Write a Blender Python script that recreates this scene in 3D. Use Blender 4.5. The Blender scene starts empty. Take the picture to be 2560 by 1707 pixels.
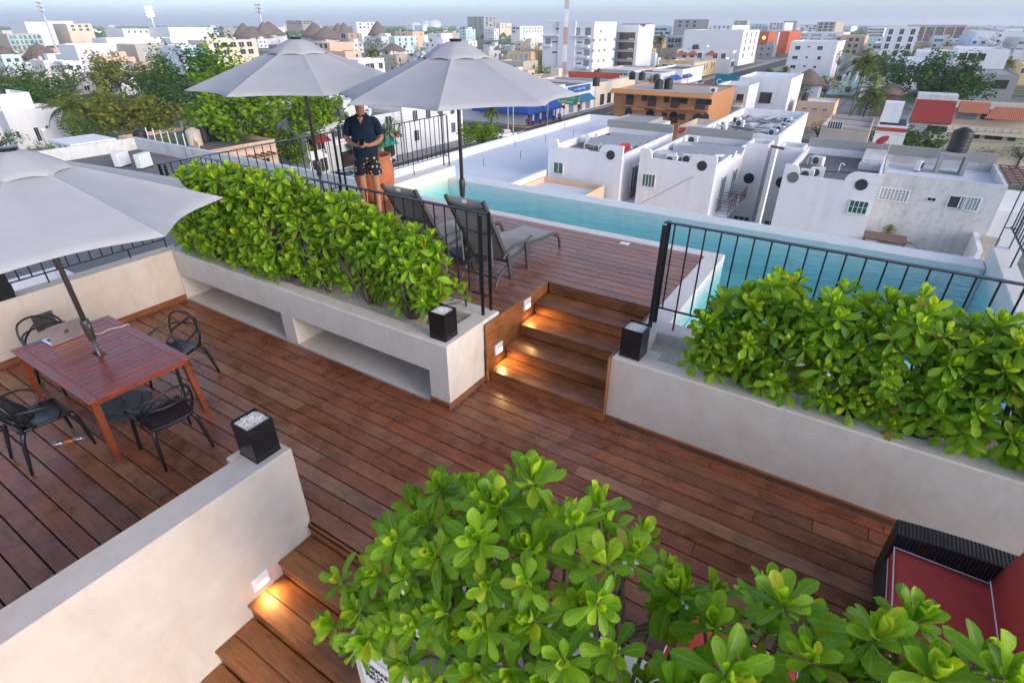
import bpy, math, random
from mathutils import Vector, Matrix
R = random.Random(7)
scene = bpy.context.scene
C = scene.collection
pi = math.pi
# ------------------------------------------------------------------ camera
F_PX, PITCH, YAW, EYE = 1356.15, .528292, .570354, 4.0
cam_d = bpy.data.cameras.new('camera')
cam = bpy.data.objects.new('camera', cam_d); C.objects.link(cam)
cam_d.sensor_width = 36.0; cam_d.lens = 36.0 * F_PX / 2560.0
cam_d.clip_start = .05; cam_d.clip_end = 60000
cam.location = (0, 0, EYE); cam.rotation_euler = (pi / 2 - PITCH, 0, YAW)
scene.camera = cam
# ------------------------------------------------------------------ world, sun, exposure
SUN_AZ, SUN_EL = math.radians(98), math.radians(14)      # azimuth clockwise from +Y
w = bpy.data.worlds.new('World'); scene.world = w; w.use_nodes = True
nt = w.node_tree; nt.nodes.clear()
sky = nt.nodes.new('ShaderNodeTexSky'); sky.sky_type = 'NISHITA'; sky.sun_disc = False
sky.sun_elevation = SUN_EL; sky.sun_rotation = SUN_AZ
sky.air_density = .7; sky.dust_density = 1.7; sky.ozone_density = 4.4; sky.altitude = 20
bg = nt.nodes.new('ShaderNodeBackground'); bg.inputs[1].default_value = .15
wo = nt.nodes.new('ShaderNodeOutputWorld')
hs = nt.nodes.new('ShaderNodeHueSaturation'); hs.inputs['Saturation'].default_value = .64
nt.links.new(sky.outputs[0], hs.inputs['Color']); nt.links.new(hs.outputs[0], bg.inputs[0]); nt.links.new(bg.outputs[0], wo.inputs[0])
sl = bpy.data.lights.new('sun', 'SUN'); sl.energy = .55; sl.angle = math.radians(28); sl.color = (1, .74, .52)
so = bpy.data.objects.new('sun', sl); C.objects.link(so)
sd = Vector((math.sin(SUN_AZ) * math.cos(SUN_EL + .12), math.cos(SUN_AZ) * math.cos(SUN_EL + .12), math.sin(SUN_EL + .12)))
so.rotation_euler = sd.to_track_quat('Z', 'Y').to_euler(); so.location = (30, 0, 30)
vs = scene.view_settings
vs.view_transform = 'Standard'; vs.look = 'None'; vs.gamma = 1; vs.use_curve_mapping = False
vs.exposure = 1.6
scene.render.engine = 'CYCLES'
scene.cycles.max_bounces = 7; scene.cycles.diffuse_bounces = 3; scene.cycles.glossy_bounces = 3; scene.cycles.volume_bounces = 0; scene.cycles.transparent_max_bounces = 12
scene.render.resolution_x, scene.render.resolution_y = 1024, 682
# ------------------------------------------------------------------ picture point -> place (photo 2560 x 1707)
FW = Vector((-math.sin(YAW) * math.cos(PITCH), math.cos(YAW) * math.cos(PITCH), -math.sin(PITCH)))
RT = Vector((math.cos(YAW), math.sin(YAW), 0)); UP = RT.cross(FW)
def ray(x, y): return FW * F_PX + RT * (x - 1280) + UP * (853.5 - y)
def PZ(x, y, z):
    d = ray(x, y); return Vector((0, 0, EYE)) + d * ((z - EYE) / d.z)
def PY(x, y, Y):
    d = ray(x, y); return Vector((0, 0, EYE)) + d * (Y / d.y)
def PX(x, y, X):
    d = ray(x, y); return Vector((0, 0, EYE)) + d * (X / d.x)
# ------------------------------------------------------------------ mesh helpers
class MB:
    def __init__(s): s.v = []; s.f = []
    def add(s, vs, fs):
        o = len(s.v); s.v += [tuple(p) for p in vs]; s.f += [tuple(i + o for i in f) for f in fs]; return s
    def box(s, x0, y0, z0, x1, y1, z1, ch=0):
        if x0 > x1: x0, x1 = x1, x0
        if y0 > y1: y0, y1 = y1, y0
        if z0 > z1: z0, z1 = z1, z0
        if ch <= 0:
            return s.add([(x0,y0,z0),(x1,y0,z0),(x1,y1,z0),(x0,y1,z0),(x0,y0,z1),(x1,y0,z1),(x1,y1,z1),(x0,y1,z1)],
                         [(3,2,1,0),(4,5,6,7),(0,1,5,4),(1,2,6,5),(2,3,7,6),(3,0,4,7)])
        P = []; idx = {}
        lo = (x0, y0, z0); hi = (x1, y1, z1)
        for cx in (0, 1):
            for cy in (0, 1):
                for cz in (0, 1):
                    c = (cx, cy, cz)
                    for ax in range(3):
                        p = []
                        for k in range(3):
                            b = hi[k] if c[k] else lo[k]
                            p.append(b if k == ax else b + (-ch if c[k] else ch))
                        idx[(c, ax)] = len(P); P.append(tuple(p))
        fs = []
        for ax in range(3):
            a, b = [k for k in range(3) if k != ax]
            for sgn in (0, 1):
                q = []
                for (u, v) in ((0,0),(1,0),(1,1),(0,1)):
                    c = [0,0,0]; c[ax] = sgn; c[a] = u; c[b] = v; q.append(idx[(tuple(c), ax)])
                flip = (sgn == 0) != (ax == 1)
                fs.append(tuple(q[::-1] if flip else q))
        for ax in range(3):
            a, b = [k for k in range(3) if k != ax]
            for u in (0, 1):
                for v in (0, 1):
                    c0 = [0,0,0]; c1 = [0,0,0]; c0[a] = c1[a] = u; c0[b] = c1[b] = v; c1[ax] = 1
                    fs.append((idx[(tuple(c0), a)], idx[(tuple(c1), a)], idx[(tuple(c1), b)], idx[(tuple(c0), b)]))
        for cx in (0, 1):
            for cy in (0, 1):
                for cz in (0, 1):
                    fs.append(tuple(idx[((cx,cy,cz), k)] for k in range(3)))
        return s.add(P, fs)
    def tube(s, pts, r, n=6, cap=True, closed=False):
        pts = [Vector(p) for p in pts]; m = len(pts)
        rs = r if isinstance(r, (list, tuple)) else [r] * m
        o = len(s.v); up = None
        for i, p in enumerate(pts):
            if closed: t = pts[(i + 1) % m] - pts[i - 1]
            else: t = pts[min(i + 1, m - 1)] - pts[max(i - 1, 0)]
            if t.length < 1e-9: t = Vector((0,0,1))
            t.normalize()
            if up is None: up = Vector((0,0,1)) if abs(t.z) < .9 else Vector((1,0,0))
            a = t.cross(up)
            if a.length < 1e-6: a = t.cross(Vector((0,1,0)))
            a.normalize(); b = a.cross(t).normalized(); up = b
            for k in range(n):
                th = 2 * pi * k / n
                s.v.append(tuple(p + a * (math.cos(th) * rs[i]) + b * (math.sin(th) * rs[i])))
        for i in range(m if closed else m - 1):
            j = (i + 1) % m
            for k in range(n):
                s.f.append((o+i*n+k, o+i*n+(k+1)%n, o+j*n+(k+1)%n, o+j*n+k))
        if cap and not closed:
            s.f.append(tuple(o + k for k in range(n))[::-1]); s.f.append(tuple(o+(m-1)*n+k for k in range(n)))
        return s
    def lathe(s, prof, n=16, c=(0,0,0), cap=True):
        o = len(s.v)
        for (r, z) in prof:
            for k in range(n):
                th = 2*pi*k/n; s.v.append((c[0]+r*math.cos(th), c[1]+r*math.sin(th), c[2]+z))
        for i in range(len(prof)-1):
            for k in range(n):
                s.f.append((o+i*n+k, o+i*n+(k+1)%n, o+(i+1)*n+(k+1)%n, o+(i+1)*n+k))
        if cap:
            s.f.append(tuple(o+k for k in range(n))[::-1]); s.f.append(tuple(o+(len(prof)-1)*n+k for k in range(n)))
        return s
    def loft(s, rings, cap=True):
        o = len(s.v); n = len(rings[0])
        for r in rings: s.v += [tuple(p) for p in r]
        for i in range(len(rings)-1):
            for k in range(n):
                s.f.append((o+i*n+k, o+i*n+(k+1)%n, o+(i+1)*n+(k+1)%n, o+(i+1)*n+k))
        if cap:
            s.f.append(tuple(o+k for k in range(n))[::-1]); s.f.append(tuple(o+(len(rings)-1)*n+k for k in range(n)))
        return s
    def prism(s, poly, z0, z1):     # poly in xy, counter-clockwise
        n = len(poly)
        return s.add([(x,y,z0) for x,y in poly]+[(x,y,z1) for x,y in poly],
                     [tuple(range(n))[::-1], tuple(range(n,2*n))]+[(i,(i+1)%n,n+(i+1)%n,n+i) for i in range(n)])
    def xz(s, poly, y0, y1):        # outline in xz, thick in y
        n = len(poly)
        return s.add([(x,y0,z) for x,z in poly]+[(x,y1,z) for x,z in poly],
                     [tuple(range(n)), tuple(range(n,2*n))[::-1]]+[((i+1)%n,i,n+i,n+(i+1)%n) for i in range(n)])
    def yz(s, poly, x0, x1):
        n = len(poly)
        return s.add([(x0,y,z) for y,z in poly]+[(x1,y,z) for y,z in poly],
                     [tuple(range(n))[::-1], tuple(range(n,2*n))]+[(i,(i+1)%n,n+(i+1)%n,n+i) for i in range(n)])
    def ring_wall(s, ox0, oy0, ox1, oy1, ix0, iy0, ix1, iy1, z0, z1, ch=.012):
        q = lambda a, b, c, d, z: [(a,b,z),(c,b,z),(c,d,z),(a,d,z)]
        return s.loft([q(ox0,oy0,ox1,oy1,z0), q(ox0,oy0,ox1,oy1,z1-ch), q(ox0+ch,oy0+ch,ox1-ch,oy1-ch,z1), q(ix0-ch,iy0-ch,ix1+ch,iy1+ch,z1), q(ix0,iy0,ix1,iy1,z1-ch), q(ix0,iy0,ix1,iy1,z0)], cap=False)
    def xf(s, M): s.v = [tuple(M @ Vector(p)) for p in s.v]; return s
    def mesh(s, name, m, smooth=False):
        me = bpy.data.meshes.new(name); me.from_pydata(s.v, [], s.f)
        if m: me.materials.append(m)
        if smooth:
            me.polygons.foreach_set('use_smooth', [True]*len(me.polygons))
        me.update(); return me
    def build(s, name, m, parent=None, smooth=False, loc=None, rz=0):
        return link(name, s.mesh(name, m, smooth), parent, loc, rz)
def link(name, me, parent=None, loc=None, rz=0):
    o = bpy.data.objects.new(name, me); C.objects.link(o)
    if parent is not None: o.parent = parent
    if loc is not None: o.location = loc
    if rz: o.rotation_euler = (0, 0, rz)
    return o
def tag(o, label, cat, group=None):
    o['label'] = label; o['category'] = cat
    if group: o['group'] = group
    return o
def thing(name, label, cat, loc=(0,0,0), rz=0, group=None):
    return tag(link(name, None, None, loc, rz), label, cat, group)
def struct(o): o['kind'] = 'structure'; return o
def stuff(o): o['kind'] = 'stuff'; return o
def B(*a, ch=0): return MB().box(*a, ch=ch)
def T(pts, r, n=6): return MB().tube(pts, r, n)
def smooth_path(pts, k=6, closed=False):
    P = [Vector(p) for p in pts]; n = len(P); out = []
    for i in range(n if closed else n-1):
        p0 = P[(i-1) % n] if closed or i > 0 else P[0]*2-P[1]
        p1 = P[i]; p2 = P[(i+1) % n]
        p3 = P[(i+2) % n] if closed or i+2 < n else P[-1]*2-P[-2]
        for j in range(k):
            t = j/k
            out.append(.5*((2*p1)+(p2-p0)*t+(2*p0-5*p1+4*p2-p3)*t*t+(3*p1-p0-3*p2+p3)*t**3))
    if not closed: out.append(P[-1])
    return out
def dup(root, loc, rz=0, label=None, group=None):
    r = root.copy(); C.objects.link(r); r.location = loc; r.rotation_euler = (0,0,rz)
    if label: r['label'] = label
    if group: r['group'] = group
    for ch in list(root.children):
        c = ch.copy(); C.objects.link(c); c.parent = r
        for g in list(ch.children):
            d = g.copy(); C.objects.link(d); d.parent = c
    return r
# ------------------------------------------------------------------ materials
class N:
    def __init__(s, name):
        s.m = bpy.data.materials.new(name); s.m.use_nodes = True; s.t = s.m.node_tree
        s.t.nodes.clear(); s.o = s.t.nodes.new('ShaderNodeOutputMaterial')
    def n(s, t, **kw):
        nd = s.t.nodes.new('ShaderNode'+t)
        for k, v in kw.items(): setattr(nd, k, v)
        return nd
    def l(s, a, b): s.t.links.new(a, b)
    def bsdf(s, col, rough=.6, metal=0, spec=.5):
        b = s.n('BsdfPrincipled'); s.b = b
        if isinstance(col, tuple): b.inputs['Base Color'].default_value = (*col, 1)
        else: s.l(col, b.inputs['Base Color'])
        if isinstance(rough, (int, float)): b.inputs['Roughness'].default_value = rough
        else: s.l(rough, b.inputs['Roughness'])
        b.inputs['Metallic'].default_value = metal; b.inputs['Specular IOR Level'].default_value = spec
        s.l(b.outputs[0], s.o.inputs[0]); return b
    def co(s, sc=(1,1,1), rnd=False, kind='Object'):
        tc = s.n('TexCoord'); mp = s.n('Mapping'); mp.inputs['Scale'].default_value = sc
        src = tc.outputs[kind]
        if rnd:
            oi = s.n('ObjectInfo'); ml = s.n('Math', operation='MULTIPLY'); ml.inputs[1].default_value = 97.0
            s.l(oi.outputs['Random'], ml.inputs[0])
            va = s.n('VectorMath', operation='ADD'); s.l(src, va.inputs[0]); s.l(ml.outputs[0], va.inputs[1]); src = va.outputs[0]
        s.l(src, mp.inputs['Vector']); return mp.outputs[0]
    def noise(s, co, scale, det=4, rough=.6, dist=0):
        t = s.n('TexNoise'); t.inputs['Scale'].default_value = scale; t.inputs['Detail'].default_value = det
        t.inputs['Roughness'].default_value = rough; t.inputs['Distortion'].default_value = dist
        s.l(co, t.inputs['Vector']); return t.outputs['Fac']
    def ramp(s, f, *st):
        r = s.n('ValToRGB'); e = r.color_ramp.elements
        while len(e) < len(st): e.new(.5)
        for i, (p, c) in enumerate(st):
            e[i].position = p; e[i].color = (*c, 1) if isinstance(c, tuple) else (c, c, c, 1)
        s.l(f, r.inputs[0]); return r.outputs[0]
    def mix(s, f, a, b, mode='MIX'):
        x = s.n('Mix', data_type='RGBA', blend_type=mode)
        for i, v in ((0, f), (6, a), (7, b)):
            if isinstance(v, (int, float)): x.inputs[i].default_value = v
            elif isinstance(v, tuple): x.inputs[i].default_value = (*v, 1)
            else: s.l(v, x.inputs[i])
        return x.outputs[2]
    def math(s, op, a, b=0):
        x = s.n('Math', operation=op)
        for i, v in ((0, a), (1, b)):
            if isinstance(v, (int, float)): x.inputs[i].default_value = v
            else: s.l(v, x.inputs[i])
        return x.outputs[0]
    def bump(s, h, st=.3, d=.01):
        b = s.n('Bump'); b.inputs['Strength'].default_value = st; b.inputs['Distance'].default_value = d
        s.l(h, b.inputs['Height']); s.l(b.outputs[0], s.b.inputs['Normal'])
def plain(name, col, rough=.5, metal=0, spec=.5, var=.12, scale=6, bump=0, bscale=60, rnd=0):
    k = N(name); co = k.co()
    f = k.noise(co, scale)
    c = k.ramp(f, (.3, tuple(x*(1-var) for x in col)), (.7, tuple(min(1, x*(1+var)) for x in col)))
    if rnd:
        oi = k.n('ObjectInfo'); r = k.math('MULTIPLY_ADD', oi.outputs['Random'], 2*rnd); r.node.inputs[2].default_value = 1-rnd
        c = k.mix(1.0, c, r, 'MULTIPLY')
    k.bsdf(c, rough, metal, spec)
    if bump: k.bump(k.noise(co, bscale, 3), bump, .01)
    return k.m
def wood(name, cols, axis=0, rough=.42, weather=.35, wcol=(.20,.16,.15), gs=1.0):
    k = N(name); sc = [14*gs]*3; sc[axis] = 1.1*gs
    co = k.co(tuple(sc), rnd=True); co2 = k.co((1,1,1), rnd=True)
    g = k.noise(co, 2.2, 6, .7, 1.2)
    oi = k.n('ObjectInfo')
    base = k.ramp(oi.outputs['Random'], *[(i/max(1, len(cols)-1), c) for i, c in enumerate(cols)])
    gr = k.ramp(g, (.25, .42), (.5, .95), (.75, 1.35))
    c = k.mix(1.0, base, gr, 'MULTIPLY')
    pt = k.noise(co2, 2.3, 5, .65, .6)
    dk = k.ramp(pt, (.36, .55), (.56, 1.05), (.72, 1.3)); c = k.mix(.8, c, dk, 'MULTIPLY')
    wn = k.noise(k.co(tuple(3.2 if i != axis else .9 for i in range(3)), rnd=True), 1.5, 6, .75, .8)
    wf = k.ramp(wn, (.5, 0.0), (.72, weather)); c = k.mix(wf, c, wcol)
    rr = k.ramp(pt, (.3, rough-.14), (.7, rough+.16))
    k.bsdf(c, rr, 0, .45); k.bump(g, .25, .004); return k.m
def stucco(name, base, stain, sf=.5, rough=.85, sc=.9):
    k = N(name); co = k.co((1,1,1), kind='Object')
    a = k.noise(co, sc*1.6, 6, .62, .5); b = k.noise(co, sc*5, 6, .7)
    c = k.mix(k.ramp(a, (.46, 0.0), (.74, sf)), base, stain)
    d = k.noise(k.co((2.2,2.2,.5)), 2.2, 6, .72, .4)
    c = k.mix(.5, c, k.ramp(b, (.3, .82), (.7, 1.1)), 'MULTIPLY')
    c = k.mix(k.ramp(d, (.52, 0.0), (.82, .45)), c, tuple(x*.68 for x in stain))
    k.bsdf(c, rough, 0, .25); k.bump(k.noise(co, 42, 4, .7), .18, .006); return k.m
M = {}
WCOLS = [(.205,.066,.030),(.26,.086,.037),(.30,.112,.050),(.23,.074,.033),(.31,.145,.078),(.19,.066,.035),(.28,.084,.034)]
M['deck'] = wood('deck_wood', WCOLS, rough=.31, weather=.28, wcol=(.29,.20,.16))
M['deck_up'] = wood('upper_deck_wood', [(.27,.11,.066),(.235,.092,.055),(.295,.13,.082),(.26,.095,.055)], rough=.36, weather=.42, wcol=(.34,.255,.22))
M['stair'] = wood('stair_wood', [(.27,.10,.032),(.32,.12,.038),(.23,.085,.03)], weather=.18, wcol=(.27,.17,.12))
M['stair_y'] = wood('stair_side_wood', [(.30,.11,.032),(.34,.125,.038),(.26,.095,.03)], axis=1, weather=.08)
M['skirt'] = wood('skirting_wood', [(.22,.08,.032),(.26,.095,.038)], weather=.12)
M['skirt_y'] = wood('skirting_wood_across', [(.22,.08,.032),(.26,.095,.038)], axis=1, weather=.12)
M['table'] = wood('red_table_wood', [(.24,.045,.026),(.28,.055,.032),(.21,.038,.024)], axis=1, rough=.34, weather=.1, gs=1.4)
M['table_x'] = wood('red_table_wood_long', [(.24,.05,.03),(.27,.058,.036)], axis=0, rough=.34, weather=.2, wcol=(.26,.13,.12), gs=1.4)
M['table_z'] = wood('red_table_leg_wood', [(.22,.05,.018),(.25,.06,.022)], axis=2, rough=.34, weather=.05)
M['plaster'] = stucco('plaster', (.58,.50,.43), (.55,.42,.32), .6)
M['plaster_top'] = stucco('plaster_cap', (.74,.71,.68), (.66,.62,.58), .4)
M['plaster_white'] = stucco('planter_plaster', (.63,.57,.505), (.58,.45,.345), .5, sc=1.3)
M['coping'] = stucco('pool_coping', (.66,.625,.58), (.60,.53,.45), .4, rough=.6, sc=2)
M['poolwall'] = stucco('pool_wall_plaster', (.74,.66,.56), (.70,.58,.45), .4, rough=.6)
M['dark'] = plain('under_deck', (.012,.010,.009), .9)
M['iron'] = plain('railing_iron', (.018,.021,.026), .42, .3, .5, .25, 30)
M['iron_brown'] = plain('umbrella_pole_metal', (.085,.078,.072), .4, .5)
M['blackbox'] = plain('black_lacquer', (.012,.012,.013), .22, 0, .5, .3, 8)
M['pvc'] = plain('black_plastic', (.010,.010,.012), .38, 0, .5, .2)
M['canopy'] = plain('umbrella_cloth', (.36,.355,.365), .85, 0, .2, .05, 3, .12, 260)
M['white_plastic'] = plain('white_plastic', (.72,.70,.68), .35)
M['silver'] = plain('aluminium', (.62,.63,.65), .3, .8)
M['taupe'] = plain('lounger_frame', (.085,.078,.072), .45, .2)
M['sling'] = plain('lounger_mesh', (.33,.32,.30), .75, 0, .3, .08, 4, .4, 420)
M['terracotta'] = plain('terracotta', (.50,.16,.07), .7, 0, .3, .18, 4, .1, 50)
M['wicker'] = None
M['red_cloth'] = plain('red_cushion_cloth', (.48,.065,.055), .85, 0, .2, .1, 8, .15, 300)
M['white_cloth'] = plain('white_piping', (.78,.74,.74), .8)
M['leafdark'] = plain('dark_leaf', (.05,.11,.03), .5, rnd=.3)
M['pink'] = plain('pink_petal', (.62,.10,.16), .6, rnd=.2)
M['cream'] = plain('cream_lid', (.70,.70,.58), .5)
M['paper'] = plain('sign_panel', (.78,.74,.74), .6, var=.03)
M['ink'] = plain('black_ink', (.015,.015,.016), .7)
M['redink'] = plain('red_ink', (.55,.06,.08), .7)
M['navy'] = plain('navy_cloth', (.014,.028,.05), .9, 0, .2, .25, 9)
M['skin'] = plain('skin', (.50,.235,.13), .55, 0, .4, .1, 12)
M['hair'] = plain('grey_hair', (.10,.09,.085), .7)
M['glass'] = None
def gravel_mat():
    k = N('white_gravel'); co = k.co()
    v = k.n('TexVoronoi'); v.inputs['Scale'].default_value = 75; k.l(co, v.inputs['Vector'])
    c = k.ramp(v.outputs['Color'], (.0, (.46,.34,.23)), (.35, (.78,.65,.50)), (.8, (.86,.79,.68)))
    k.bsdf(c, .8, 0, .3); k.bump(v.outputs['Distance'], .9, -.02); return k.m
M['gravel'] = gravel_mat()
def wicker_mat():
    k = N('black_wicker'); co = k.co((1,1,1)); W3 = []
    for d, sc in (('X',13),('Y',13),('Z',20)):
        a = k.n('TexWave', bands_direction=d); a.inputs['Scale'].default_value = sc; a.inputs['Distortion'].default_value = .6; k.l(co, a.inputs['Vector']); W3.append(a.outputs['Fac'])
    h = k.math('MAXIMUM', k.math('MULTIPLY', W3[0], W3[2]), k.math('MULTIPLY', W3[0], W3[1]))
    k.bsdf(k.ramp(h, (0, (.006,.006,.008)), (.7, (.032,.033,.042))), .42); k.bump(h, .8, .012); return k.m
M['wicker'] = wicker_mat()
def glass_mat(name, col, alpha=.25, rough=.05):
    k = N(name); g = k.n('BsdfGlossy'); g.inputs['Roughness'].default_value = rough
    t = k.n('BsdfTransparent'); t.inputs[0].default_value = (*col, 1)
    x = k.n('MixShader'); x.inputs[0].default_value = alpha
    k.l(t.outputs[0], x.inputs[1]); k.l(g.outputs[0], x.inputs[2]); k.l(x.outputs[0], k.o.inputs[0]); return k.m
M['glass'] = glass_mat('clear_glass', (.92,.95,.95), .18)
def emit(name, col, st):
    k = N(name); e = k.n('Emission'); e.inputs[0].default_value = (*col, 1); e.inputs[1].default_value = st
    k.l(e.outputs[0], k.o.inputs[0]); return k.m
M['lamp'] = emit('step_lamp_glow', (1, .86, .66), 2.2)
# ================================================================== terrace
def boards(parent, x0, x1, y0, y1, zt, pitch, m, th=.028, gap=.012, seed=1, name='board', lo=2.2, hi=4.6):
    rr = random.Random(seed); y = y0
    while y < y1 - .03:
        ye = min(y + pitch - gap, y1); x = x0 - rr.uniform(0, 1.6)
        while x < x1:
            xe = x + rr.uniform(lo, hi); a = max(x, x0); b = min(xe - .003, x1)
            if x1 - b < .25: b = x1; xe = x1 + 1
            if b - a > .05:
                hx, hy = (b - a)/2, (ye - y)/2
                dz = rr.uniform(-.0012, .0012)
                B(-hx, -hy, -th, hx, hy, 0, ch=.004).build(name, m, parent, loc=((a+b)/2, (y+ye)/2, zt+dz))
            x = xe
        y += pitch
DZ = .825
# --- the building that carries the terrace
hb = thing('hotel_building', 'pale rendered hotel block that carries the wooden roof terrace and pool', 'building')
B(-9.34, -4, -14, 4.2, 1.0, -2.25).build('wall', M['plaster'], hb)
B(-9.34, 1.95, -14, 4.2, 11.02, -.10).build('wall', M['plaster'], hb)
B(-9.34, 1.0, -2.24, -3.79, 1.949, -.10).build('wall', M['plaster'], hb)
B(-1.85, 1.0, -2.24, 4.2, 1.949, -.10).build('wall', M['plaster'], hb)
B(-9.34, 1.0, -14, 4.2, 1.949, -2.25).build('wall', M['plaster'], hb)
B(-9.34, -4, -2.248, -3.79, 1.0005, -.10).build('wall', M['plaster'], hb)
# --- middle deck
deck = struct(link('wooden_deck', None))
B(-9.09, -3, -.075, -3.6, 4.9, -.055).build('deck_bed', M['dark'], deck)
B(-3.6, 1.93, -.075, 4, 4.9, -.055).build('deck_bed', M['dark'], deck)
boards(deck, -9.09, -3.83, -2.2, 1.96, 0, .175, M['deck'], seed=3)
boards(deck, -9.09, 4.0, 1.965, 4.0, 0, .17, M['deck'], seed=5)
boards(deck, -3.42, 4.0, 4.005, 4.80, 0, .17, M['deck'], seed=9)
# --- upper deck
up = struct(link('upper_wooden_deck', None))
B(-9.2, 5.09, .70, -3.5, 8.49, .765).build('deck_bed', M['dark'], up)
B(-3.5, 6.30, .70, -1.83, 8.49, .765).build('deck_bed', M['dark'], up)
boards(up, -8.98, -3.43, 5.095, 6.285, DZ, .1717, M['deck_up'], seed=11, lo=2, hi=4.2)
boards(up, -8.98, -1.815, 6.297, 8.495, DZ, .1717, M['deck_up'], seed=12, lo=2, hi=4.2)
B(-9.33, 5.09, .3, -8.985, 8.1, .82).build('edge_beam', M['plaster_top'], up)
# --- flight up to the pool
st = struct(link('stairs_to_pool', None))
NY = [4.77, 5.14, 5.51, 5.88, 6.27]; RZ = .165
B(-3.40, 4.80, -.05, -1.83, 6.29, .10).build('stair_bed', M['dark'], st)
for i in range(5):
    z1 = RZ*(i+1); y = NY[i]
    B(-.79, -.011, -RZ+.028, .79, .011, -.0005, ch=.003).build('riser_board', M['stair'], st, loc=(-2.605, y+.016, z1-.026))
    B(-3.39, y+.03, z1-RZ, -1.82, y+.36, z1-.032).build('stair_bed', M['dark'], st)
    if i < 4:
        d = (NY[i+1]-y+.012)/2
        for k in range(2):
            B(-.787, -d/2*.975, -.028, .787, d/2*.975, 0, ch=.004).build('tread_board', M['stair'], st, loc=(-2.605, y-.012+d*(k+.5)+k*.004, z1))
for k in range(5):
    z0 = .165*k
    yA = 4.735
    B(-.012, 0, 0, .012, 6.275-yA, .160, ch=.003).build('side_board', M['stair_y'], st, loc=(-3.427, yA, z0+.004))
prof = [(4.745,.0)]
for i in range(5): prof += [(NY[i]-.05, RZ*(i+1)+.03 if i else RZ+.03)]
for (ya, za, yb, zb) in [(4.78,0,4.80,.86)]:
    B(-1.826, 4.775, .0, -1.808, 4.84, .868, ch=.003).build('side_trim', M['skirt'], st)
    B(-1.826, 4.842, .80, -1.808, 6.26, .868, ch=.003).build('side_trim', M['skirt_y'], st)
# --- flight down
sd_ = struct(link('stairs_down', None))
DY = [1.93, 1.575, 1.22, .865, .51, .155, -.2, -.555, -.91]; DR = .178
for i in range(8):
    z1 = -.0 - DR*(i+1); y = DY[i]
    B(-.82, -.011, -DR+.03, .82, .011, 0, ch=.003).build('riser_board', M['stair'], sd_, loc=(-2.69, y+.018, z1+DR-.031))
    if i < 8:
        d = (y - DY[i+1] + .014)/2
        for k in range(2):
            B(-.82, -d/2*.97, -.03, .82, d/2*.97, 0, ch=.004).build('tread_board', M['stair'], sd_, loc=(-2.69, y+.003-d*(k+.5), z1))
    B(-3.5, DY[i+1]+.02, z1-.3, -1.87, y+.0, z1-.034).build('stair_bed', M['dark'], sd_)
B(-9.3, -3.9, -2.24, 4.1, 1.0, -2.2).build('lower_floor', M['plaster_top'], sd_)
# --- walls
wl = tag(MB().box(-9.36,-3,-.2,-9.10,4.0195,.86,ch=.008).build('parapet_wall', M['plaster']), 'low peach plaster parapet behind the dining table, short railing on top', 'wall')
B(-9.098, -.125, 0, -9.083, .125, 0+.24, ch=.004).build('outlet_box', M['taupe'], wl, loc=(0, 2.1, .31))
fw = thing('stair_guard_wall', 'peach plaster guard wall beside the stairs going down, black cube at its end', 'wall')
B(-3.81, -4, -2.2, -3.515, 1.978, .86, ch=.012).build('wall', M['plaster'], fw)
B(-3.89, 1.60, -.05, -3.8095, 1.974, .8585, ch=.01).build('wall_pier', M['plaster'], fw)
# --- left planter
lp = thing('left_planter', 'long white plaster planter with two open niches facing the dining table', 'planter')
pw = M['plaster_white']
MB().ring_wall(-9.358,4.02,-3.459,5.085,-9.0,4.22,-3.70,4.83,.4525,.86).build('planter_body', pw, lp)
B(-9.0975, 4.03, .44, -3.475, 5.0, .5).build('niche_ceiling', pw, lp)
B(-9.0975, 4.021, -.06, -3.475, 4.98, .012).build('niche_floor', pw, lp)
B(-9.0975, 4.9, .0, -3.475, 5.0, .4399).build('niche_back', pw, lp)
B(-6.505, 4.02, .0, -6.25, 4.95, .4525).build('niche_pier', pw, lp)
B(-3.75, 4.02, -.05, -3.459, 4.735, .4525).build('niche_pier', pw, lp)
B(-9.358, 4.0205, -.05, -9.0985, 5.08, .4525).build('end_wall', pw, lp)
gr = B(-9.05, 4.21, .5, -3.69, 4.84, .76).build('gravel', M['gravel'], lp)
# --- right planter
rp = thing('right_planter', 'long white plaster planter beside the pool with a bushy hedge in it', 'planter')
MB().ring_wall(-1.805,4.84,4,5.96,-1.58,5.05,3.9,5.65,-.05,.86).build('planter_body', pw, rp)
B(-1.585, 5.045, .5, -1.37, 5.2, .8585).build('corner_pad', pw, rp)
B(-1.59, 5.04, .4, 3.95, 5.66, .71).build('gravel', M['gravel'], rp)
# --- front planter
fp = thing('front_planter', 'white plaster planter in the foreground with the pool rules sign on it', 'planter')
MB().ring_wall(-1.86,1.09,4,1.90,-1.64,1.27,3.9,1.68,-2.2,.86).build('planter_body', pw, fp)
B(-1.65, 1.26, .3, 3.95, 1.69, .74).build('gravel', M['gravel'], fp)
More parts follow.
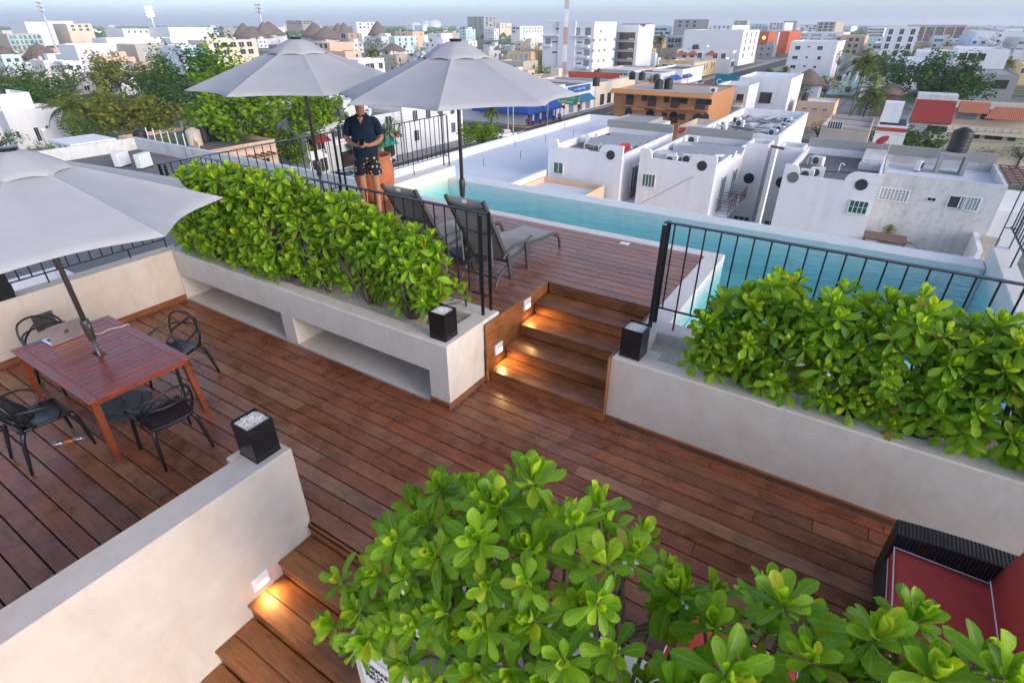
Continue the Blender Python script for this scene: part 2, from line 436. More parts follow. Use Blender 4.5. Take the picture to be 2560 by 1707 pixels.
# --- skirting boards
sk = thing('skirting', 'brown wooden skirting along the foot of the terrace walls', 'skirting')
B(-9.099, -3, .0, -9.078, 4.005, .075, ch=.004).build('skirting_board', M['skirt_y'], sk)
B(-9.1, -3, .0755, -9.072, 4.005, .09, ch=.004).build('skirting_cap', M['skirt_y'], sk)
B(-3.458, 3.985, .0, -3.437, 4.765, .062, ch=.004).build('skirting_board', M['skirt_y'], sk)
B(-3.459, 3.98, .0625, -3.430, 4.767, .078, ch=.004).build('skirting_cap', M['skirt_y'], sk)
B(-3.755, 3.995, .0, -3.4585, 4.017, .062, ch=.004).build('skirting_board', M['skirt'], sk)
B(-3.76, 3.985, .0625, -3.4595, 4.0175, .078, ch=.004).build('skirting_cap', M['skirt'], sk)
B(-1.83, 4.815, .0, 4, 4.838, .062, ch=.004).build('skirting_board', M['skirt'], sk)
B(-1.83, 4.808, .0625, 4, 4.8385, .08, ch=.004).build('skirting_cap', M['skirt'], sk)
B(-3.53, 1.98, .0, -3.51, 1.992, .075, ch=.003).build('skirting_board', M['skirt_y'], sk)
# ================================================================== pool
WL = .755
def tile_mat():
    k = N('pool_finish'); co = k.co()
    a = k.noise(co, 3, 4); c = k.ramp(a, (.3, (.78,.88,.87)), (.7, (.86,.93,.92)))
    k.bsdf(c, .6); return k.m
M['pool'] = tile_mat()
pb = struct(link('pool_basin', None))
B(-8.66, 8.5, -.55, 1.98, 11.0, -.4).build('pool_floor', M['pool'], pb)
B(-1.55, 5.955, -.55, 1.98, 8.499, -.4).build('pool_floor', M['pool'], pb)
B(-1.54, 5.961, -.42, 1.965, 7.35, .45, ch=.02).build('shallow_ledge', M['pool'], pb)
B(-8.64, 10.55, -.62, 1.955, 10.99, .735, ch=.01).build('overflow_edge', M['coping'], pb)
B(-8.995, 8.498, -.7, -1.55, 8.73, DZ+.004, ch=.008).build('coping', M['coping'], pb)
B(-1.812, 6.0005, -.7, -1.545, 8.4975, DZ+.003, ch=.008).build('coping', M['coping'], pb)
ww = tag(MB().box(-9.02, 8.02, -.7, -8.65, 10.88, .975, ch=.012).build('pool_end_wall', M['poolwall']), 'low cream wall closing the far left end of the pool, railing on it', 'wall')
we = tag(MB().box(1.965, 5.962, -.75, 2.20, 11.0, 1.0, ch=.012).build('pool_side_wall', M['coping']), 'low pale wall closing the right end of the pool, railing on it', 'wall')
def water_mat():
    k = N('pool_water'); co = k.co((1,1,1))
    n1 = k.noise(k.co((1.2,2.6,1)), 2.2, 4, .55, .6); n2 = k.noise(co, 13, 3, .5, .4)
    h = k.math('ADD', n1, k.math('MULTIPLY', n2, .28))
    bp = k.n('Bump'); bp.inputs['Strength'].default_value = .35; bp.inputs['Distance'].default_value = .06; k.l(h, bp.inputs['Height'])
    fr = k.n('Fresnel'); fr.inputs['IOR'].default_value = 1.22; k.l(bp.outputs[0], fr.inputs['Normal'])
    g = k.n('BsdfGlossy'); g.inputs['Roughness'].default_value = .05; k.l(bp.outputs[0], g.inputs['Normal'])
    t = k.n('BsdfTransparent'); t.inputs[0].default_value = (1,1,1,1)
    rf = k.n('BsdfRefraction'); rf.inputs['IOR'].default_value = 1.33; rf.inputs['Roughness'].default_value = .0; k.l(bp.outputs[0], rf.inputs['Normal'])
    m1 = k.n('MixShader'); m1.inputs[0].default_value = .0; k.l(t.outputs[0], m1.inputs[1]); k.l(rf.outputs[0], m1.inputs[2])
    x = k.n('MixShader'); ge = k.n('NewGeometry'); k.l(k.math('MULTIPLY', fr.outputs[0], k.math('SUBTRACT', 1.0, ge.outputs['Backfacing'])), x.inputs[0]); k.l(m1.outputs[0], x.inputs[1]); k.l(g.outputs[0], x.inputs[2])
    k.l(x.outputs[0], k.o.inputs[0])
    va = k.n('VolumeAbsorption'); va.inputs['Color'].default_value = (.03,.89,.95,1); va.inputs['Density'].default_value = .62
    k.l(va.outputs[0], k.o.inputs['Volume']); return k.m
poly = [(-8.648,8.732),(-1.542,8.732),(-1.542,5.963),(1.963,5.963),(1.963,10.985),(-8.648,10.985)]
struct(MB().prism(poly, -.398, WL).build('pool_water', water_mat()))
sk2 = tag(B(-3.18,8.275,DZ,-3.03,8.395,DZ+.012,ch=.004).build('skimmer_lid', M['cream']), 'small cream skimmer lid set in the pool deck', 'lid')
# ================================================================== railings
BAL = {}
def railing(name, label, ax, c, a0, a1, zb, zt, zr, posts=(), step=.165, feet=(), first=None, group=None):
    """ax 'x': runs along x at y=c; posts: positions of twin flat end posts; feet: balusters that reach the base."""
    t = thing(name, label, 'railing', group=group)
    def bb(u0, v0, z0, u1, v1, z1, ch=0):
        return B(u0, v0, z0, u1, v1, z1, ch=ch) if ax == 'x' else B(v0, u0, z0, v1, u1, z1, ch=ch)
    bb(a0-.03, c-.032, zt-.012, a1+.03, c+.032, zt, .003).build('top_rail', M['iron'], t)
    bb(a0, c-.009, zr-.009, a1, c+.009, zr+.009).build('bottom_rail', M['iron'], t)
    for p in posts:
        for s in (-1, 1):
            bb(p-.024, c+s*.085-.005, zb, p+.024, c+s*.085+.005, zt-.0125, .002).build('post', M['iron'], t)
        bb(p-.006, c-.08, zr-.02, p+.006, c+.08, zr-.008).build('post_tie', M['iron'], t)
    a = first if first is not None else a0 + step
    full = zt - .0125 - zr
    key = round(full, 3)
    if key not in BAL: BAL[key] = T([(0,0,0),(0,0,full)], .0095, 6).mesh('baluster', M['iron'])
    while a < a1 - .04:
        o = link('baluster', BAL[key], t, (a, c, zr) if ax == 'x' else (c, a, zr)); a += step
    for f_ in feet:
        T([(f_, c, zb) if ax == 'x' else (c, f_, zb), (f_, c, zr) if ax == 'x' else (c, f_, zr)], .011, 6).build('foot', M['iron'], t)
railing('railing', 'black iron railing behind the left planter hedge, in front of the loungers', 'x', 4.965, -9.25, -3.56, .855, 2.14, 1.10,
        posts=(-3.56,), first=-9.1, feet=(-3.89,-5.87,-7.85))
railing('railing', 'black iron railing between right planter and pool, twin post at its left end', 'x', 5.78, -1.69, 3.6, .855, 2.14, 1.11,
        posts=(-1.69,), first=-1.60, feet=(-1.435,-.28,.875,2.03))
railing('railing', 'black iron railing on the left terrace edge behind the hedge and umbrella', 'y', -9.28, 4.33, 7.86, .81, 2.14, 1.05,
        posts=(4.36, 7.84), feet=(5.5,6.6))
railing('railing', 'black iron railing on the low cream wall at the far left pool end', 'y', -8.86, 7.95, 10.84, .97, 2.15, 1.22,
        posts=(7.97, 10.8), feet=(8.45,9.6))
railing('railing', 'short black iron railing on top of the peach parapet under the near umbrella', 'y', -9.3, 1.98, 4.06, .855, 1.255, 1.0,
        step=.148, feet=(1.985,2.395,3.49,4.05), first=2.1)
railing('railing', 'black iron railing on the pale wall at the right pool end', 'y', 2.09, 5.9, 10.93, .995, 2.15, 1.32,
        posts=(10.9,), feet=(8.85,9.93,7.8))
# ================================================================== step lights
def step_light(label, loc, nx):
    """white plate on a wall facing +x; the lower half glows and lights the tread"""
    t = thing('step_light', label, 'lamp', loc, 0, 'step lights')
    rings = []
    for (x, e) in ((0,.085),(.016,.085),(.026,.07)):
        rings.append([(x,-e,-.075*e/.085),(x,e,-.075*e/.085),(x,e,.075*e/.085),(x,-e,.075*e/.085)])
    MB().loft(rings).build('plate', M['white_plastic'], t)
    B(.0262,-.05,-.052,.029,.05,-.004).build('glow_panel', M['lamp'], t)
    l = bpy.data.lights.new('step_lamp', 'SPOT'); l.energy = 6.5; l.color = (1,.58,.20); l.spot_size = math.radians(128); l.spot_blend = .5; l.shadow_soft_size = .05
    o = bpy.data.objects.new('step_lamp', l); C.objects.link(o); o.parent = t; o.location = (.035,0,-.05)
    o.rotation_euler = Vector((-.55,0,.9)).to_track_quat('Z','Y').to_euler()
step_light('white square step light high on the wooden side of the pool stairs', (-3.414, 5.69, .72), 1)
step_light('white square step light low on the wooden side of the pool stairs', (-3.414, 4.99, .375), 1)
step_light('white square step light on the peach wall beside the stairs going down', (-3.514, 1.385, -.205), 1)
# ================================================================== black cubes with gravel
def gravel_heap(w, z, seed):
    rr = random.Random(seed); mb = MB()
    n = 13
    for i in range(n):
        for j in range(n):
            x = -w+2*w*(i+.5)/n+rr.uniform(-.005,.005); y = -w+2*w*(j+.5)/n+rr.uniform(-.005,.005)
            r = rr.uniform(.008,.014); h = z+.016*(1-(x*x+y*y)/(w*w*1.4))
            mb.add([(x-r,y,h),(x,y-r,h),(x+r,y,h),(x,y+r,h),(x+rr.uniform(-.004,.004),y,h+r*.9)],[(0,1,4),(1,2,4),(2,3,4),(3,0,4)])
    mb.box(-w,-w,z-.02,w,w,z-.001)
    return mb
def cube(label, x, y, z, rz=0, h=.345, seed=1):
    t = thing('cube_planter', label, 'planter', (x,y,z), rz, 'black cube planters')
    a = .115; th = .006
    MB().box(-a,-a,.004,a,-a+th,h,ch=.0015).box(-a,a-th,.004,a,a,h,ch=.0015).box(-a,-a+th,.0045,-a+th,a-th,h-.0005).box(a-th,-a+th,.0045,a,a-th,h-.0005).build('box', M['blackbox'], t)
    B(-a-.003,-a-.003,0,a+.003,a+.003,.012).build('base', M['blackbox'], t)
    gravel_heap(a-th-.001, h-.03, seed).build('gravel', M['gravel2'], t)
k = N('cube_gravel'); oi = k.n('NewGeometry'); k.bsdf(k.ramp(oi.outputs['Random Per Island'], (0,(.50,.40,.32)),(.3,(.66,.62,.58)),(1,(.80,.78,.75))), .8); M['gravel2'] = k.m
cube('black cube planter of white gravel on the corner of the niche planter', -3.645, 4.21, .861, .02, seed=2)
cube('black cube planter of white gravel on the right planter beside the pool stairs', -1.635, 5.025, .861, -.03, seed=3)
cube('black cube planter of pebbles on the end of the stair guard wall', -3.705, 1.81, .861, 0, seed=4)
cube('black cube planter half hidden in the foreground shrubs', -1.74, 1.79, .861, .05, seed=5)
cube('black cube planter at the left picture edge on the peach parapet', -9.23, 1.83, .861, 0, seed=6)
# ================================================================== umbrellas
def umbrella(label, x, y, z, phase, r=1.68, ze=2.34, za=2.93, zbase=0.0, base=True, tilt=(0,0)):
    t = thing('umbrella', label, 'umbrella', (x,y,z), 0, 'grey market umbrellas')
    zc = .94
    T([(0,0,zbase+.02),(0,0,1.0)], .021, 12).build('lower_pole', M['iron_brown'], t, True)
    T([(0,0,1.0),(0,0,za)], .027, 12).build('upper_pole', M['iron_brown'], t, True)
    cl = MB().lathe([(.028,.93),(.038,.94),(.042,1.05),(.045,1.06),(.046,1.17),(.04,1.19),(.028,1.195)], 14).build('collar', M['iron_brown'], t, True)
    T([(.04,0,1.12),(.085,0,1.12),(.09,0,1.16)], .007).build('crank_handle', M['silver'], cl)
    MB().lathe([(.03,.0),(.075,.01),(.085,.045),(.06,.05),(.0,.052)], 10, (0,0,za+.035)).build('finial', M['pvc'], t)
    A = [phase + 2*pi*i/8 for i in range(8)]
    def pt(rr_, z_, a): return Vector((math.cos(a)*rr_, math.sin(a)*rr_, z_))
    nr, nc = 10, 12
    for i in range(8):
        a0, a1 = A[i], A[i]+2*pi/8
        mb = MB(); top = []; 
        for j in range(nr+1):
            f_ = j/nr; rad = .10+(r-.10)*f_; zz = za - .02 - (za-ze-.02)*(f_**1.06)
            for k_ in range(nc+1):
                g = k_/nc; p = pt(rad, zz, a0).lerp(pt(rad, zz, a1), g)
                sag = math.sin(pi*g)
                p.z -= .055*sag*f_*(1-.55*f_)-.007*max(0,1-min(g,1-g)*14)*(f_ > .1)                      # cloth hangs between the ribs
                pull = 1 - .075*sag*(f_**6)                         # hollow hem
                p.x *= pull; p.y *= pull; p.z += .03*sag*f_**6
                top.append(p)
        n1 = nc+1
        fs = [(j*n1+k_, j*n1+k_+1, (j+1)*n1+k_+1, (j+1)*n1+k_) for j in range(nr) for k_ in range(nc)]
        L = len(top)
        mb.add([tuple(p) for p in top]+[(p.x,p.y,p.z-.004) for p in top],
               [q[::-1] for q in fs]+[tuple(v+L for v in q) for q in fs]+[(nr*n1+k_+1, nr*n1+k_, nr*n1+k_+L, nr*n1+k_+1+L) for k_ in range(nc)])
        mb.build('canopy_panel', M['canopy'], t, True)
        e0 = pt(.08, za-.05, a0); e1 = pt(r-.01, ze-.015, a0)
        T([e0, e1], .009, 5).build('rib', M['iron_brown'], t)
        T([pt(.035, 2.42, a0), e0.lerp(e1, .45)], .007, 5).build('strut', M['iron_brown'], t)
    MB().lathe([(.03,2.38),(.05,2.39),(.05,2.46),(.03,2.47)], 12).build('hub', M['pvc'], t)
    rc = .47; mb = MB(); n = 48; rows = 5
    vs_ = []
    for j in range(rows+1):
        f_ = j/rows; rad = .06+(rc-.06)*f_
        for k_ in range(n):
            a = phase+2*pi*k_/n; g = (k_ % 6)/6; sag = math.sin(pi*g)
            rr_ = rad*(math.cos(pi/8)/math.cos((g-.5)*pi/4))*(1-.03*sag*f_**3)
            zz = za+.055 - .20*f_**1.5 + (.022*sag*f_**4)
            vs_.append((math.cos(a)*rr_, math.sin(a)*rr_, zz))
    fs = [(j*n+k_, j*n+(k_+1)%n, (j+1)*n+(k_+1)%n, (j+1)*n+k_) for j in range(rows) for k_ in range(n)]
    L = len(vs_)
    mb.add(vs_+[(p[0],p[1],p[2]-.004) for p in vs_], [q[::-1] for q in fs]+[tuple(v+L for v in q) for q in fs]+[(rows*n+(k_+1)%n, rows*n+k_, rows*n+k_+L, rows*n+(k_+1)%n+L) for k_ in range(n)])
    mb.build('vent_cap', M['canopy'], t, True)
    if base:
        bs = link('base', None, t)
        hexa = lambda s: [(math.cos(pi/6+pi/3*i)*s, math.sin(pi/6+pi/3*i)*s) for i in range(6)]
        MB().prism(hexa(.34), 0, .035).build('base_plate', M['basegrey'], bs)
        MB().prism(hexa(.24), .0352, .06).build('base_plate', M['basegrey'], bs)
        MB().lathe([(.05,.06),(.05,.09),(.032,.10),(.032,.42),(.036,.43),(.036,.5),(.024,.51)], 12).build('base_socket', M['iron_brown'], bs)
    return t
M['basegrey'] = plain('umbrella_base', (.05,.058,.066), .55)
umbrella('grey umbrella standing through the red dining table, at the left picture edge', -6.83, 1.90, 0, math.radians(13))
umbrella('grey umbrella farthest back, its pole behind the left hedge', -7.89, 6.19, DZ, math.radians(15))
umbrella('grey umbrella in the middle hiding the head of the man', -5.05, 6.49, DZ, math.radians(-15))
# ================================================================== dining table
tb = thing('dining_table', 'red slatted wooden dining table with umbrella pole through it', 'table', (-6.815, 1.90, 0))
hx, hy, zt = .945, .525, .76
for s in (-1, 1):
    B(-hx, -.05, -.024, hx, .05, 0, ch=.004).build('top_rail_board', M['table_x'], tb, loc=(0, s*(hy-.05), zt))
nsl = 18; wv = 2*(hx)/nsl
for i in range(nsl):
    xx = -hx+wv*(i+.5)
    if abs(xx) < wv*.9:
        for s in (-1, 1):
            B(-wv/2+.003, -.19, -.022, wv/2-.003, .19, 0, ch=.003).build('slat', M['table'], tb, loc=(xx, s*.232, zt-.001))
    else:
        B(-wv/2+.003, -.423, -.022, wv/2-.003, .423, 0, ch=.003).build('slat', M['table'], tb, loc=(xx, 0, zt-.001))
MB().box(-hx+.04,-hy+.03,zt-.075,hx-.04,-hy+.055,zt-.026).box(-hx+.04,hy-.055,zt-.075,hx-.04,hy-.03,zt-.026).box(-hx+.03,-hy+.056,zt-.075,-hx+.055,hy-.056,zt-.026).box(hx-.055,-hy+.056,zt-.075,hx-.03,hy-.056,zt-.026).build('apron', M['table_x'], tb)
for sx in (-1,1):
    for sy in (-1,1):
        mb = MB(); a = .034
        x0, y0 = sx*(hx-.06), sy*(hy-.06); x1, y1 = sx*(hx-.015), sy*(hy-.03)
        mb.loft([[(x1-a*.8,y1-a*.8,0),(x1+a*.8,y1-a*.8,0),(x1+a*.8,y1+a*.8,0),(x1-a*.8,y1+a*.8,0)],[(x0-a,y0-a,zt-.026),(x0+a,y0-a,zt-.026),(x0+a,y0+a,zt-.026),(x0-a,y0+a,zt-.026)]])
        mb.build('leg', M['table_z'], tb)
# ================================================================== chairs
def chair(label, x, y, rz):
    t = thing('armchair', label, 'chair', (x,y,0), rz, 'black looped armchairs')
    m = M['pvc']
    # seat shell
    rings = []
    nx_, ny_ = 9, 9; top = []
    for j in range(ny_):
        f_ = j/(ny_-1); yy = .24-.48*f_; hw = .245-.05*f_**2-.02*(1-f_)**3
        for i in range(nx_):
            g = -1+2*i/(nx_-1); xx = g*hw
            top.append((xx, yy, .462+.018*abs(g)**3-.022*(1-g*g)*math.sin(pi*min(1,f_*1.1+.05))-.02*(1-f_)**4))
    fs = [(j*nx_+i, j*nx_+i+1, (j+1)*nx_+i+1, (j+1)*nx_+i) for j in range(ny_-1) for i in range(nx_-1)]
    L = len(top); rim = [i for i in range(nx_)]+[j*nx_+nx_-1 for j in range(1,ny_)]+[(ny_-1)*nx_+i for i in range(nx_-2,-1,-1)]+[j*nx_ for j in range(ny_-2,0,-1)]
    MB().add(top+[(p[0]*.98,p[1]*.98,p[2]-.028) for p in top], [q[::-1] for q in fs]+[tuple(v+L for v in q) for q in fs]+[(rim[i], rim[(i+1)%len(rim)], rim[(i+1)%len(rim)]+L, rim[i]+L) for i in range(len(rim))]).build('seat', m, t, True)
    for s in (-1,1):
        T(smooth_path([(s*.215,.20,.45),(s*.245,.235,.38),(s*.268,.27,.0)],4), [.024]*4+[.02]*3+[.016,.013], 7).build('leg', m, t, True)
        T(smooth_path([(s*.185,-.20,.45),(s*.215,-.245,.36),(s*.245,-.315,.0)],4), [.024]*4+[.02]*3+[.016,.013], 7).build('leg', m, t, True)
    loops = [
        [(-.235,.10,.455),(-.285,.13,.58),(-.295,.02,.665),(-.26,-.14,.69),(-.16,-.27,.70),(0,-.31,.70),(.16,-.27,.70),(.26,-.14,.69),(.295,.02,.665),(.285,.13,.58),(.235,.10,.455)],
        [(-.19,-.20,.45),(-.235,-.21,.58),(-.235,-.24,.72),(-.17,-.27,.815),(-.06,-.29,.80),(.10,-.285,.70),(.22,-.22,.60),(.235,-.10,.47)],
        [(.19,-.20,.45),(.235,-.21,.58),(.235,-.24,.74),(.17,-.275,.845),(.0,-.30,.86),(-.14,-.28,.78),(-.235,-.20,.63),(-.24,-.06,.47)],
    ]
    for lp_ in loops:
        T(smooth_path(lp_, 6), .0125, 7).build('back_loop', m, t, True)
    return t
chair('black looped armchair at the right end of the red table', -5.56, 1.86, pi/2-.1)
chair('black looped armchair on the far side of the table near the hedge planter', -6.72, 2.62, pi+.25)
chair('black looped armchair with a dark backpack on it, nearest the left edge', -6.63, 1.12, .02)
chair('black looped armchair against the peach parapet behind the laptop', -7.98, 1.86, -pi/2+.15)
# backpack / jacket on the chair
bgm = plain('backpack_cloth', (.012,.013,.016), .8, 0, .3, .4, 12, .3, 40)
bt = thing('backpack', 'black backpack with a blue grey jacket slumped on the armchair', 'bag', (-6.62, .98, .47), .1)
def blob(rx, ry, rz_, n=14, m_=9, seed=1, p=2.6, jit=.03):
    rr = random.Random(seed); rings = []
    for j in range(1, m_):
        ph = -pi/2+pi*j/m_; c_, s_ = math.cos(ph), math.sin(ph); row = []
        for i in range(n):
            th = 2*pi*i/n; sx = math.copysign(abs(math.cos(th))**(2/p), math.cos(th)); sy = math.copysign(abs(math.sin(th))**(2/p), math.sin(th))
            k_ = (abs(c_)**(2/p))*(1+rr.uniform(-jit,jit))
            row.append((rx*sx*k_, ry*sy*k_, rz_*math.copysign(abs(s_)**(2/p), s_)*(1+rr.uniform(-jit,jit))))
        rings.append(row)
    return MB().loft(rings)
blob(.17,.10,.22,seed=3).xf(Matrix.Translation((0,-.06,.19)) @ Matrix.Rotation(.35,4,'X')).build('bag_body', bgm, bt, True)
blob(.13,.05,.11,seed=4).xf(Matrix.Translation((0,.045,.11)) @ Matrix.Rotation(.35,4,'X')).build('front_pocket', bgm, bt, True)
for s in (-1,1): T(smooth_path([(s*.08,-.16,.36),(s*.10,-.24,.28),(s*.09,-.22,.1),(s*.06,-.14,.02)],5), .014, 6).build('strap', bgm, bt, True)
blob(.16,.07,.12,seed=8,jit=.07).xf(Matrix.Translation((-.14,-.22,.22)) @ Matrix.Rotation(.5,4,'Y')).build('jacket', plain('jacket_cloth',(.05,.07,.085),.9,var=.4,scale=14), bt, True)
# ================================================================== laptop and cable
lt = thing('laptop', 'silver open laptop on the red table with its lid towards the camera', 'laptop', (-7.555, 1.85, .761), .04)
B(-.14,-.18,.004,.12,.18,.017,ch=.003).build('laptop_base', M['silver'], lt)
B(-.10,-.15,.0172,.03,.15,.0182).build('keyboard', M['ink'], lt)
ld = B(-.003,-.18,0,.003,.18,.245,ch=.002).xf(Matrix.Translation((.122,0,.016)) @ Matrix.Rotation(.22,4,'Y')).build('laptop_lid', M['silver'], lt)
B(.0032,-.022,.10,.0040,.022,.145).xf(Matrix.Translation((.122,0,.016)) @ Matrix.Rotation(.22,4,'Y')).build('lid_emblem', M['taupe'], ld)
T(smooth_path([(-7.42,2.02,.775),(-7.36,2.12,.768),(-7.45,2.25,.77),(-7.42,2.36,.772),(-7.44,2.42,.765),(-7.44,2.44,.6),(-7.46,2.43,.3)],6), .004, 5)
tag(T(smooth_path([(-7.42,2.03,.772),(-7.30,2.12,.767),(-7.32,2.24,.767),(-7.26,2.36,.767),(-7.26,2.432,.764),(-7.26,2.44,.6),(-7.3,2.43,.2)],6), .004, 5).build('laptop_cable', M['white_plastic']), 'white charging cable curving over the back edge of the table', 'cable')
# ================================================================== glass thing under the table
gv = thing('glass_vessel', 'clear double ended glass vessel with amber middle lying under the table', 'glass', (-6.59, 1.24, .045), math.radians(58))
for s in (-1,1):
    MB().lathe([(.012,.03),(.03,.05),(.042,.09),(.04,.13),(.02,.155)],12).xf(Matrix.Rotation(s*pi/2,4,'Y')).build('glass_bulb', M['glass'], gv, True)
MB().lathe([(.014,-.04),(.02,-.03),(.02,.03),(.014,.04)],10).xf(Matrix.Rotation(pi/2,4,'Y')).build('amber_band', plain('amber',(.5,.14,.02),.3), gv, True)
# ================================================================== fallen leaves
rr_ = random.Random(5)
ylw = plain('dry_leaf', (.42,.30,.05), .7)
for (x_, y_, nm) in ((-7.55,3.33,'yellow fallen leaf on the deck near the niche planter'),(-7.25,3.30,'small yellow fallen leaf on the deck behind the table')):
    mb = MB()
    mb.add([(-.03,0,.004),(0,-.014,.008),(.035,0,.005),(0,.014,.010),(-.05,.02,.004),(-.02,.03,.007)],[(0,1,3),(1,2,3),(0,3,5),(0,5,4)])
    tag(mb.build('fallen_leaf', ylw, loc=(x_,y_,0), rz=rr_.uniform(0,6)), nm, 'leaf')
# ================================================================== loungers
def lounger(label, cx, y0):
    t = thing('sun_lounger', label, 'sun lounger', (cx, y0, DZ), 0, 'sun loungers')
    W = .30; fr = M['taupe']
    bed = smooth_path([(0,.30,.285),(0,.62,.315),(0,.95,.37),(0,1.25,.33),(0,1.55,.31),(0,1.74,.28),(0,1.85,.17),(0,1.90,.0)], 5)
    for s in (-1,1):
        sh = Vector((s*W,0,0))
        pts = [p+sh for p in bed]
        mb = MB()
        for i in range(len(pts)-1):
            a, b = pts[i], pts[i+1]; d = (b-a).normalized(); nrm = Vector((0,-d.z,d.y))*.024
            mb.add([(q.x+e, q.y, q.z) for e in (-.014,.014) for q in (a-nrm,b-nrm,b+nrm,a+nrm)], [(0,1,2,3),(7,6,5,4),(3,2,6,7),(1,0,4,5)]+([(0,3,7,4)] if i==0 else [])+([(2,1,5,6)] if i==len(pts)-2 else []))
        mb.build('side_rail', fr, t)
        # legs and arm
        MB().yz([(.33,0),(.41,0),(.30,.44),(.24,.44)], s*W+.016*s, s*W+.044*s).build('leg', fr, t)
        MB().yz([(.80,0),(.88,0),(.78,.44),(.73,.44)], s*W+.016*s, s*W+.044*s).build('leg', fr, t)
        T(smooth_path([(s*(W+.03),.16,.36),(s*(W+.03),.24,.43),(s*(W+.03),.45,.475),(s*(W+.03),.75,.46),(s*(W+.03),.92,.485)],4), .021, 6).build('armrest', fr, t, True)
        T(smooth_path([(s*W,.33,.22),(s*W,.16,.16),(s*W,.04,.05),(s*W,.0,.0)],4), .02, 6).build('rear_foot', fr, t, True)
        # back frame
        MB().yz([(.30,.27),(.35,.30),(-.215,1.265),(-.26,1.25)], s*W-.018, s*W+.018).build('back_rail', fr, t)
        T([(s*(W-.05),-.01,.72),(s*(W-.05),.02,.28)], .01, 5).build('back_prop', M['silver'], t)
    for (y_, z_) in ((.32,.27),(.05,.12),(1.75,.24)):
        T([(-W,y_,z_),(W,y_,z_)], .016, 6).build('cross_bar', fr, t)
    T(smooth_path([(-W,.02,.77),(0,.045,.72),(W,.02,.77)],5), .013, 6).build('back_bow', fr, t, True)
    T(smooth_path([(-W,-.19,1.15),(0,-.165,1.10),(W,-.19,1.15)],5), .013, 6).build('back_bow', fr, t, True)
    b2 = [p for p in bed if p.y < 1.78]; n = len(b2); v = []
    for p in b2:
        for g in (-1,-.5,0,.5,1): v.append((g*(W-.012), p.y, p.z+.022-.014*(1-g*g)))
    fs = [(i*5+j, i*5+j+1, (i+1)*5+j+1, (i+1)*5+j) for i in range(n-1) for j in range(4)]; L = len(v)
    MB().add(v+[(a,b_,c_-.006) for a,b_,c_ in v], fs+[tuple(k_+L for k_ in q[::-1]) for q in fs]).build('seat_sling', M['sling'], t, True)
    v = []
    for i in range(9):
        f_ = i/8; p = Vector((0,.325,.30)).lerp(Vector((0,-.235,1.255)), f_)
        for g in (-1,-.5,0,.5,1): v.append((g*(W-.012), p.y+.012+.012*(1-g*g), p.z))
    fs = [(i*5+j, i*5+j+1, (i+1)*5+j+1, (i+1)*5+j) for i in range(8) for j in range(4)]; L = len(v)
    MB().add(v+[(a,b_-.007,c_) for a,b_,c_ in v], fs+[tuple(k_+L for k_ in q[::-1]) for q in fs]+[(8*5+j, 8*5+j+1, 8*5+j+1+L, 8*5+j+L) for j in range(4)]).build('back_sling', M['sling'], t, True)
    B(-.035,-.262,1.20,.035,-.258,1.245).xf(Matrix.Translation((0,.018,.0))).build('care_tag', M['white_cloth'], t)
lounger('grey sun lounger nearest the pool stairs, seat stretched towards the pool', -4.245, 5.72)
lounger('grey sun lounger farther left beside the terracotta pot', -5.34, 5.68)
# ================================================================== sofa and red seat
sf = thing('wicker_sofa', 'black wicker sofa with red piped cushions against the right planter', 'sofa', (0,0,0))
wk = M['wicker']
B(.96,2.3,.02,1.95,4.06,.30,ch=.02).build('sofa_base', wk, sf)
arm = MB(); A_ = smooth_path([(.965,0,.56),(1.3,0,.60),(1.7,0,.62),(2.1,0,.60)],4)
arm.loft([[(p.x,4.07,.02),(p.x,4.25,.02),(p.x,4.25,p.z),(p.x,4.07,p.z)] for p in A_])
arm.build('armrest', wk, sf)
B(1.93,2.3,.02,2.12,4.0695,.80,ch=.03).build('back_frame', wk, sf)
def cushion(name, x0,y0,z0,x1,y1,z1,parent,piping=True,tilt=0):
    cx,cy,cz = (x0+x1)/2,(y0+y1)/2,(z0+z1)/2; a,b_,c_ = (x1-x0)/2,(y1-y0)/2,(z1-z0)/2
    mb = MB(); n = 8; v = []; 
    def pos(u,v_,s):
        bul = .018*(1-u**4)*(1-v_**4)
        return (u*a, v_*b_, s*(c_+bul))
    for s in (1,-1):
        for i in range(n+1):
            for j in range(n+1): v.append(pos(-1+2*i/n,-1+2*j/n,s))
    K = (n+1)**2; fs = []
    for i in range(n):
        for j in range(n):
            q = (i*(n+1)+j,(i+1)*(n+1)+j,(i+1)*(n+1)+j+1,i*(n+1)+j+1); fs.append(q); fs.append(tuple(k_+K for k_ in q[::-1]))
    rim = [i*(n+1) for i in range(n+1)]+[n*(n+1)+j for j in range(1,n+1)]+[i*(n+1)+n for i in range(n-1,-1,-1)]+[j for j in range(n-1,0,-1)]
    for i in range(len(rim)): 
        p, q = rim[i], rim[(i+1)%len(rim)]; fs.append((p,p+K,q+K,q))
    Mx = Matrix.Translation((cx,cy,cz)) @ Matrix.Rotation(tilt,4,'Y')
    o = MB().add(v,fs).xf(Mx).build(name, M['red_cloth'], parent, True)
    if piping:
        for s in (1,-1):
            T0 = MB().tube([(-a,-b_,s*c_),(a,-b_,s*c_),(a,b_,s*c_),(-a,b_,s*c_)], .006, 5, closed=True).xf(Mx).build('piping', M['white_cloth'], o)
    return o
cushion('seat_cushion', .985,3.24,.302,1.70,4.055,.44, sf)
cushion('seat_cushion', .985,2.36,.302,1.70,3.215,.44, sf)
cushion('back_cushion', 1.62,3.25,.445,1.80,4.06,.92, sf, tilt=.16)
cushion('back_cushion', 1.62,2.36,.445,1.80,3.22,.92, sf, tilt=.16)
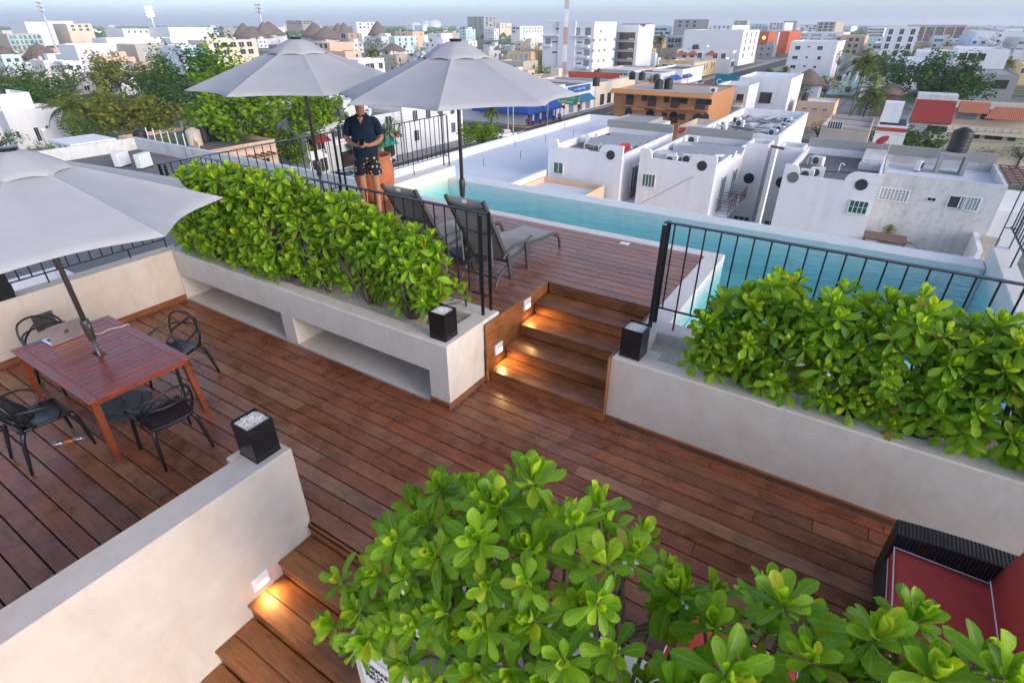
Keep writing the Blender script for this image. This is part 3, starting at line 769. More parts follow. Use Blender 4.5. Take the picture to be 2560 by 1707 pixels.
ot = thing('wicker_ottoman', 'low black wicker seat with red cushion hidden behind the foreground shrubs', 'ottoman', (0,0,0))
B(-.27,2.05,.02,.50,2.66,.28,ch=.02).build('ottoman_base', wk, ot)
cushion('seat_cushion', -.27,2.05,.282,.50,2.66,.40, ot)
# ================================================================== terracotta pot with plant
pot = thing('terracotta_pot', 'big rounded terracotta pot with a shrub behind the man', 'pot', (-8.50, 8.02, DZ))
MB().lathe([(.0,.0),(.20,0),(.24,.02),(.36,.25),(.41,.5),(.38,.74),(.34,.83),(.36,.85),(.375,.90),(.35,.92),(.32,.90),(.31,.80),(.0,.79)], 32, cap=False).build('pot', M['terracotta'], pot, True)
MB().lathe([(.0,.805),(.31,.80)], 16, cap=False).build('soil', M['dark'], pot)
pl = thing('potted_oleander', 'leafy potted shrub with pink flowers growing from the terracotta pot', 'plant', (-8.50, 8.02, DZ+.79))
rp_ = random.Random(21)
lf = MB(); fl = MB(); stm = MB()
def leaf_at(mb, p, d, up_, L_, w_):
    d = d.normalized(); s_ = d.cross(up_); s_ = s_.normalized() if s_.length > 1e-4 else Vector((1,0,0)); q = p+d*L_
    m1 = p+d*L_*.35; m2 = p+d*L_*.7; n_ = s_.cross(d)*L_*.12
    mb.add([p, m1+s_*w_+n_, m1-s_*w_+n_, m2+s_*w_*.8+n_*.6, m2-s_*w_*.8+n_*.6, q-n_], [(0,2,1),(1,2,4,3),(3,4,5)])
for i in range(26):
    a = rp_.uniform(0,2*pi); ln = rp_.uniform(.35,.85); o_ = Vector((math.cos(a),math.sin(a),0)) 
    if rp_.random() < .5: o_ = Vector((.75,.5,0)).normalized()*rp_.uniform(.5,1.2)
    path = smooth_path([Vector((o_.x*.1,o_.y*.1,0)), o_*ln*.25+Vector((0,0,ln*.6)), o_*ln*.55+Vector((0,0,ln*.9)), o_*ln*.85+Vector((0,0,ln*.72))],4)
    stm.tube(path, .006, 4)
    for p in path[3:]:
        for k_ in range(5):
            d = Vector((rp_.uniform(-1,1),rp_.uniform(-1,1),rp_.uniform(-.9,.5)))
            leaf_at(lf, p, d, Vector((0,0,1)), rp_.uniform(.08,.15), rp_.uniform(.009,.015))
    if i % 3 == 0:
        for k_ in range(9):
            c_ = path[-1]+Vector((rp_.uniform(-.05,.05),rp_.uniform(-.05,.05),rp_.uniform(-.04,.05)))
            leaf_at(fl, c_, Vector((rp_.uniform(-1,1),rp_.uniform(-1,1),rp_.uniform(0,1))), Vector((0,0,1)), .035, .014)
for i in range(40):
    c_ = Vector((-.30,-.12,.12))+Vector((rp_.gauss(0,.06),rp_.gauss(0,.06),rp_.gauss(0,.05)))
    leaf_at(fl if i % 2 else lf, c_, Vector((rp_.uniform(-1,1),rp_.uniform(-1,1),rp_.uniform(-.5,1))), Vector((0,0,1)), .05, .016)
stm.build('stem', plain('plant_stem',(.10,.09,.04),.8), pl); stuff(lf.build('foliage', plain('light_leaf',(.10,.20,.045),.5,rnd=.2), pl)); stuff(fl.build('flowers', M['pink'], pl))
# ================================================================== sign
sg = thing('pool_rules_sign', 'white pool rules sign reading NORMAS DE LA PISCINA on the front planter', 'sign')
B(-1.80,1.082,.28,-1.40,1.0895,.76,ch=.002).build('panel', M['paper'], sg)
def text(s, size, loc, rot, m, parent, name='lettering', ext=.001, bold=.0, align='LEFT', sx=1):
    c = bpy.data.curves.new(name, 'FONT'); c.body = s; c.size = size; c.extrude = ext; c.offset = bold; c.align_x = align; c.resolution_u = 2
    c.materials.append(m); tmp = bpy.data.objects.new(name, c); me_ = bpy.data.meshes.new_from_object(tmp); bpy.data.objects.remove(tmp)
    o = bpy.data.objects.new(name, me_); C.objects.link(o); o.location = loc; o.rotation_euler = rot; o.scale = (sx,1,1)
    if parent is not None: o.parent = parent
    return o
for i, s in enumerate(('NORMAS','DE LA','PISCINA')):
    text(s, .062, (-1.67, 1.0805, .655-.062*i), (pi/2,0,0), M['ink'], sg, bold=.0016, align='CENTER', sx=.85)
B(-1.535,1.0812,.30,-1.532,1.0818,.70).build('rule_line', M['ink'], sg)
for i in range(5):
    MB().tube([(math.cos(a)*.015-1.51,1.0812,.655-.05*i+math.sin(a)*.015) for a in [2*pi*k_/14 for k_ in range(14)]], .0022, 4, closed=True).build('prohibition_mark', M['redink'], sg)
    T([(-1.52,1.0812,.665-.05*i),(-1.50,1.0812,.645-.05*i)], .002, 4).build('prohibition_mark', M['redink'], sg)
    B(-1.485,1.0812,.652-.05*i,-1.42,1.0818,.657-.05*i).build('print_line', M['ink'], sg)
# ================================================================== hedge shrubs
def leaf_mat(name, a, b, c):
    k = N(name); oi = k.n('ObjectInfo'); ge = k.n('NewGeometry')
    s = k.math('FRACT', k.math('ADD', oi.outputs['Random'], ge.outputs['Random Per Island']))
    co = k.co(); n_ = k.noise(co, 14, 2)
    col = k.ramp(s, (0, a), (.55, b), (.93, c), (1, (c[0]*1.5, c[1]*1.02, c[2]*.8)))
    col = k.mix(.45, col, k.ramp(n_, (.3, .65), (.7, 1.25)), 'MULTIPLY')
    at = k.n('Attribute'); at.attribute_name = 'rib'; col = k.mix(k.ramp(at.outputs['Fac'], (.84, 0.0), (.97, .55)), col, (.42,.50,.14))
    back = k.mix(1.0, col, (.9, .95, .75), 'MULTIPLY')
    b_ = k.n('BsdfPrincipled'); k.l(col, b_.inputs['Base Color']); b_.inputs['Roughness'].default_value = .4; b_.inputs['Specular IOR Level'].default_value = .32
    t_ = k.n('BsdfTranslucent'); k.l(k.mix(1.0, col, (1.25, 1.2, .5), 'MULTIPLY'), t_.inputs[0])
    x = k.n('MixShader'); x.inputs[0].default_value = .44; k.l(b_.outputs[0], x.inputs[1]); k.l(t_.outputs[0], x.inputs[2]); k.l(x.outputs[0], k.o.inputs[0])
    return k.m
LM = [leaf_mat('shrub_leaf', (.13,.27,.010), (.22,.42,.015), (.31,.51,.024)),
      leaf_mat('shrub_leaf_young', (.31,.50,.022), (.41,.59,.034), (.50,.64,.055)),
      leaf_mat('shrub_leaf_old', (.20,.26,.012), (.30,.30,.02), (.38,.30,.03))]
stem_m = plain('shrub_bark', (.20,.16,.10), .85, 0, .2, .3, 18, .4, 60)
petal_m = plain('white_petal', (.80,.80,.74), .6)
S_ = (0,.22,.45,.66,.84,.96,1.0); W_ = (.03,.07,.135,.195,.19,.10,.0)
def leaf_shape(curl, fold, wave=0, ph=0):
    v = []; f_ = []
    for s, w_ in zip(S_, W_):
        z = curl*s*s
        y = s - abs(curl)*.12*s*s
        if w_ == 0: v.append((0, y, z)); continue
        wv = wave*math.sin(s*9+ph)
        v += [(-w_, y, z+fold*w_+wv), (0, y, z), (w_, y, z+fold*w_-wv)]
    for i in range(5):
        a = i*3; f_ += [(a, a+1, a+4, a+3), (a+1, a+2, a+5, a+4)]
    f_ += [(15,16,18),(16,17,18)]
    return v, f_
SHAPES = [leaf_shape(.16,.55), leaf_shape(-.06,.4,.02), leaf_shape(-.28,.35,.03,1), leaf_shape(-.52,.6,.035,2), leaf_shape(-.2,-.35,.035,3), leaf_shape(.05,.8,.03,4), leaf_shape(-.75,.25,.04,5)]
def ribs(me):
    n_ = len(me.vertices); at = me.attributes.new('rib', 'FLOAT', 'POINT'); pat = [0,1,0]*6+[1]
    at.data.foreach_set('value', (pat*(n_//19+1))[:n_]); return me
LMESH = {}
def leaf_mesh(si, mi):
    if (si, mi) not in LMESH: LMESH[(si, mi)] = ribs(MB().add(*SHAPES[si]).mesh('leaf', LM[mi], True))
    return LMESH[(si, mi)]
CAM = Vector((0,0,EYE))
def shrub(label, group, base, ros, seed, cap=300, size=.17):
    """ros: list of (tip position, axis, size factor)"""
    rr = random.Random(seed)
    t = thing('beach_naupaka_shrub', label, 'shrub', base, 0, group)
    bv = Vector(base); stems = MB(); leaves = []
    trunks = [bv+Vector((rr.uniform(-.25,.25), rr.uniform(-.08,.08), 0)) for _ in range(4)]
    for (p, ax, sc) in ros:
        b0 = min(trunks, key=lambda q: (q-p).length+rr.uniform(0,.3))
        mid = b0.lerp(p, .55)+Vector((rr.uniform(-.06,.06), rr.uniform(-.06,.06), rr.uniform(-.05,.06)))
        path = smooth_path([b0, mid, p-ax*.12, p-ax*.01], 3)
        stems.tube([q-bv for q in path], [.013-.007*i/len(path) for i in range(len(path))], 5)
        n = rr.randint(14, 21); a = ax.orthogonal().normalized(); b = ax.cross(a); o_ = rr.uniform(0, 6.3)
        for k_ in range(n):
            f_ = (k_+.5)/n; az = o_+k_*2.39996+rr.uniform(-.15,.15)
            th = math.radians(8+78*f_**1.15+rr.uniform(-10,10))
            L = size*sc*(.52+.5*f_**.55)*rr.uniform(.74,1.16)
            rad = a*math.cos(az)+b*math.sin(az)
            d = ax*math.cos(th)+rad*math.sin(th); nn = ax*math.sin(th)-rad*math.cos(th)
            if f_ > .75: d = (d+Vector((0,0,-.28))).normalized(); nn = (nn-d*nn.dot(d)).normalized()
            x_ = d.cross(nn).normalized(); tw = rr.uniform(-.3,.3)
            nn2 = nn*math.cos(tw)+x_*math.sin(tw); x_ = d.cross(nn2)
            si = rr.choice((0,0,5)) if f_ < .25 else (rr.choice((1,2,4,5)) if f_ < .65 else rr.choice((2,3,1,4,6)))
            mi = 1 if f_ < .33 and rr.random() < .8 else (2 if rr.random() < .028 else 0)
            pos = p - ax*(.055*f_) + rad*.006
            Mx = Matrix(((x_.x*L, d.x*L, nn2.x*L, pos.x-bv.x),(x_.y*L, d.y*L, nn2.y*L, pos.y-bv.y),(x_.z*L, d.z*L, nn2.z*L, pos.z-bv.z),(0,0,0,1)))
            leaves.append((L/(pos-CAM).length*(1 if sc > .8 else .5), Mx, si, mi))
    stems.build('stem', stem_m, t, True)
    leaves.sort(key=lambda q: -q[0])
    for (_, Mx, si, mi) in leaves[:cap]:
        o = link('leaf', leaf_mesh(si, mi), t); o.matrix_basis = Mx
    for mi in (0,1,2):
        mb = MB()
        for (_, Mx, si, m2) in leaves[cap:]:
            if m2 == mi: mb.add([Mx @ Vector(q) for q in SHAPES[si][0]], SHAPES[si][1])
        if mb.v: ribs(stuff(mb.build('foliage', LM[mi], t, True)).data)
    for (p, ax, sc) in rr.sample(ros, min(4, len(ros))):
        mb = MB(); c_ = p+ax*.02+Vector((rr.uniform(-.05,.05),rr.uniform(-.05,.0),-.02))-bv
        for q in range(3):
            cc = c_+Vector((rr.uniform(-.03,.03),rr.uniform(-.03,.03),rr.uniform(-.02,.02)))
            for k_ in range(5):
                a_ = k_*.62-1.2; leaf_at(mb, cc, Vector((math.cos(a_),-.4,math.sin(a_))), Vector((0,-1,.2)), .02, .005)
        mb.build('flower', petal_m, t)
def hedge(prefix, group, n, x0, x1, yc, zb, top, yfront, yback, seed, dmin, labels, size=.17, front_low=.35, ends=(True, True), over=.0, recess=None, infrac=.5):
    rr = random.Random(seed); pts = []
    def ok(p, dm): return all((p-q[0]).length > dm for q in pts)
    tries = 0
    while tries < 9000:
        tries += 1; x = rr.uniform(x0-.12, x1+.12); h = top(x)+.05*math.sin(x*5.1+seed)+.06*math.sin(x*11.7)
        e = min(1, min(x-x0+.3, x1-x+.3)/.45); h = zb+(h-zb)*(.55+.45*e)
        if rr.random() < .5:      # crown
            g = rr.uniform(-1,1); y = yc+g*(yback-yfront)/2*.95
            z = h-(h-zb)*.22*abs(g)**2.2+rr.uniform(-.13,.05)
            ax = Vector((rr.uniform(-.35,.35), g*.55-.15, 1)).normalized(); sc = rr.uniform(.85,1.15)
        else:                     # flank towards the terrace
            z = zb+front_low*(.35+.4*rr.random())+(h-zb-front_low*.5)*rr.random(); z = max(z, 1.0+rr.uniform(-.02,.05)); f_ = (z-zb)/(h-zb)
            y = yfront-.10*math.sin(pi*min(1,f_))+rr.uniform(-.06,.10)-over*(1-f_)+(.30*max(0,min(1,(x-recess)/1.2)) if recess is not None else 0)
            ax = Vector((rr.uniform(-.45,.45), -.62, .55+.5*f_)).normalized(); sc = rr.uniform(.78,1.05)
        if recess is not None and x > recess+.5 and z < zb+.32 and rr.random() < .75: continue
        p = Vector((x,y,z))
        if ok(p, dmin*rr.uniform(.75,1.1)): pts.append((p, ax, sc))
    m = len(pts); k_ = 0; tries = 0
    inner = []
    while tries < 1200 and len(inner) < m*infrac:
        tries += 1; p, ax, sc = rr.choice(pts[:m]); q = p-ax*rr.uniform(.12,.24)+Vector((rr.uniform(-.1,.1),rr.uniform(-.05,.05),rr.uniform(-.1,.02)))
        if q.z > .98: inner.append((q, (ax+Vector((rr.uniform(-.5,.5),rr.uniform(-.5,.5),0))).normalized(), .75))
    pts += inner
    for i in range(n):
        a, b = x0+(x1-x0)*i/n, x0+(x1-x0)*(i+1)/n
        sel = [q for q in pts if (a <= q[0].x+rr.uniform(-.08,.08) < b) or (i == 0 and q[0].x < a) or (i == n-1 and q[0].x >= b)]
        if sel: shrub(labels[i], group, ((a+b)/2, yc, zb), sel, seed*31+i, size=size)
def lin(tab):
    def f_(x):
        if x <= tab[0][0]: return tab[0][1]
        for (a, u), (b, v) in zip(tab, tab[1:]):
            if x <= b: return u+(v-u)*(x-a)/(b-a)
        return tab[-1][1]
    return f_
hedge('left', 'shrubs in the niche planter', 6, -8.95, -3.95, 4.52, .75, lin([(-9,1.95),(-8.2,2.12),(-6.5,2.18),(-5.6,2.08),(-4.8,2.02),(-4.2,1.8),(-3.8,1.55)]), 4.18, 4.88, 41, .185,
      ['leafy green shrub at the far left end of the niche planter', 'leafy green shrub second from the far left end of the niche planter',
       'dense green shrub left of the middle in the niche planter', 'dense green shrub right of the middle in the niche planter',
       'looser green shrub in the niche planter just before the last one', 'open green shrub in the niche planter nearest the black cube'], size=.175, recess=-6.7)
hedge('right', 'shrubs in the poolside planter', 5, -.88, 3.0, 5.3, .70, lin([(-1.0,1.62),(-.6,1.84),(.3,1.90),(1,1.93),(3,1.9)]), 5.02, 5.62, 42, .18,
      ['glossy green shrub at the left end of the poolside planter by the bare gravel', 'glossy green shrub second from the left in the poolside planter',
       'glossy green shrub in the middle of the poolside planter', 'glossy green shrub in the poolside planter above the sofa',
       'glossy green shrub of the poolside planter cut by the right picture edge'], size=.178)
hedge('front', 'shrubs in the foreground planter', 5, -1.75, 2.2, 1.48, .74, lin([(-1.8,1.5),(-1.5,1.85),(-1.2,2.08),(-.6,2.2),(0,2.12),(.45,2.26),(1.0,2.36),(2.2,2.2)]), 1.13, 1.80, 43, .20,
      ['large leaved green shrub in the foreground hanging over the stairs', 'large leaved green shrub in the foreground in front of the black cube',
       'large leaved green shrub in the foreground centre', 'large leaved green shrub in the foreground in front of the red ottoman',
       'large leaved green shrub in the foreground corner in front of the sofa'], size=.148, infrac=.15)
# ================================================================== man
def person():
    t = thing('person', 'man in navy T-shirt and patterned swim shorts looking down at a phone', 'person', (-8.02, 7.42, DZ), 0)
    face = math.radians(-32)          # he faces the camera, turned a little to his right
    t.rotation_euler = (0,0,math.radians(38))   # local -y points towards the camera side
    sc = 1.19; t.scale = (sc,sc,sc)
    V = []; E = []; RR = []
    def jt(p, r, par=None):
        V.append(p); RR.append(r if isinstance(r, tuple) else (r, r))
        if par is not None: E.append((par, len(V)-1))
        return len(V)-1
    pel = jt((0,0,.95), (.135,.10)); sp = jt((0,.005,1.10), (.135,.105), pel); ch = jt((0,.0,1.30), (.145,.11), sp)
    nb = jt((0,.01,1.44), (.085,.075), ch); nk = jt((0,-.005,1.50), (.066,.068), nb)
    h0 = jt((0,-.025,1.555), (.072,.080), nk); h1 = jt((0,-.03,1.635), (.078,.095), h0); h2 = jt((0,-.025,1.715), (.072,.088), h1)
    for s in (-1,1):
        sh = jt((s*.175,.01,1.40), .062, ch); el = jt((s*.265,.02,1.13), .047, jt((s*.235,.02,1.27), .054, sh))
        wr = jt((s*.075 if s < 0 else .10,-.235,1.075), (.030,.026), jt((s*.19,-.13,1.09), .040, el))
        pm = jt((s*.035 if s < 0 else .05,-.275,1.09), (.032,.016), wr)
        for q in range(4):
            b0 = Vector((s*(.02)+(.0 if s < 0 else .005), -.295, 1.115-.018*q))
            f1 = jt(tuple(b0), .009, pm); f2 = jt((b0.x-s*.012, -.325, b0.z+.004), .008, f1); jt((b0.x-s*.03, -.318, b0.z+.006), .007, f2)
        th = jt((s*.05, -.28, 1.125), .010, pm); jt((s*.03, -.30, 1.148), .008, th)
        hp = jt((s*.095,0,.90), (.085,.09), pel); kn = jt((s*.105,-.015,.50), (.056,.06), jt((s*.105,-.005,.70), .072, hp))
        cf = jt((s*.105,.015,.34), (.052,.055), kn); an = jt((s*.105,.02,.085), (.035,.038), cf)
        jt((s*.105,.05,.035), .034, an); ft = jt((s*.115,-.09,.032), (.040,.026), an); jt((s*.12,-.16,.024), (.036,.02), ft)
    me = bpy.data.meshes.new('body'); me.from_pydata(V, E, []); o = link('body', me, t)
    o.modifiers.new('skin', 'SKIN'); 
    for i, r in enumerate(RR): me.skin_vertices[0].data[i].radius = r
    me.skin_vertices[0].data[0].use_root = True
    sb = o.modifiers.new('sub', 'SUBSURF'); sb.levels = 2; sb.render_levels = 2
    me.materials.append(M['skin']); o.modifiers['skin'].use_smooth_shade = True
    def ring(cx, cy, z, rx, ry, n=20, p=2.4):
        out = []
        for i in range(n):
            a = 2*pi*i/n; c_, s_ = math.cos(a), math.sin(a)
            out.append((cx+rx*math.copysign(abs(c_)**(2/p), c_), cy+ry*math.copysign(abs(s_)**(2/p), s_), z))
        return out
    # T-shirt
    tor = [ring(0,.0,.875,.185,.145), ring(0,-.005,.95,.185,.15), ring(0,-.015,1.08,.178,.150), ring(0,-.01,1.2,.182,.14), ring(0,0,1.32,.190,.130), ring(0,.005,1.40,.178,.115), ring(0,.01,1.45,.135,.095), ring(0,.012,1.49,.088,.075)]
    MB().loft(tor, cap=False).build('t_shirt', M['navy'], t, True)
    for s in (-1,1):
        c = [Vector((s*.12,.008,1.39)), Vector((s*.185,.01,1.375)), Vector((s*.225,.018,1.28)), Vector((s*.25,.02,1.19))]
        MB().tube(smooth_path(c,3), [.07,.074,.075,.074,.072,.071,.07,.07,.069,.069], 14, cap=False).build('sleeve', M['navy'], t, True)
    MB().add([(-.05,-.098,1.465),(.05,-.098,1.465),(0,-.142,1.37),(0,-.13,1.44)],[(0,2,3),(3,2,1),(0,3,1)]).build('collar_skin', M['skin'], t)
    # swim shorts
    sm = N('swim_shorts_print'); co = sm.co()
    v = sm.n('TexVoronoi'); v.inputs['Scale'].default_value = 17; v.inputs['Randomness'].default_value = .75; sm.l(co, v.inputs['Vector'])
    f1 = sm.ramp(v.outputs['Distance'], (.30,1.0),(.34,0.0))
    colr = sm.ramp(v.outputs['Color'], (0,(.60,.20,.13)),(.4,(.65,.55,.18)),(.55,(.20,.45,.16)),(.8,(.70,.28,.2)))
    sm.bsdf(sm.mix(f1, (.010,.010,.022), colr), .85)
    w_ = [ring(0,0,.56+.0,.01,.01)]
    for s in (-1,1):
        MB().loft([ring(s*.112,-.005,.60,.108,.118,16,2.2), ring(s*.108,-.002,.70,.104,.118,16,2.2), ring(s*.095,0,.80,.098,.122,16,2.2), ring(s*.085,0,.90,.096,.125,16,2.2)], cap=False).build('shorts_leg', sm.m, t, True)
    MB().loft([ring(0,0,.80,.180,.132), ring(0,0,.88,.182,.136), ring(0,0,.96,.172,.13)], cap=False).build('shorts', sm.m, t, True)
    # head details
    hd = []
    for j in range(7):
        a = j/6*pi*.52; hd.append(ring(0,-.012,1.695+.10*math.cos(a)*1.0-.02, max(.012,.083*math.sin(a+.06)), max(.015,.102*math.sin(a+.06)), 16, 2))
    MB().loft(hd).build('hair', M['hair'], t, True)
    MB().add([(-.014,-.117,1.625),(.014,-.117,1.625),(0,-.142,1.618),(0,-.112,1.672)],[(0,1,2),(0,2,3),(1,3,2)]).build('nose', M['skin'], t)
    for s in (-1,1):
        MB().lathe([(.0,-.008),(.010,-.004),(.011,.0),(.008,.006),(.0,.008)],8,(s*.030,-.108,1.665)).build('eye', M['ink'], t)
        MB().lathe([(.006,-.03),(.014,-.015),(.016,.012),(.008,.03)],8,(s*.082,-.01,1.645)).build('ear', M['skin'], t, True)
    B(-.022,-.116,1.586,.022,-.110,1.592).build('mouth', plain('lips',(.35,.12,.09),.6), t)
    ph = tag(MB().box(-.035,-.07,-.005,.035,.07,.005,ch=.003).build('phone', M['blackbox']), 'dark smartphone held in both hands of the man', 'phone')
    mw = Matrix.Translation(t.location) @ Matrix.Rotation(math.radians(38),4,'Z') @ Matrix.Scale(sc,4) @ Matrix.Translation((.01,-.315,1.135)) @ Matrix.Rotation(.5,4,'X')
    ph.matrix_basis = mw
person()
# ================================================================== city helpers
GZ = -14.0
def solveX(px, Y, z):
    k_ = (px-1280)/F_PX; dz = z-EYE
    return (k_*(FW.y*Y+FW.z*dz)-RT.y*Y)/(RT.x-k_*FW.x)
def solveY(px, X, z):
    k_ = (px-1280)/F_PX; dz = z-EYE
    return (k_*(FW.x*X+FW.z*dz)-RT.x*X)/(RT.y-k_*FW.y)
def city_wall(name, base, dirt, amt=.35, streak=.5):
    k = N(name); tc = k.n('TexCoord'); co = k.co((1,1,1)); 
    a = k.noise(co, .35, 5, .65); b = k.noise(k.co((1.6,1.6,.14)), 1.0, 5, .7); d_ = k.noise(co, 2.6, 5, .7)
    f_ = k.math('MULTIPLY', k.ramp(b, (.45, 0.0), (.78, 1.0)), k.ramp(a, (.35, .25), (.65, 1.0)))
    c = k.mix(k.math('MULTIPLY', f_, streak), base, dirt)
    c = k.mix(k.ramp(d_, (.5, 0.0), (.8, amt)), c, dirt)
    k.bsdf(c, .9, 0, .15); return k.m
def shade(c, f_): return tuple(min(1, x*f_) for x in c)
CW = {}
for nm, c in dict(white=(.74,.73,.73), white2=(.66,.65,.66), old=(.60,.59,.57), cream=(.66,.56,.42), peach=(.66,.45,.32), orange=(.46,.215,.10), beige=(.46,.40,.33), concrete=(.34,.33,.31),
                  yellow=(.66,.48,.24), tan=(.40,.30,.22), mint=(.52,.66,.62), pink=(.58,.34,.30), bluew=(.58,.64,.72), red=(.45,.08,.05), brown=(.16,.11,.085), redroof=(.27,.045,.04), teal=(.03,.21,.27), orangered=(.50,.13,.06)).items():
    CW[nm] = city_wall('city_'+nm, c, shade(c, .42) if nm not in ('white','white2') else (.38,.37,.36), .16 if nm != 'old' else .6, .34 if nm != 'old' else .8)
CW['roofgrey'] = city_wall('roof_grey', (.17,.165,.16), (.07,.07,.068), .7, .2)
CW['roofwhite'] = city_wall('roof_white', (.62,.64,.68), (.36,.36,.38), .35, .1)
CW['roofpatch'] = None
k = N('roof_patchy'); co_ = k.co((1,.6,1)); n_ = k.noise(co_, .42, 6, .72, 1.4); k.bsdf(k.ramp(n_, (.44,(.07,.068,.066)),(.50,(.20,.2,.2)),(.56,(.66,.66,.67))), .9); CW['roofpatch'] = k.m
CW['rooftan'] = city_wall('roof_tan', (.42,.37,.33), (.2,.19,.18), .6, .1)
CW['black'] = plain('tank_black', (.014,.014,.016), .5)
CW['tankcream'] = plain('tank_cream', (.60,.50,.40), .6)
CW['metalw'] = plain('ac_casing', (.66,.66,.64), .5)
CW['grille'] = plain('ac_grille', (.06,.06,.062), .6)
CW['rust'] = plain('rusty_iron', (.16,.05,.03), .7)
CW['galv'] = plain('galvanised', (.42,.43,.44), .45, .4)
CW['thatch'] = plain('thatch', (.17,.125,.10), .95, var=.35, scale=1.2, bump=.6, bscale=12)
CW['tile'] = None
k = N('clay_tile'); co_ = k.co(); wv_ = k.n('TexWave', bands_direction='X'); wv_.inputs['Scale'].default_value = 1.6; k.l(co_, wv_.inputs['Vector']); k.bsdf(k.ramp(wv_.outputs['Fac'], (0,(.20,.06,.03)),(.6,(.48,.16,.08))), .85); k.bump(wv_.outputs['Fac'], .6, .08); CW['tile'] = k.m
k = N('orange_tile'); co_ = k.co(); wv_ = k.n('TexWave', bands_direction='X'); wv_.inputs['Scale'].default_value = 1.3; k.l(co_, wv_.inputs['Vector']); k.bsdf(k.ramp(wv_.outputs['Fac'], (0,(.30,.12,.04)),(.6,(.58,.27,.10))), .85); k.bump(wv_.outputs['Fac'], .6, .08); CW['otile'] = k.m
def pane_mat(name, a, b):
    k = N(name); oi = k.n('ObjectInfo'); k.bsdf(k.ramp(oi.outputs['Random'], (0,a),(1,b)), .12, 0, .5); return k.m
PM = dict(dark=pane_mat('window_dark',(.012,.014,.018),(.05,.055,.065)), green=pane_mat('window_green',(.01,.10,.06),(.02,.16,.10)), teal=pane_mat('window_teal',(.06,.16,.17),(.16,.28,.29)),
          pale=pane_mat('window_pale',(.20,.24,.27),(.34,.38,.40)), brown=pane_mat('window_brown',(.02,.016,.014),(.07,.05,.04)), dgreen=pane_mat('window_dark_green',(.008,.035,.032),(.02,.06,.055)))
FMAT = dict(white=plain('frame_white',(.70,.70,.70),.5), dark=plain('frame_dark',(.03,.03,.032),.5), tan=plain('frame_tan',(.55,.36,.2),.7), iron=plain('grille_iron',(.03,.022,.02),.6))
WU = {}
def win_mesh(n, m, fm):
    if (n, m, fm) in WU: return WU[(n, m, fm)]
    mb = MB(); t = .06; d0, d1 = -.07, -.001
    mb.box(-.5-t*.4,d0,.5,.5+t*.4,d1,.5+t).box(-.5-t*.9,d0*1.5,-.5-t,.5+t*.9,d1,-.5).box(-.5-t*.4,d0,-.4999,-.5+t*.5,d1,.4999).box(.5-t*.5,d0,-.4999,.5+t*.4,d1,.4999)
    for i in range(1, n):
        x = -.5+i/n; mb.box(x-.018,d0*.8,-.4998,x+.018,d1,.4998)
    for i in range(1, m):
        z = -.5+i/m; mb.box(-.4998,d0*.75,z-.014,.4998,d1,z+.014)
    WU[(n,m,fm)] = mb.mesh('window', FMAT[fm]); return WU[(n,m,fm)]
PU = {}
def pane_mesh(pk):
    if pk not in PU: PU[pk] = B(-.495,-.03,-.495,.495,-.002,.495).mesh('pane', PM[pk])
    return PU[pk]
ROT = dict(F=0, R=pi/2, L=-pi/2)
def window(parent, face, c, wd, ht, pk='dark', n=2, m=1, fm='white', name='window'):
    o = link(name, win_mesh(n, m, fm), parent, c, ROT[face]); o.scale = (wd, 1, ht)
    link('pane', pane_mesh(pk), o)
    return o
OCC = []
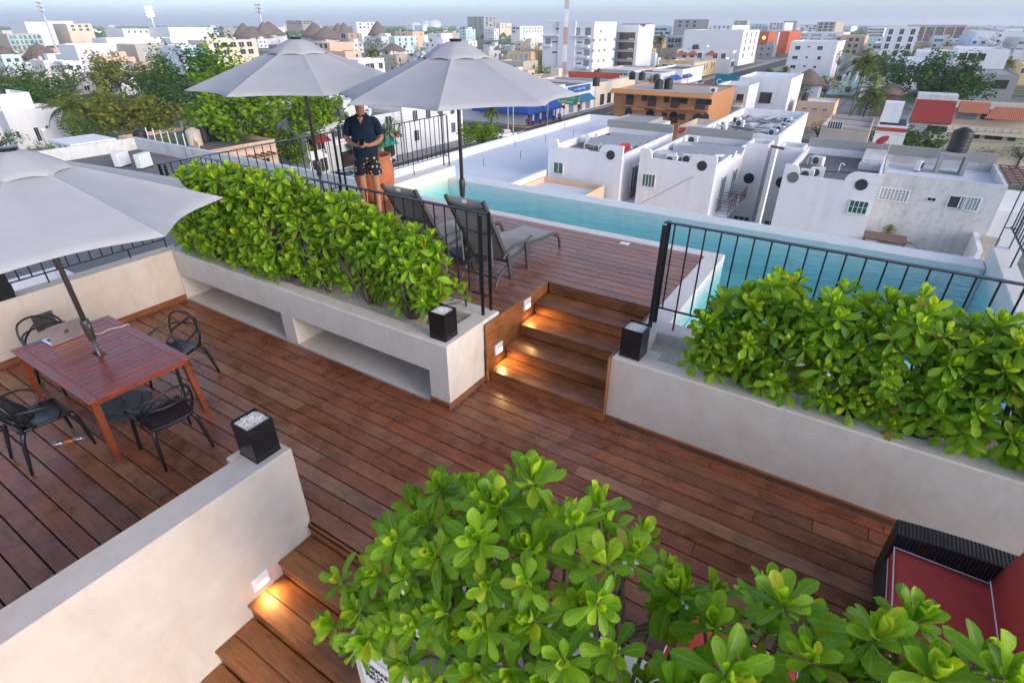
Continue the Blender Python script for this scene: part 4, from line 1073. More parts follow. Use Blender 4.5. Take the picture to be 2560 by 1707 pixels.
class Bld:
    """a flat-roofed block: walls down to the street, roof sheet, parapet, windows"""
    def __init__(s, name, label, mk, X0, X1, Y0, Y1, z, cat='building', roof='roofgrey', par=.55, zb=GZ, group=None, pt=.18, hollow=True):
        s.X0,s.X1,s.Y0,s.Y1,s.z = X0,X1,Y0,Y1,z; s.zr = z-par; s.mk = mk
        s.t = thing(name, label, cat, group=group); OCC.append((X0,X1,Y0,Y1))
        m = CW[mk]
        B(X0,Y0,zb,X1,Y1,s.zr-.02).build('wall', m, s.t)
        B(X0+.01,Y0+.01,s.zr-.019,X1-.01,Y1-.01,s.zr).build('roof', CW[roof], s.t)
        MB().box(X0,Y0,s.zr-.0195,X1,Y0+pt,z).box(X0,Y1-pt,s.zr-.0195,X1,Y1,z).box(X0,Y0+pt,s.zr-.0195,X0+pt,Y1-pt,z).box(X1-pt,Y0+pt,s.zr-.0195,X1,Y1-pt,z).build('parapet', m, s.t)
    def w(s, face, u, zc, wd, ht, **kw):       # u: metres along the face from its near/left corner
        if face == 'F': c = (s.X0+u, s.Y0, zc)
        elif face == 'R': c = (s.X1, s.Y0+u, zc)
        else: c = (s.X0, s.Y1-u, zc)
        return window(s.t, face, c, wd, ht, **kw)
    def px(s, face, rects, **kw):              # windows read off the picture as boxes on this face
        for (a, b, c, d) in rects:
            if face == 'F': p, q = PY(a,b,s.Y0), PY(c,d,s.Y0); window(s.t, face, ((p.x+q.x)/2, s.Y0, (p.z+q.z)/2), abs(q.x-p.x), abs(p.z-q.z), **kw)
            else:
                X = s.X1 if face == 'R' else s.X0
                p, q = PX(a,b,X), PX(c,d,X); window(s.t, face, (X, (p.y+q.y)/2, (p.z+q.z)/2), abs(q.y-p.y), abs(p.z-q.z), **kw)
    def grid(s, face, cols, rows, wd, ht, z1=None, sh=3.1, skip=0, seed=0, u0=None, u1=None, **kw):
        rr = random.Random(seed); L = (s.X1-s.X0) if face == 'F' else (s.Y1-s.Y0)
        u0 = L*.08 if u0 is None else u0; u1 = L*.92 if u1 is None else u1; z1 = s.zr-1.5 if z1 is None else z1
        for j in range(rows):
            for i in range(cols):
                if rr.random() < skip: continue
                s.w(face, u0+(u1-u0)*(i+.5)/cols, z1-sh*j, wd, ht, **kw)
    def part(s, name, mk, x0,y0,z0,x1,y1,z1): return B(x0,y0,z0,x1,y1,z1).build(name, CW[mk] if isinstance(mk, str) else mk, s.t)
def bb(name, label, mk, xl, xc, xr, yt, yb, side='R', **kw):
    p = PZ(xc, yb, GZ); z = PY(xc, yt, p.y).z
    if side == 'R': X1 = p.x; X0 = solveX(xl, p.y, z); Y1 = solveY(xr, X1, z)
    else: X0 = p.x; X1 = solveX(xr, p.y, z); Y1 = solveY(xl, X0, z)
    mx = max(14, .12*p.y)
    if not (p.y+4 < Y1 < p.y+mx*4): Y1 = p.y+mx
    if not (4 < X1-X0 < max(30, .2*p.length)):
        if side == 'R': X0 = X1-max(8, .05*p.length)
        else: X1 = X0+max(8, .05*p.length)
    D = kw.pop('D', None)
    if D: Y1 = p.y+D
    Wd = kw.pop('W', None)
    if Wd: X0 = X1-Wd
    return Bld(name, label, mk, X0, X1, p.y, Y1, z, **kw)
# --- roof things
def ac_make():
    t = thing('air_conditioner', 'x', 'air conditioner', (0,0,-50), 0, 'rooftop air conditioners')
    B(-.42,-.16,.08,.42,.16,.74,ch=.02).build('casing', CW['metalw'], t)
    MB().lathe([(.25,0),(.25,.012),(.0,.012)],16).xf(Matrix.Translation((-.10,-.161,.41)) @ Matrix.Rotation(pi/2,4,'X')).build('fan_grille', CW['grille'], t)
    MB().box(-.36,-.14,0,-.28,.14,.08).box(.28,-.14,0,.36,.14,.08).build('feet', CW['grille'], t)
    return t
AC0 = ac_make(); AC_USED = []
def ac(label, x, y, z, rz=0, s=1.0):
    if not AC_USED: o = AC0; o.location = (x,y,z); o.rotation_euler = (0,0,rz); o['label'] = label
    else: o = dup(AC0, (x,y,z), rz, label)
    o.scale = (s,s,s); AC_USED.append(o); return o
def tank(label, x, y, z, r=.55, h=1.35, mk='black'):
    t = thing('water_tank', label, 'water tank', (x,y,z), 0, 'rooftop water tanks')
    pr = [(r*.98,0)]
    for i in range(5): pr += [(r, h*.8*(i+.2)/5), (r*.965, h*.8*(i+.55)/5), (r, h*.8*(i+.9)/5)]
    MB().lathe(pr+[(r*.95,h*.84),(r*.5,h*.95),(r*.28,h*.955)],16).build('tank_body', CW[mk], t, True)
    MB().lathe([(r*.3,h*.955),(r*.3,h),(r*.0,h*1.01)],12).build('lid', CW[mk], t)
    return t
def dish(label, x, y, z, mk, rz=0, r=.45, el=.7):
    t = thing('satellite_dish', label, 'satellite dish', (x,y,z), rz, 'satellite dishes')
    Mx = Matrix.Translation((0,0,.75)) @ Matrix.Rotation(el,4,'X')
    MB().lathe([(.02,0),(r*.5,.05),(r*.85,.15),(r,.23),(r*.98,.235),(r*.5,.07),(.02,.02)],14).xf(Mx).build('reflector', mk, t, True)
    T([(0,0,0),(0,0,.78)], .025, 6).build('mast', CW['galv'], t)
    T([Mx @ Vector((0,r*.9,.2)), Mx @ Vector((0,.05,.55))], .012, 5).build('feed_arm', CW['galv'], t)
reddish = plain('red_dish', (.55,.06,.05), .5)
def solar(label, x, y, z, L=4.2):
    t = thing('solar_water_heater', label, 'solar panel', (x,y,z), 0, 'solar racks on the townhouse roofs')
    MB().yz([(-.35,.35),(.35,.75),(.33,.79),(-.37,.39)], -L/2, L/2).build('panel', CW['galv'], t)
    MB().box(-L/2,-.38,.33,L/2,-.34,.42).build('header', CW['metalw'], t)
    for xx in (-L*.35, L*.35):
        MB().box(xx-.03,-.3,0,xx+.03,-.25,.38).box(xx-.03,.25,0,xx+.03,.3,.70).build('support', CW['galv'], t)
# --- trees
def fol(name, a, b, c):
    k = N(name); ge = k.n('NewGeometry'); oi = k.n('ObjectInfo')
    s = k.ramp(ge.outputs['Random Per Island'], (0,a),(.5,b),(1,c))
    r_ = k.math('MULTIPLY_ADD', oi.outputs['Random'], .5); r_.node.inputs[2].default_value = .75
    col = k.mix(1.0, s, r_, 'MULTIPLY')
    d_ = k.n('BsdfDiffuse'); k.l(col, d_.inputs[0]); t_ = k.n('BsdfTranslucent'); k.l(col, t_.inputs[0])
    x = k.n('MixShader'); x.inputs[0].default_value = .3; k.l(d_.outputs[0], x.inputs[1]); k.l(t_.outputs[0], x.inputs[2]); k.l(x.outputs[0], k.o.inputs[0]); return k.m
FOL = dict(bright=fol('foliage_bright',(.09,.18,.012),(.18,.32,.02),(.30,.46,.035)), dark=fol('foliage_dark',(.022,.06,.016),(.05,.115,.026),(.085,.17,.04)),
           olive=fol('foliage_olive',(.13,.15,.022),(.23,.25,.04),(.34,.35,.06)), mid=fol('foliage_mid',(.04,.095,.018),(.085,.175,.03),(.14,.25,.045)), pale=fol('foliage_pale',(.07,.10,.03),(.14,.18,.06),(.22,.26,.10)), palm=fol('foliage_palm',(.06,.09,.02),(.11,.15,.035),(.20,.20,.05)))
bark = plain('tree_bark', (.13,.10,.075), .9, var=.3, scale=4)
def tree(label, x, y, zt, r, kind='mid', zb=GZ, n=900, seed=1, flat=.75, ls=None, gaps=.25, group=None, name='tree'):
    rr = random.Random(seed); t = thing(name, label, 'tree', (x,y,zb), 0, group)
    H_ = zt-zb; ch = min(H_*.78, r*2*flat); zc = H_-ch/2
    tr = MB(); tr.tube(smooth_path([(0,0,0),(rr.uniform(-.2,.2),rr.uniform(-.2,.2),zc*.5),(0,0,zc)],3), [.05*r+.07, .045*r+.06,.04*r+.05,.035*r+.05,.03*r+.04,.03*r+.03,.02*r+.03], 7)
    lobes = []
    nl = 9 if n > 300 else 6
    for i in range(nl):
        a = 2*pi*i/nl+rr.uniform(-.4,.4); el = rr.uniform(-.35,1.1); q = rr.uniform(.5,.8)
        c = Vector((math.cos(a)*math.cos(el)*r*q, math.sin(a)*math.cos(el)*r*q, zc+math.sin(el)*ch*.5*q)); lobes.append((c, r*rr.uniform(.34,.52)))
        tr.tube(smooth_path([(0,0,zc*.6),c*.5+Vector((0,0,zc*.35)),c],3), [.02*r+.03]*4+[.012*r+.01]*3, 5)
    tr.build('trunk', bark, t, True)
    ls = ls or min(.62, max(.16, r*.085)); v = []; f_ = []
    per = n//nl
    for (c, lr) in lobes:
        sub = [(c+Vector((rr.gauss(0,.5),rr.gauss(0,.5),rr.gauss(0,.4)))*lr, lr*rr.uniform(.3,.5)) for _ in range(7)]
        for i in range(per):
            sc_, sr = rr.choice(sub)
            u = Vector((rr.gauss(0,1),rr.gauss(0,1),rr.gauss(0,1))).normalized()
            p = sc_+u*sr*rr.uniform(.75,1.05); p.z = zc+(p.z-zc)*1.0
            d = Vector((rr.uniform(-1,1),rr.uniform(-1,1),rr.uniform(-.5,.4))).normalized(); nn = (u+Vector((0,0,.5))).normalized(); s_ = d.cross(nn)
            if s_.length < .05: continue
            s_.normalize(); L = ls*rr.uniform(.7,1.4); o = len(v)
            v += [tuple(p-d*L*.5), tuple(p+s_*L*.34), tuple(p+d*L*.6), tuple(p-s_*L*.34)]; f_.append((o,o+1,o+2,o+3))
    me = bpy.data.meshes.new('crown'); me.from_pydata(v, [], f_); me.materials.append(FOL[kind]); me.update()
    link('crown', me, t); return t
def treepx(label, px, yt, yb, wpx, kind, **kw):
    p = PZ(px, yb, GZ); d = (p-CAM).length; zt = PY(px, yt, p.y).z
    return tree(label, p.x, p.y, zt, max(1.2, wpx*d/F_PX/2*.88), kind, **kw)
FRD = {}
def frond_mesh(v_):
    if v_ in FRD: return FRD[v_]
    rr = random.Random(v_); mb = MB(); n = 15; pts = []
    for i in range(n+1):
        s = i/n; pts.append(Vector((0, s*(1-.25*s), .30*s-(.55+.25*v_)*s*s*1.0)))
    mb.tube(pts, [.012*(1-.8*i/n)+.002 for i in range(n+1)], 4)
    for i in range(1, n+1):
        d = (pts[i]-pts[i-1]).normalized(); L = .26*math.sin(pi*min(1,.12+i/n*.88))+.05
        for s in (-1,1):
            q = pts[i]+Vector((s*L*.75, L*.35, -L*rr.uniform(.35,.7))); w_ = d*.028
            mb.add([pts[i]-w_, pts[i]+w_, q+w_*.3, q-w_*.3], [(0,1,2,3)])
    FRD[v_] = mb.mesh('frond', FOL['palm']); return FRD[v_]
def palm(label, x, y, zt, zb=GZ, L=2.6, n=16, seed=1, group='palms in the city'):
    rr = random.Random(seed); t = thing('palm_tree', label, 'palm', (x,y,zb), 0, group); H_ = zt-zb-L*.25
    T(smooth_path([(0,0,0),(rr.uniform(-.4,.4),rr.uniform(-.4,.4),H_*.5),(0,0,H_)],4), [.2,.18,.17,.16,.15,.14,.13,.13,.12], 8).build('trunk', bark, t, True)
    for i in range(n):
        o = link('frond', frond_mesh(i % 4), t, (0,0,H_)); f_ = i/n
        o.rotation_euler = (math.radians(55-105*f_+rr.uniform(-8,8)), 0, i*2.4); o.scale = (L,)*3
    return t
def palmpx(label, px, yt, yb, L=2.6, **kw):
    p = PZ(px, yb, GZ); return palm(label, p.x, p.y, PY(px, yt, p.y).z, L=L, **kw)
# --- vehicles and people
car_glass = plain('car_glass', (.02,.025,.03), .08)
tyre_m = plain('tyre', (.015,.015,.015), .8)
def car(label, x, y, rz, col, z=GZ+.01):
    t = thing('parked_car' if 'parked' in label else 'car', label, 'car', (x,y,z), rz, 'cars in the streets')
    m = plain('car_paint_'+str(len(bpy.data.materials)), col, .25, 0, .6, .03)
    def sec(yy, w_, z0, z1): return [(-w_,yy,z0),(w_,yy,z0),(w_*1.02,yy,z0+(z1-z0)*.5),(w_*.9,yy,z1),(-w_*.9,yy,z1),(-w_*1.02,yy,z0+(z1-z0)*.5)]
    MB().loft([sec(-2.1,.70,.35,.72),sec(-2.0,.82,.25,.82),(sec(-1.0,.86,.22,.95)),sec(.9,.86,.22,.97),sec(1.9,.82,.25,.92),sec(2.08,.72,.35,.8)]).build('body', m, t, True)
    def cab(yy, w_, z1): return [(-w_,yy,.93),(w_,yy,.93),(w_*.82,yy,z1),(-w_*.82,yy,z1)]
    MB().loft([cab(-1.15,.80,.95),cab(-.45,.80,1.42),cab(.75,.80,1.44),cab(1.65,.80,.97)]).build('cabin_glass', car_glass, t)
    MB().loft([cab(-.42,.66,1.46),cab(.72,.66,1.48)]).xf(Matrix.Translation((0,0,0))).build('roof', m, t)
    for sx in (-1,1):
        for yy in (-1.3,1.3):
            MB().lathe([(.0,-.1),(.31,-.1),(.32,.0),(.31,.1),(.0,.1)],14,cap=False).xf(Matrix.Translation((sx*.78,yy,.32)) @ Matrix.Rotation(pi/2,4,'Y')).build('wheel', tyre_m, t)
        B(sx*.45-.14,-2.12,.60,sx*.45+.14,-2.08,.72).build('headlight', FMAT['white'], t)
        B(sx*.55-.12,2.06,.66,sx*.55+.12,2.10,.80).build('tail_light', reddish, t)
def walker(label, x, y, rz, top, legs, z=GZ+.12):
    t = thing('person', label, 'person', (x,y,z), rz, 'people on the pavement')
    def ring(cx,cy,zz,rx,ry,n=8): return [(cx+rx*math.cos(2*pi*i/n), cy+ry*math.sin(2*pi*i/n), zz) for i in range(n)]
    mb = MB()
    mb.loft([ring(0,0,.80,.15,.10),ring(0,0,1.0,.16,.11),ring(0,0,1.2,.18,.12),ring(0,0,1.38,.19,.11),ring(0,0,1.45,.07,.06),ring(0,0,1.50,.055,.055),ring(0,-.01,1.56,.07,.08),ring(0,-.01,1.64,.085,.10),ring(0,0,1.72,.06,.07)])
    for s in (-1,1):
        mb.tube([(s*.19,0,1.36),(s*.24,.02,1.12),(s*.23,-.06,.88)], [.05,.042,.035], 6)
    mb.build('body', M['skin'], t, True)
    MB().loft([ring(0,0,.86,.175,.125),ring(0,0,1.1,.18,.13),ring(0,0,1.36,.20,.13),ring(0,0,1.44,.09,.08)],cap=False).build('shirt', top, t, True)
    for s in (-1,1): T([(s*.09,0,.88),(s*.10,-.03*s,.45),(s*.10,.10*s,.03)], [.09,.065,.05], 7).build('leg', legs, t, True)
def pole(label, x, y, h, r=.11, zb=GZ, arms=(), name='utility_pole', mk='galv', lamp=None, cat='pole'):
    t = thing(name, label, cat, (x,y,zb), 0, None)
    T([(0,0,0),(0,0,h)], [r,r*.65], 8).build('pole', CW[mk] if isinstance(mk,str) else mk, t)
    for (zz, L, a) in arms:
        d = Vector((math.cos(a),math.sin(a),0)); T([d*-L+Vector((0,0,zz)), d*L+Vector((0,0,zz))], .06, 5).build('cross_arm', CW['galv'], t)
        for q in (-1,-.5,.5,1): T([d*L*q*.95+Vector((0,0,zz)), d*L*q*.95+Vector((0,0,zz+.25))], .05, 5).build('insulator', CW['tankcream'], t)
    if lamp:
        a, L, lit = lamp; d = Vector((math.cos(a),math.sin(a),0))
        T(smooth_path([(0,0,h-.1),d*L*.5+Vector((0,0,h+.5)),d*L+Vector((0,0,h+.55))],4), .04, 5).build('lamp_arm', CW['galv'], t)
        blob(.3,.14,.09,8,6).xf(Matrix.Translation(d*(L+.2)+Vector((0,0,h+.55))) @ Matrix.Rotation(a,4,'Z')).build('lamp_head', LIT if lit else CW['metalw'], t, True)
    return t
LIT = emit('street_lamp_lit', (1,.85,.6), 6.0)
# ================================================================== ground, streets, sea
def ground_mat():
    k = N('city_ground'); co = k.co()
    a = k.noise(co, .035, 6, .65); b = k.noise(co, .3, 5, .7)
    c = k.ramp(a, (.38,(.30,.28,.26)),(.50,(.20,.19,.17)),(.56,(.06,.10,.035)),(.75,(.045,.085,.03)))
    k.bsdf(k.mix(.5, c, k.ramp(b, (.3,.6),(.7,1.3)), 'MULTIPLY'), .95, 0, .1); return k.m
struct(MB().add([(-9000,-900,GZ-.05),(9000,-900,GZ-.05),(9000,40000,GZ-.05),(-9000,40000,GZ-.05)],[(0,1,2,3)]).build('ground', ground_mat()))
asph = city_wall('asphalt', (.095,.093,.092), (.06,.06,.06), .5, .0)
pav = city_wall('pavement', (.30,.27,.25), (.18,.17,.16), .5, .0)
struct(B(-60,-60,GZ-.06,-50.5,420,GZ).build('road', asph)); 
struct(MB().box(-60.01+.0,86,GZ-.061,-200,99,GZ-.004).build('road', asph)); struct(B(-50.49,80,GZ-.061,60,92,GZ-.004).build('road', asph))
for (a,b_,c,d) in ((-63.5,-60,-60.01,85.9),(-63.5,99.1,-60.01,420),(-50.49,-60,-47,79.9),(-50.49,92.1,-46,420)):
    struct(B(a,b_,GZ-.05,c,d,GZ+.13).build('pavement', pav))
yk = plain('orange_kerb_paint', (.55,.24,.03), .7)
for (x0,y0,x1,y1) in ((-60.3,99.2,-60.0,112),(-66,98.85,-60.0,99.12),(-57.8,88.5,-56.2,91.5)):
    struct(B(x0,y0,GZ-.02,x1,y1,GZ+.16,ch=.03).build('kerb', yk))
wl_ = plain('road_paint', (.62,.60,.56), .8)
for i in range(26): struct(B(-55.35,100+i*9,GZ,-55.2,104+i*9,GZ+.006).build('road_marking', wl_))
for i in range(7): struct(B(-59.3+i*1.25,93.2,GZ,-58.6+i*1.25,96.2,GZ+.006).build('road_marking', wl_))
def sea_mat():
    k = N('sea_water'); co = k.co((1,1,1)); b = k.bsdf((.035,.085,.12), .25, 0, .5); k.bump(k.noise(co, .02, 3), .2, 3); return k.m
struct(MB().add([(-40000,1300,GZ+.2),(-1200,2300,GZ+.2),(2500,45000,GZ+.2),(-40000,45000,GZ+.2)],[(0,1,2,3)]).build('sea', sea_mat()))
# ================================================================== white townhouses below the pool
def house_front(b, poly, ztop):   # raised scroll-ended gable pieces along the parapet
    pass
ROW = 'white townhouses below the pool'
def scroll(b, x0, x1, y, z0, z1, left=True):
    pts = [(x0,z0),(x1,z0)]; n = 6
    L = []
    for i in range(n+1):
        a = pi/2*i/n; L.append((math.sin(a), 1-math.cos(a)))
    w_ = (x1-x0)*.3
    poly = [(x0,z0),(x1,z0)]+([(x1,z1)] if left else [(x1-w_*0,z1)])
    if left: poly += [(x0+w_,z1)]+[(x0+w_-w_*u*1.0, z1-(z1-z0)*v) for u, v in L[1:-1]]
    else: poly = [(x0,z0),(x1,z0)]+[(x1-w_*(1-v), z0+(z1-z0)*(u)) for u, v in [(math.sin(pi/2*i/n), math.cos(pi/2*i/n)) for i in range(1,n)]]+[(x1-w_,z1),(x0,z1)]
    MB().xz(poly, y, y+.2).build('gable_scroll', CW[b.mk], b.t)
h1 = Bld('townhouse', 'white townhouse with solar racks, leftmost below the pool edge', 'white', -21.9,-15.6,39.5,51.0,-4.35, roof='roofgrey', group=ROW)
h2 = Bld('townhouse', 'white townhouse with solar racks, second from the left below the pool', 'white', -14.3,-8.8,39.6,51.0,-4.35, roof='roofgrey', group=ROW)
h4 = Bld('townhouse', 'white townhouse with grey roof and green barred window, below the pool', 'white', -4.55,.86,39.7,51.0,-4.35, roof='roofgrey', group=ROW)
h5 = Bld('old_house', 'weathered white house with water tank stand, right of the townhouses', 'old', .92,7.4,43.9,51.2,-4.4, roof='roofwhite')
for b, xs in ((h1,(-18.6,-15.6)),(h2,(-11.2,-8.8)),(h4,(-1.2,.86))):
    scroll(b, b.X0, b.X0+.9, b.Y0, -4.34, -3.75, left=False); scroll(b, b.X1-1.9, b.X1, b.Y0, -4.34, -3.75, left=True)
    for xx in (b.X1-.95,):
        o = MB().lathe([(.0,0),(.34,0),(.34,.03),(.0,.03)],20,cap=False).xf(Matrix.Translation((xx,b.Y0-.001,-4.45)) @ Matrix.Rotation(pi/2,4,'X')).build('round_vent', FMAT['dark'], b.t)
    B(b.X0,b.Y1-.2,-4.35,b.X1,b.Y1,-3.7).build('rear_parapet', CW['concrete'], b.t)
MB().lathe([(.0,0),(.34,0),(.34,.03),(.0,.03)],20,cap=False).xf(Matrix.Translation((h4.X0+.62,h4.Y0-.001,-4.5)) @ Matrix.Rotation(pi/2,4,'X')).build('round_vent', CW['roofgrey'], h4.t)
q_ = lambda x,y:(1270+x*.2253,300+y*.2253)
def rect(fn, x0,y0,x1,y1): a = fn(x0,y0); c = fn(x1,y1); return (a[0],a[1],c[0],c[1])
h1.px('F', [rect(q_,510,468,610,598)], pk='green', n=2)
h2.px('F', [rect(q_,1500,597,1622,748)], pk='green', n=4)
w_ = lambda x,y:(1980+x*.2466,380+y*.2466)
h4.px('F', [rect(w_,595,487,745,632)], pk='green', n=4, m=2)
h5.px('F', [rect(w_,910,362,1160,508)], pk='pale', n=8, m=4)
h5.px('F', [rect(w_,1378,458,1452,500)], pk='dark', n=2); h5.px('F', [rect(w_,1605,442,1725,576)], pk='dark', n=1); h5.px('F', [rect(w_,1722,452,1872,596)], pk='teal', n=6, m=5)
# side doors and balconies on the alley sides
def balcony(b, X, y0, y1, z, d=1.0, rail='rust', s=1):
    t_ = link('balcony', None, b.t)
    B(X, y0, z-.15, X+s*d, y1, z).build('slab', CW[b.mk], t_)
    mb = MB()
    for zz in (.3,.55,.8,1.0):
        mb.tube([(X,y0,z+zz),(X+s*d,y0,z+zz),(X+s*d,y1,z+zz),(X,y1,z+zz)], .02, 4)
    n = 4
    for i in range(n+1): yy = y0+(y1-y0)*i/n; mb.tube([(X+s*d,yy,z),(X+s*d,yy,z+1.0)], .025, 4)
    mb.build('balcony_rail', CW[rail], t_)
for b in (h1, h2):
    b.w('R', 3.0, -6.9, 1.6, 2.4, pk='dgreen', n=3); balcony(b, b.X1, 41.4, 43.8, -8.1)
    b.w('R', 3.0, -10.6, 1.6, 2.2, pk='dgreen', n=3)
h2.w('R', 6.6, -7.0, 1.5, 2.3, pk='teal', n=2); balcony(h2, h2.X1, 45.2, 47.4, -8.3)
# set-back wings with round windows
for (x0,x1,lb) in ((-8.79,-7.1,'white set-back wing with round green window, left of the alley'),(-6.35,-4.56,'white set-back wing with round green window, right of the alley')):
    wg = Bld('townhouse_wing', lb, 'white', x0, x1, 48.6, 51.0, -4.2, roof='concrete', group='set-back wings of the townhouses')
    cx_ = (x0+x1)/2-.1
    MB().lathe([(.0,0),(.42,0),(.42,.04),(.0,.04)],24,cap=False).xf(Matrix.Translation((cx_,48.598,-6.9)) @ Matrix.Rotation(pi/2,4,'X')).build('round_window', PM['dgreen'], wg.t)
    wg.w('F', (x1-x0)/2, -11.3, 1.3, 2.4, pk='dgreen', n=3, m=3)
tag(MB().tube([(-6.9,48.3,-4.2),(-5.9,48.2,-4.3)], .09, 5).build('rusty_beam', CW['rust']), 'rusty orange beam bridging the narrow alley gap', 'beam')
# garden walls and ground between
tag(B(-8.7,38.2,GZ,-8.5,46,-12.2).build('garden_wall', CW['white']), 'low white garden wall in the alley between townhouses', 'wall')
tag(B(-5.3,38.0,GZ,-5.1,45,-11.8).build('garden_wall', CW['white']), 'low white garden wall beside the green-windowed townhouse', 'wall')
for i in range(6):
    solar('silver solar rack number %s counted from the front on the left townhouse roof' % ('one','two','three')[i] if i < 3 else 'silver solar rack number %s counted from the front on the second townhouse roof' % ('one','two','three')[i-3],
          (-18.2 if i < 3 else -10.9)+.25*(i % 3), 43.3+1.6*(i % 3) if i < 3 else 42.6+1.6*(i % 3), -4.9, 4.0)
ZR = -4.9
for (lb,x,y,rz) in (('air conditioner beside the left parapet of the left townhouse',-20.9,44.5,-1.2),('second air conditioner beside the left parapet of the left townhouse',-20.6,45.6,-1.2),
    ('air conditioner at the front right of the left townhouse roof',-17.0,40.6,0),('larger air conditioner behind the red dish on the left townhouse',-16.3,41.3,.1),
    ('air conditioner at the front centre of the second townhouse roof',-12.2,40.5,0),('air conditioner near the solar racks of the second townhouse',-11.3,41.5,.05),('air conditioner at the right of the second townhouse roof',-9.9,41.2,.15),('air conditioner in the right corner of the second townhouse roof',-9.4,42.6,.9),
    ('air conditioner beside the round opening at the back of the second townhouse',-13.3,49.4,0),
    ('air conditioner on the left of the grey townhouse roof',-3.3,41.0,0),('tilted air conditioner behind another on the grey townhouse roof',-2.8,42.0,.1),('air conditioner at the back of the grey townhouse roof',-3.2,46.0,-.5),('air conditioner at the front right of the grey townhouse roof',-.4,40.3,1.3)):
    ac(lb, x, y, ZR, rz)
ac('small air conditioner on the weathered white roof', 3.0, 48.5, -4.95, 1.2)
dish('red satellite dish on the left townhouse', -15.9,40.6,ZR, reddish, .3); dish('red satellite dish at the back parapet of the second townhouse', -14.6,50.4,ZR, reddish, -.4, .4); dish('red satellite dish on the stair box of the grey townhouse', .4,49.8,-4.2, reddish, -.9)
for (lb,x0,y0,x1,y1,z1) in (('low concrete tank box on the second townhouse roof',-13.9,41.5,-12.4,43.2,-4.35),('low concrete hatch box on the second townhouse roof',-13.6,45.5,-12.0,47.2,-4.3),('weathered concrete stair box on the grey townhouse roof',-.55,46.5,.8,50.7,-4.1),('white tank boxes at the front of the left townhouse roof',-20.6,39.9,-18.9,40.6,-4.45)):
    tag(B(x0,y0,ZR,x1,y1,z1,ch=.03).build('roof_box', CW['old']), lb, 'roof box')
ts = thing('tank_stand', 'concrete table-like stand carrying the black water tank', 'stand', (4.75,49.0,-4.95))
B(-.85,-.75,1.25,.85,.75,1.45).build('slab', CW['concrete'], ts)
for sx in (-1,1):
    B(sx*.7-.12,-.7,0,sx*.7+.12,.7,1.249).build('leg', CW['concrete'], ts)
tank('black ribbed water tank on the concrete stand, right of the townhouses', 4.75,49.0,-3.5,.62,1.55)
B(.92,50.98,-4.4,7.4,51.2,-3.75).build('rear_parapet', CW['concrete'], h5.t)
for i in range(12):
    x_, y_ = (-20.2+1.3*(i % 4), 42.5+2.1*(i//4)) if i < 4 else ((-13.6+1.2*(i % 4), 44.5+.7*(i % 3)) if i < 8 else (-3.9+1.1*(i % 4), 43.2+1.6*(i % 3)))
    tag(T(smooth_path([(0,0,0),(0,0,.5),(.12,0,.62),(.25,0,.5)],3), .035, 5).build('vent_pipe', FMAT['white'], None, True, (x_,y_,ZR)), 'white bent vent pipe on a townhouse roof', 'pipe', 'vent pipes on the townhouses')
for (x0,y0,x1,y1) in ((-20.5,43.0,-16.5,48.5),(-13.5,42.0,-9.5,47.0),(-4.0,42.5,.2,45.5)):
    tag(T(smooth_path([(x0,y0,ZR+.03),((x0+x1)/2-.6,(y0+y1)/2+.4,ZR+.03),(x1,y1,ZR+.03)],5), .03, 4).build('roof_cable', FMAT['tan' if x0 < -10 else 'dark']), 'cable lying across the %s townhouse roof' % ('left' if x0 < -19 else 'second' if x0 < -10 else 'grey'), 'cable')
# yard in front of the old house
yd = Bld('yard_building', 'low white flat roof with grey parapet in front of the weathered house', 'white', 2.6,12,30.5,41.0,-10.2, roof='roofwhite', par=.6)
B(2.6,40.8,-10.2,9.2,41.05,-9.4).build('grey_parapet', CW['concrete'], yd.t)
pg = thing('yard_canopy', 'rickety corrugated lean-to on thin posts beside the green-windowed townhouse', 'canopy')
MB().box(.9,39.4,-7.6,3.2,41.0,-7.5).build('roof_sheet', CW['brown'], pg)
for (x_,y_) in ((1.0,39.5),(3.1,39.5),(1.0,40.9),(3.1,40.9)): T([(x_,y_,-11),(x_,y_,-7.6)], .06, 5).build('post', CW['rust'], pg)
tag(B(1.0,38.0,-11.5,2.4,38.05,-9.2).xf(Matrix.Translation((0,0,0))).build('corrugated_sheet', CW['concrete']), 'grey corrugated sheet leaning in the yard', 'sheet')
palm('small palm growing behind the lean-to in the yard', 2.3,42.0,-8.0,GZ,1.9,12,5)
tk = thing('gas_tank', 'white horizontal gas tank on the low roof behind the grey parapet', 'tank', (7.3,40.2,-10.7))
MB().lathe([(.0,-.75),(.2,-.72),(.32,-.6),(.34,0),(.32,.6),(.2,.72),(0,.75)],12,cap=False).xf(Matrix.Translation((0,0,.5)) @ Matrix.Rotation(pi/2,4,'Y')).build('tank', CW['metalw'], tk, True)
MB().box(-.5,-.1,0,-.4,.1,.3).box(.4,-.1,0,.5,.1,.3).build('cradle', CW['rust'], tk)
dish('dark satellite dish on the low roof beside the gas tank', 8.4,40.0,-10.7, FMAT['dark'], .2, .5)
sb_ = thing('stair_house', 'white stair block with outside steps at the right of the weathered house', 'building')
B(7.5,44.5,GZ,9.6,51,-6.0).build('wall', CW['white'], sb_)
for i in range(7): B(7.0,42.4-.3*i,GZ,7.9,42.7-.3*i+.0,-7.2-.35*i).build('step', CW['beige'], sb_)
B(6.7,40.2,GZ,6.95,44.4,-7.4).build('side_wall', CW['white'], sb_)
pgl = thing('roof_pergola', 'dark iron lattice pergola over the white roof on the far right', 'pergola')
for i in range(5): B(7.6+.5*i,45,-4.5,7.66+.5*i,51,-4.42).build('beam', CW['rust'], pgl)
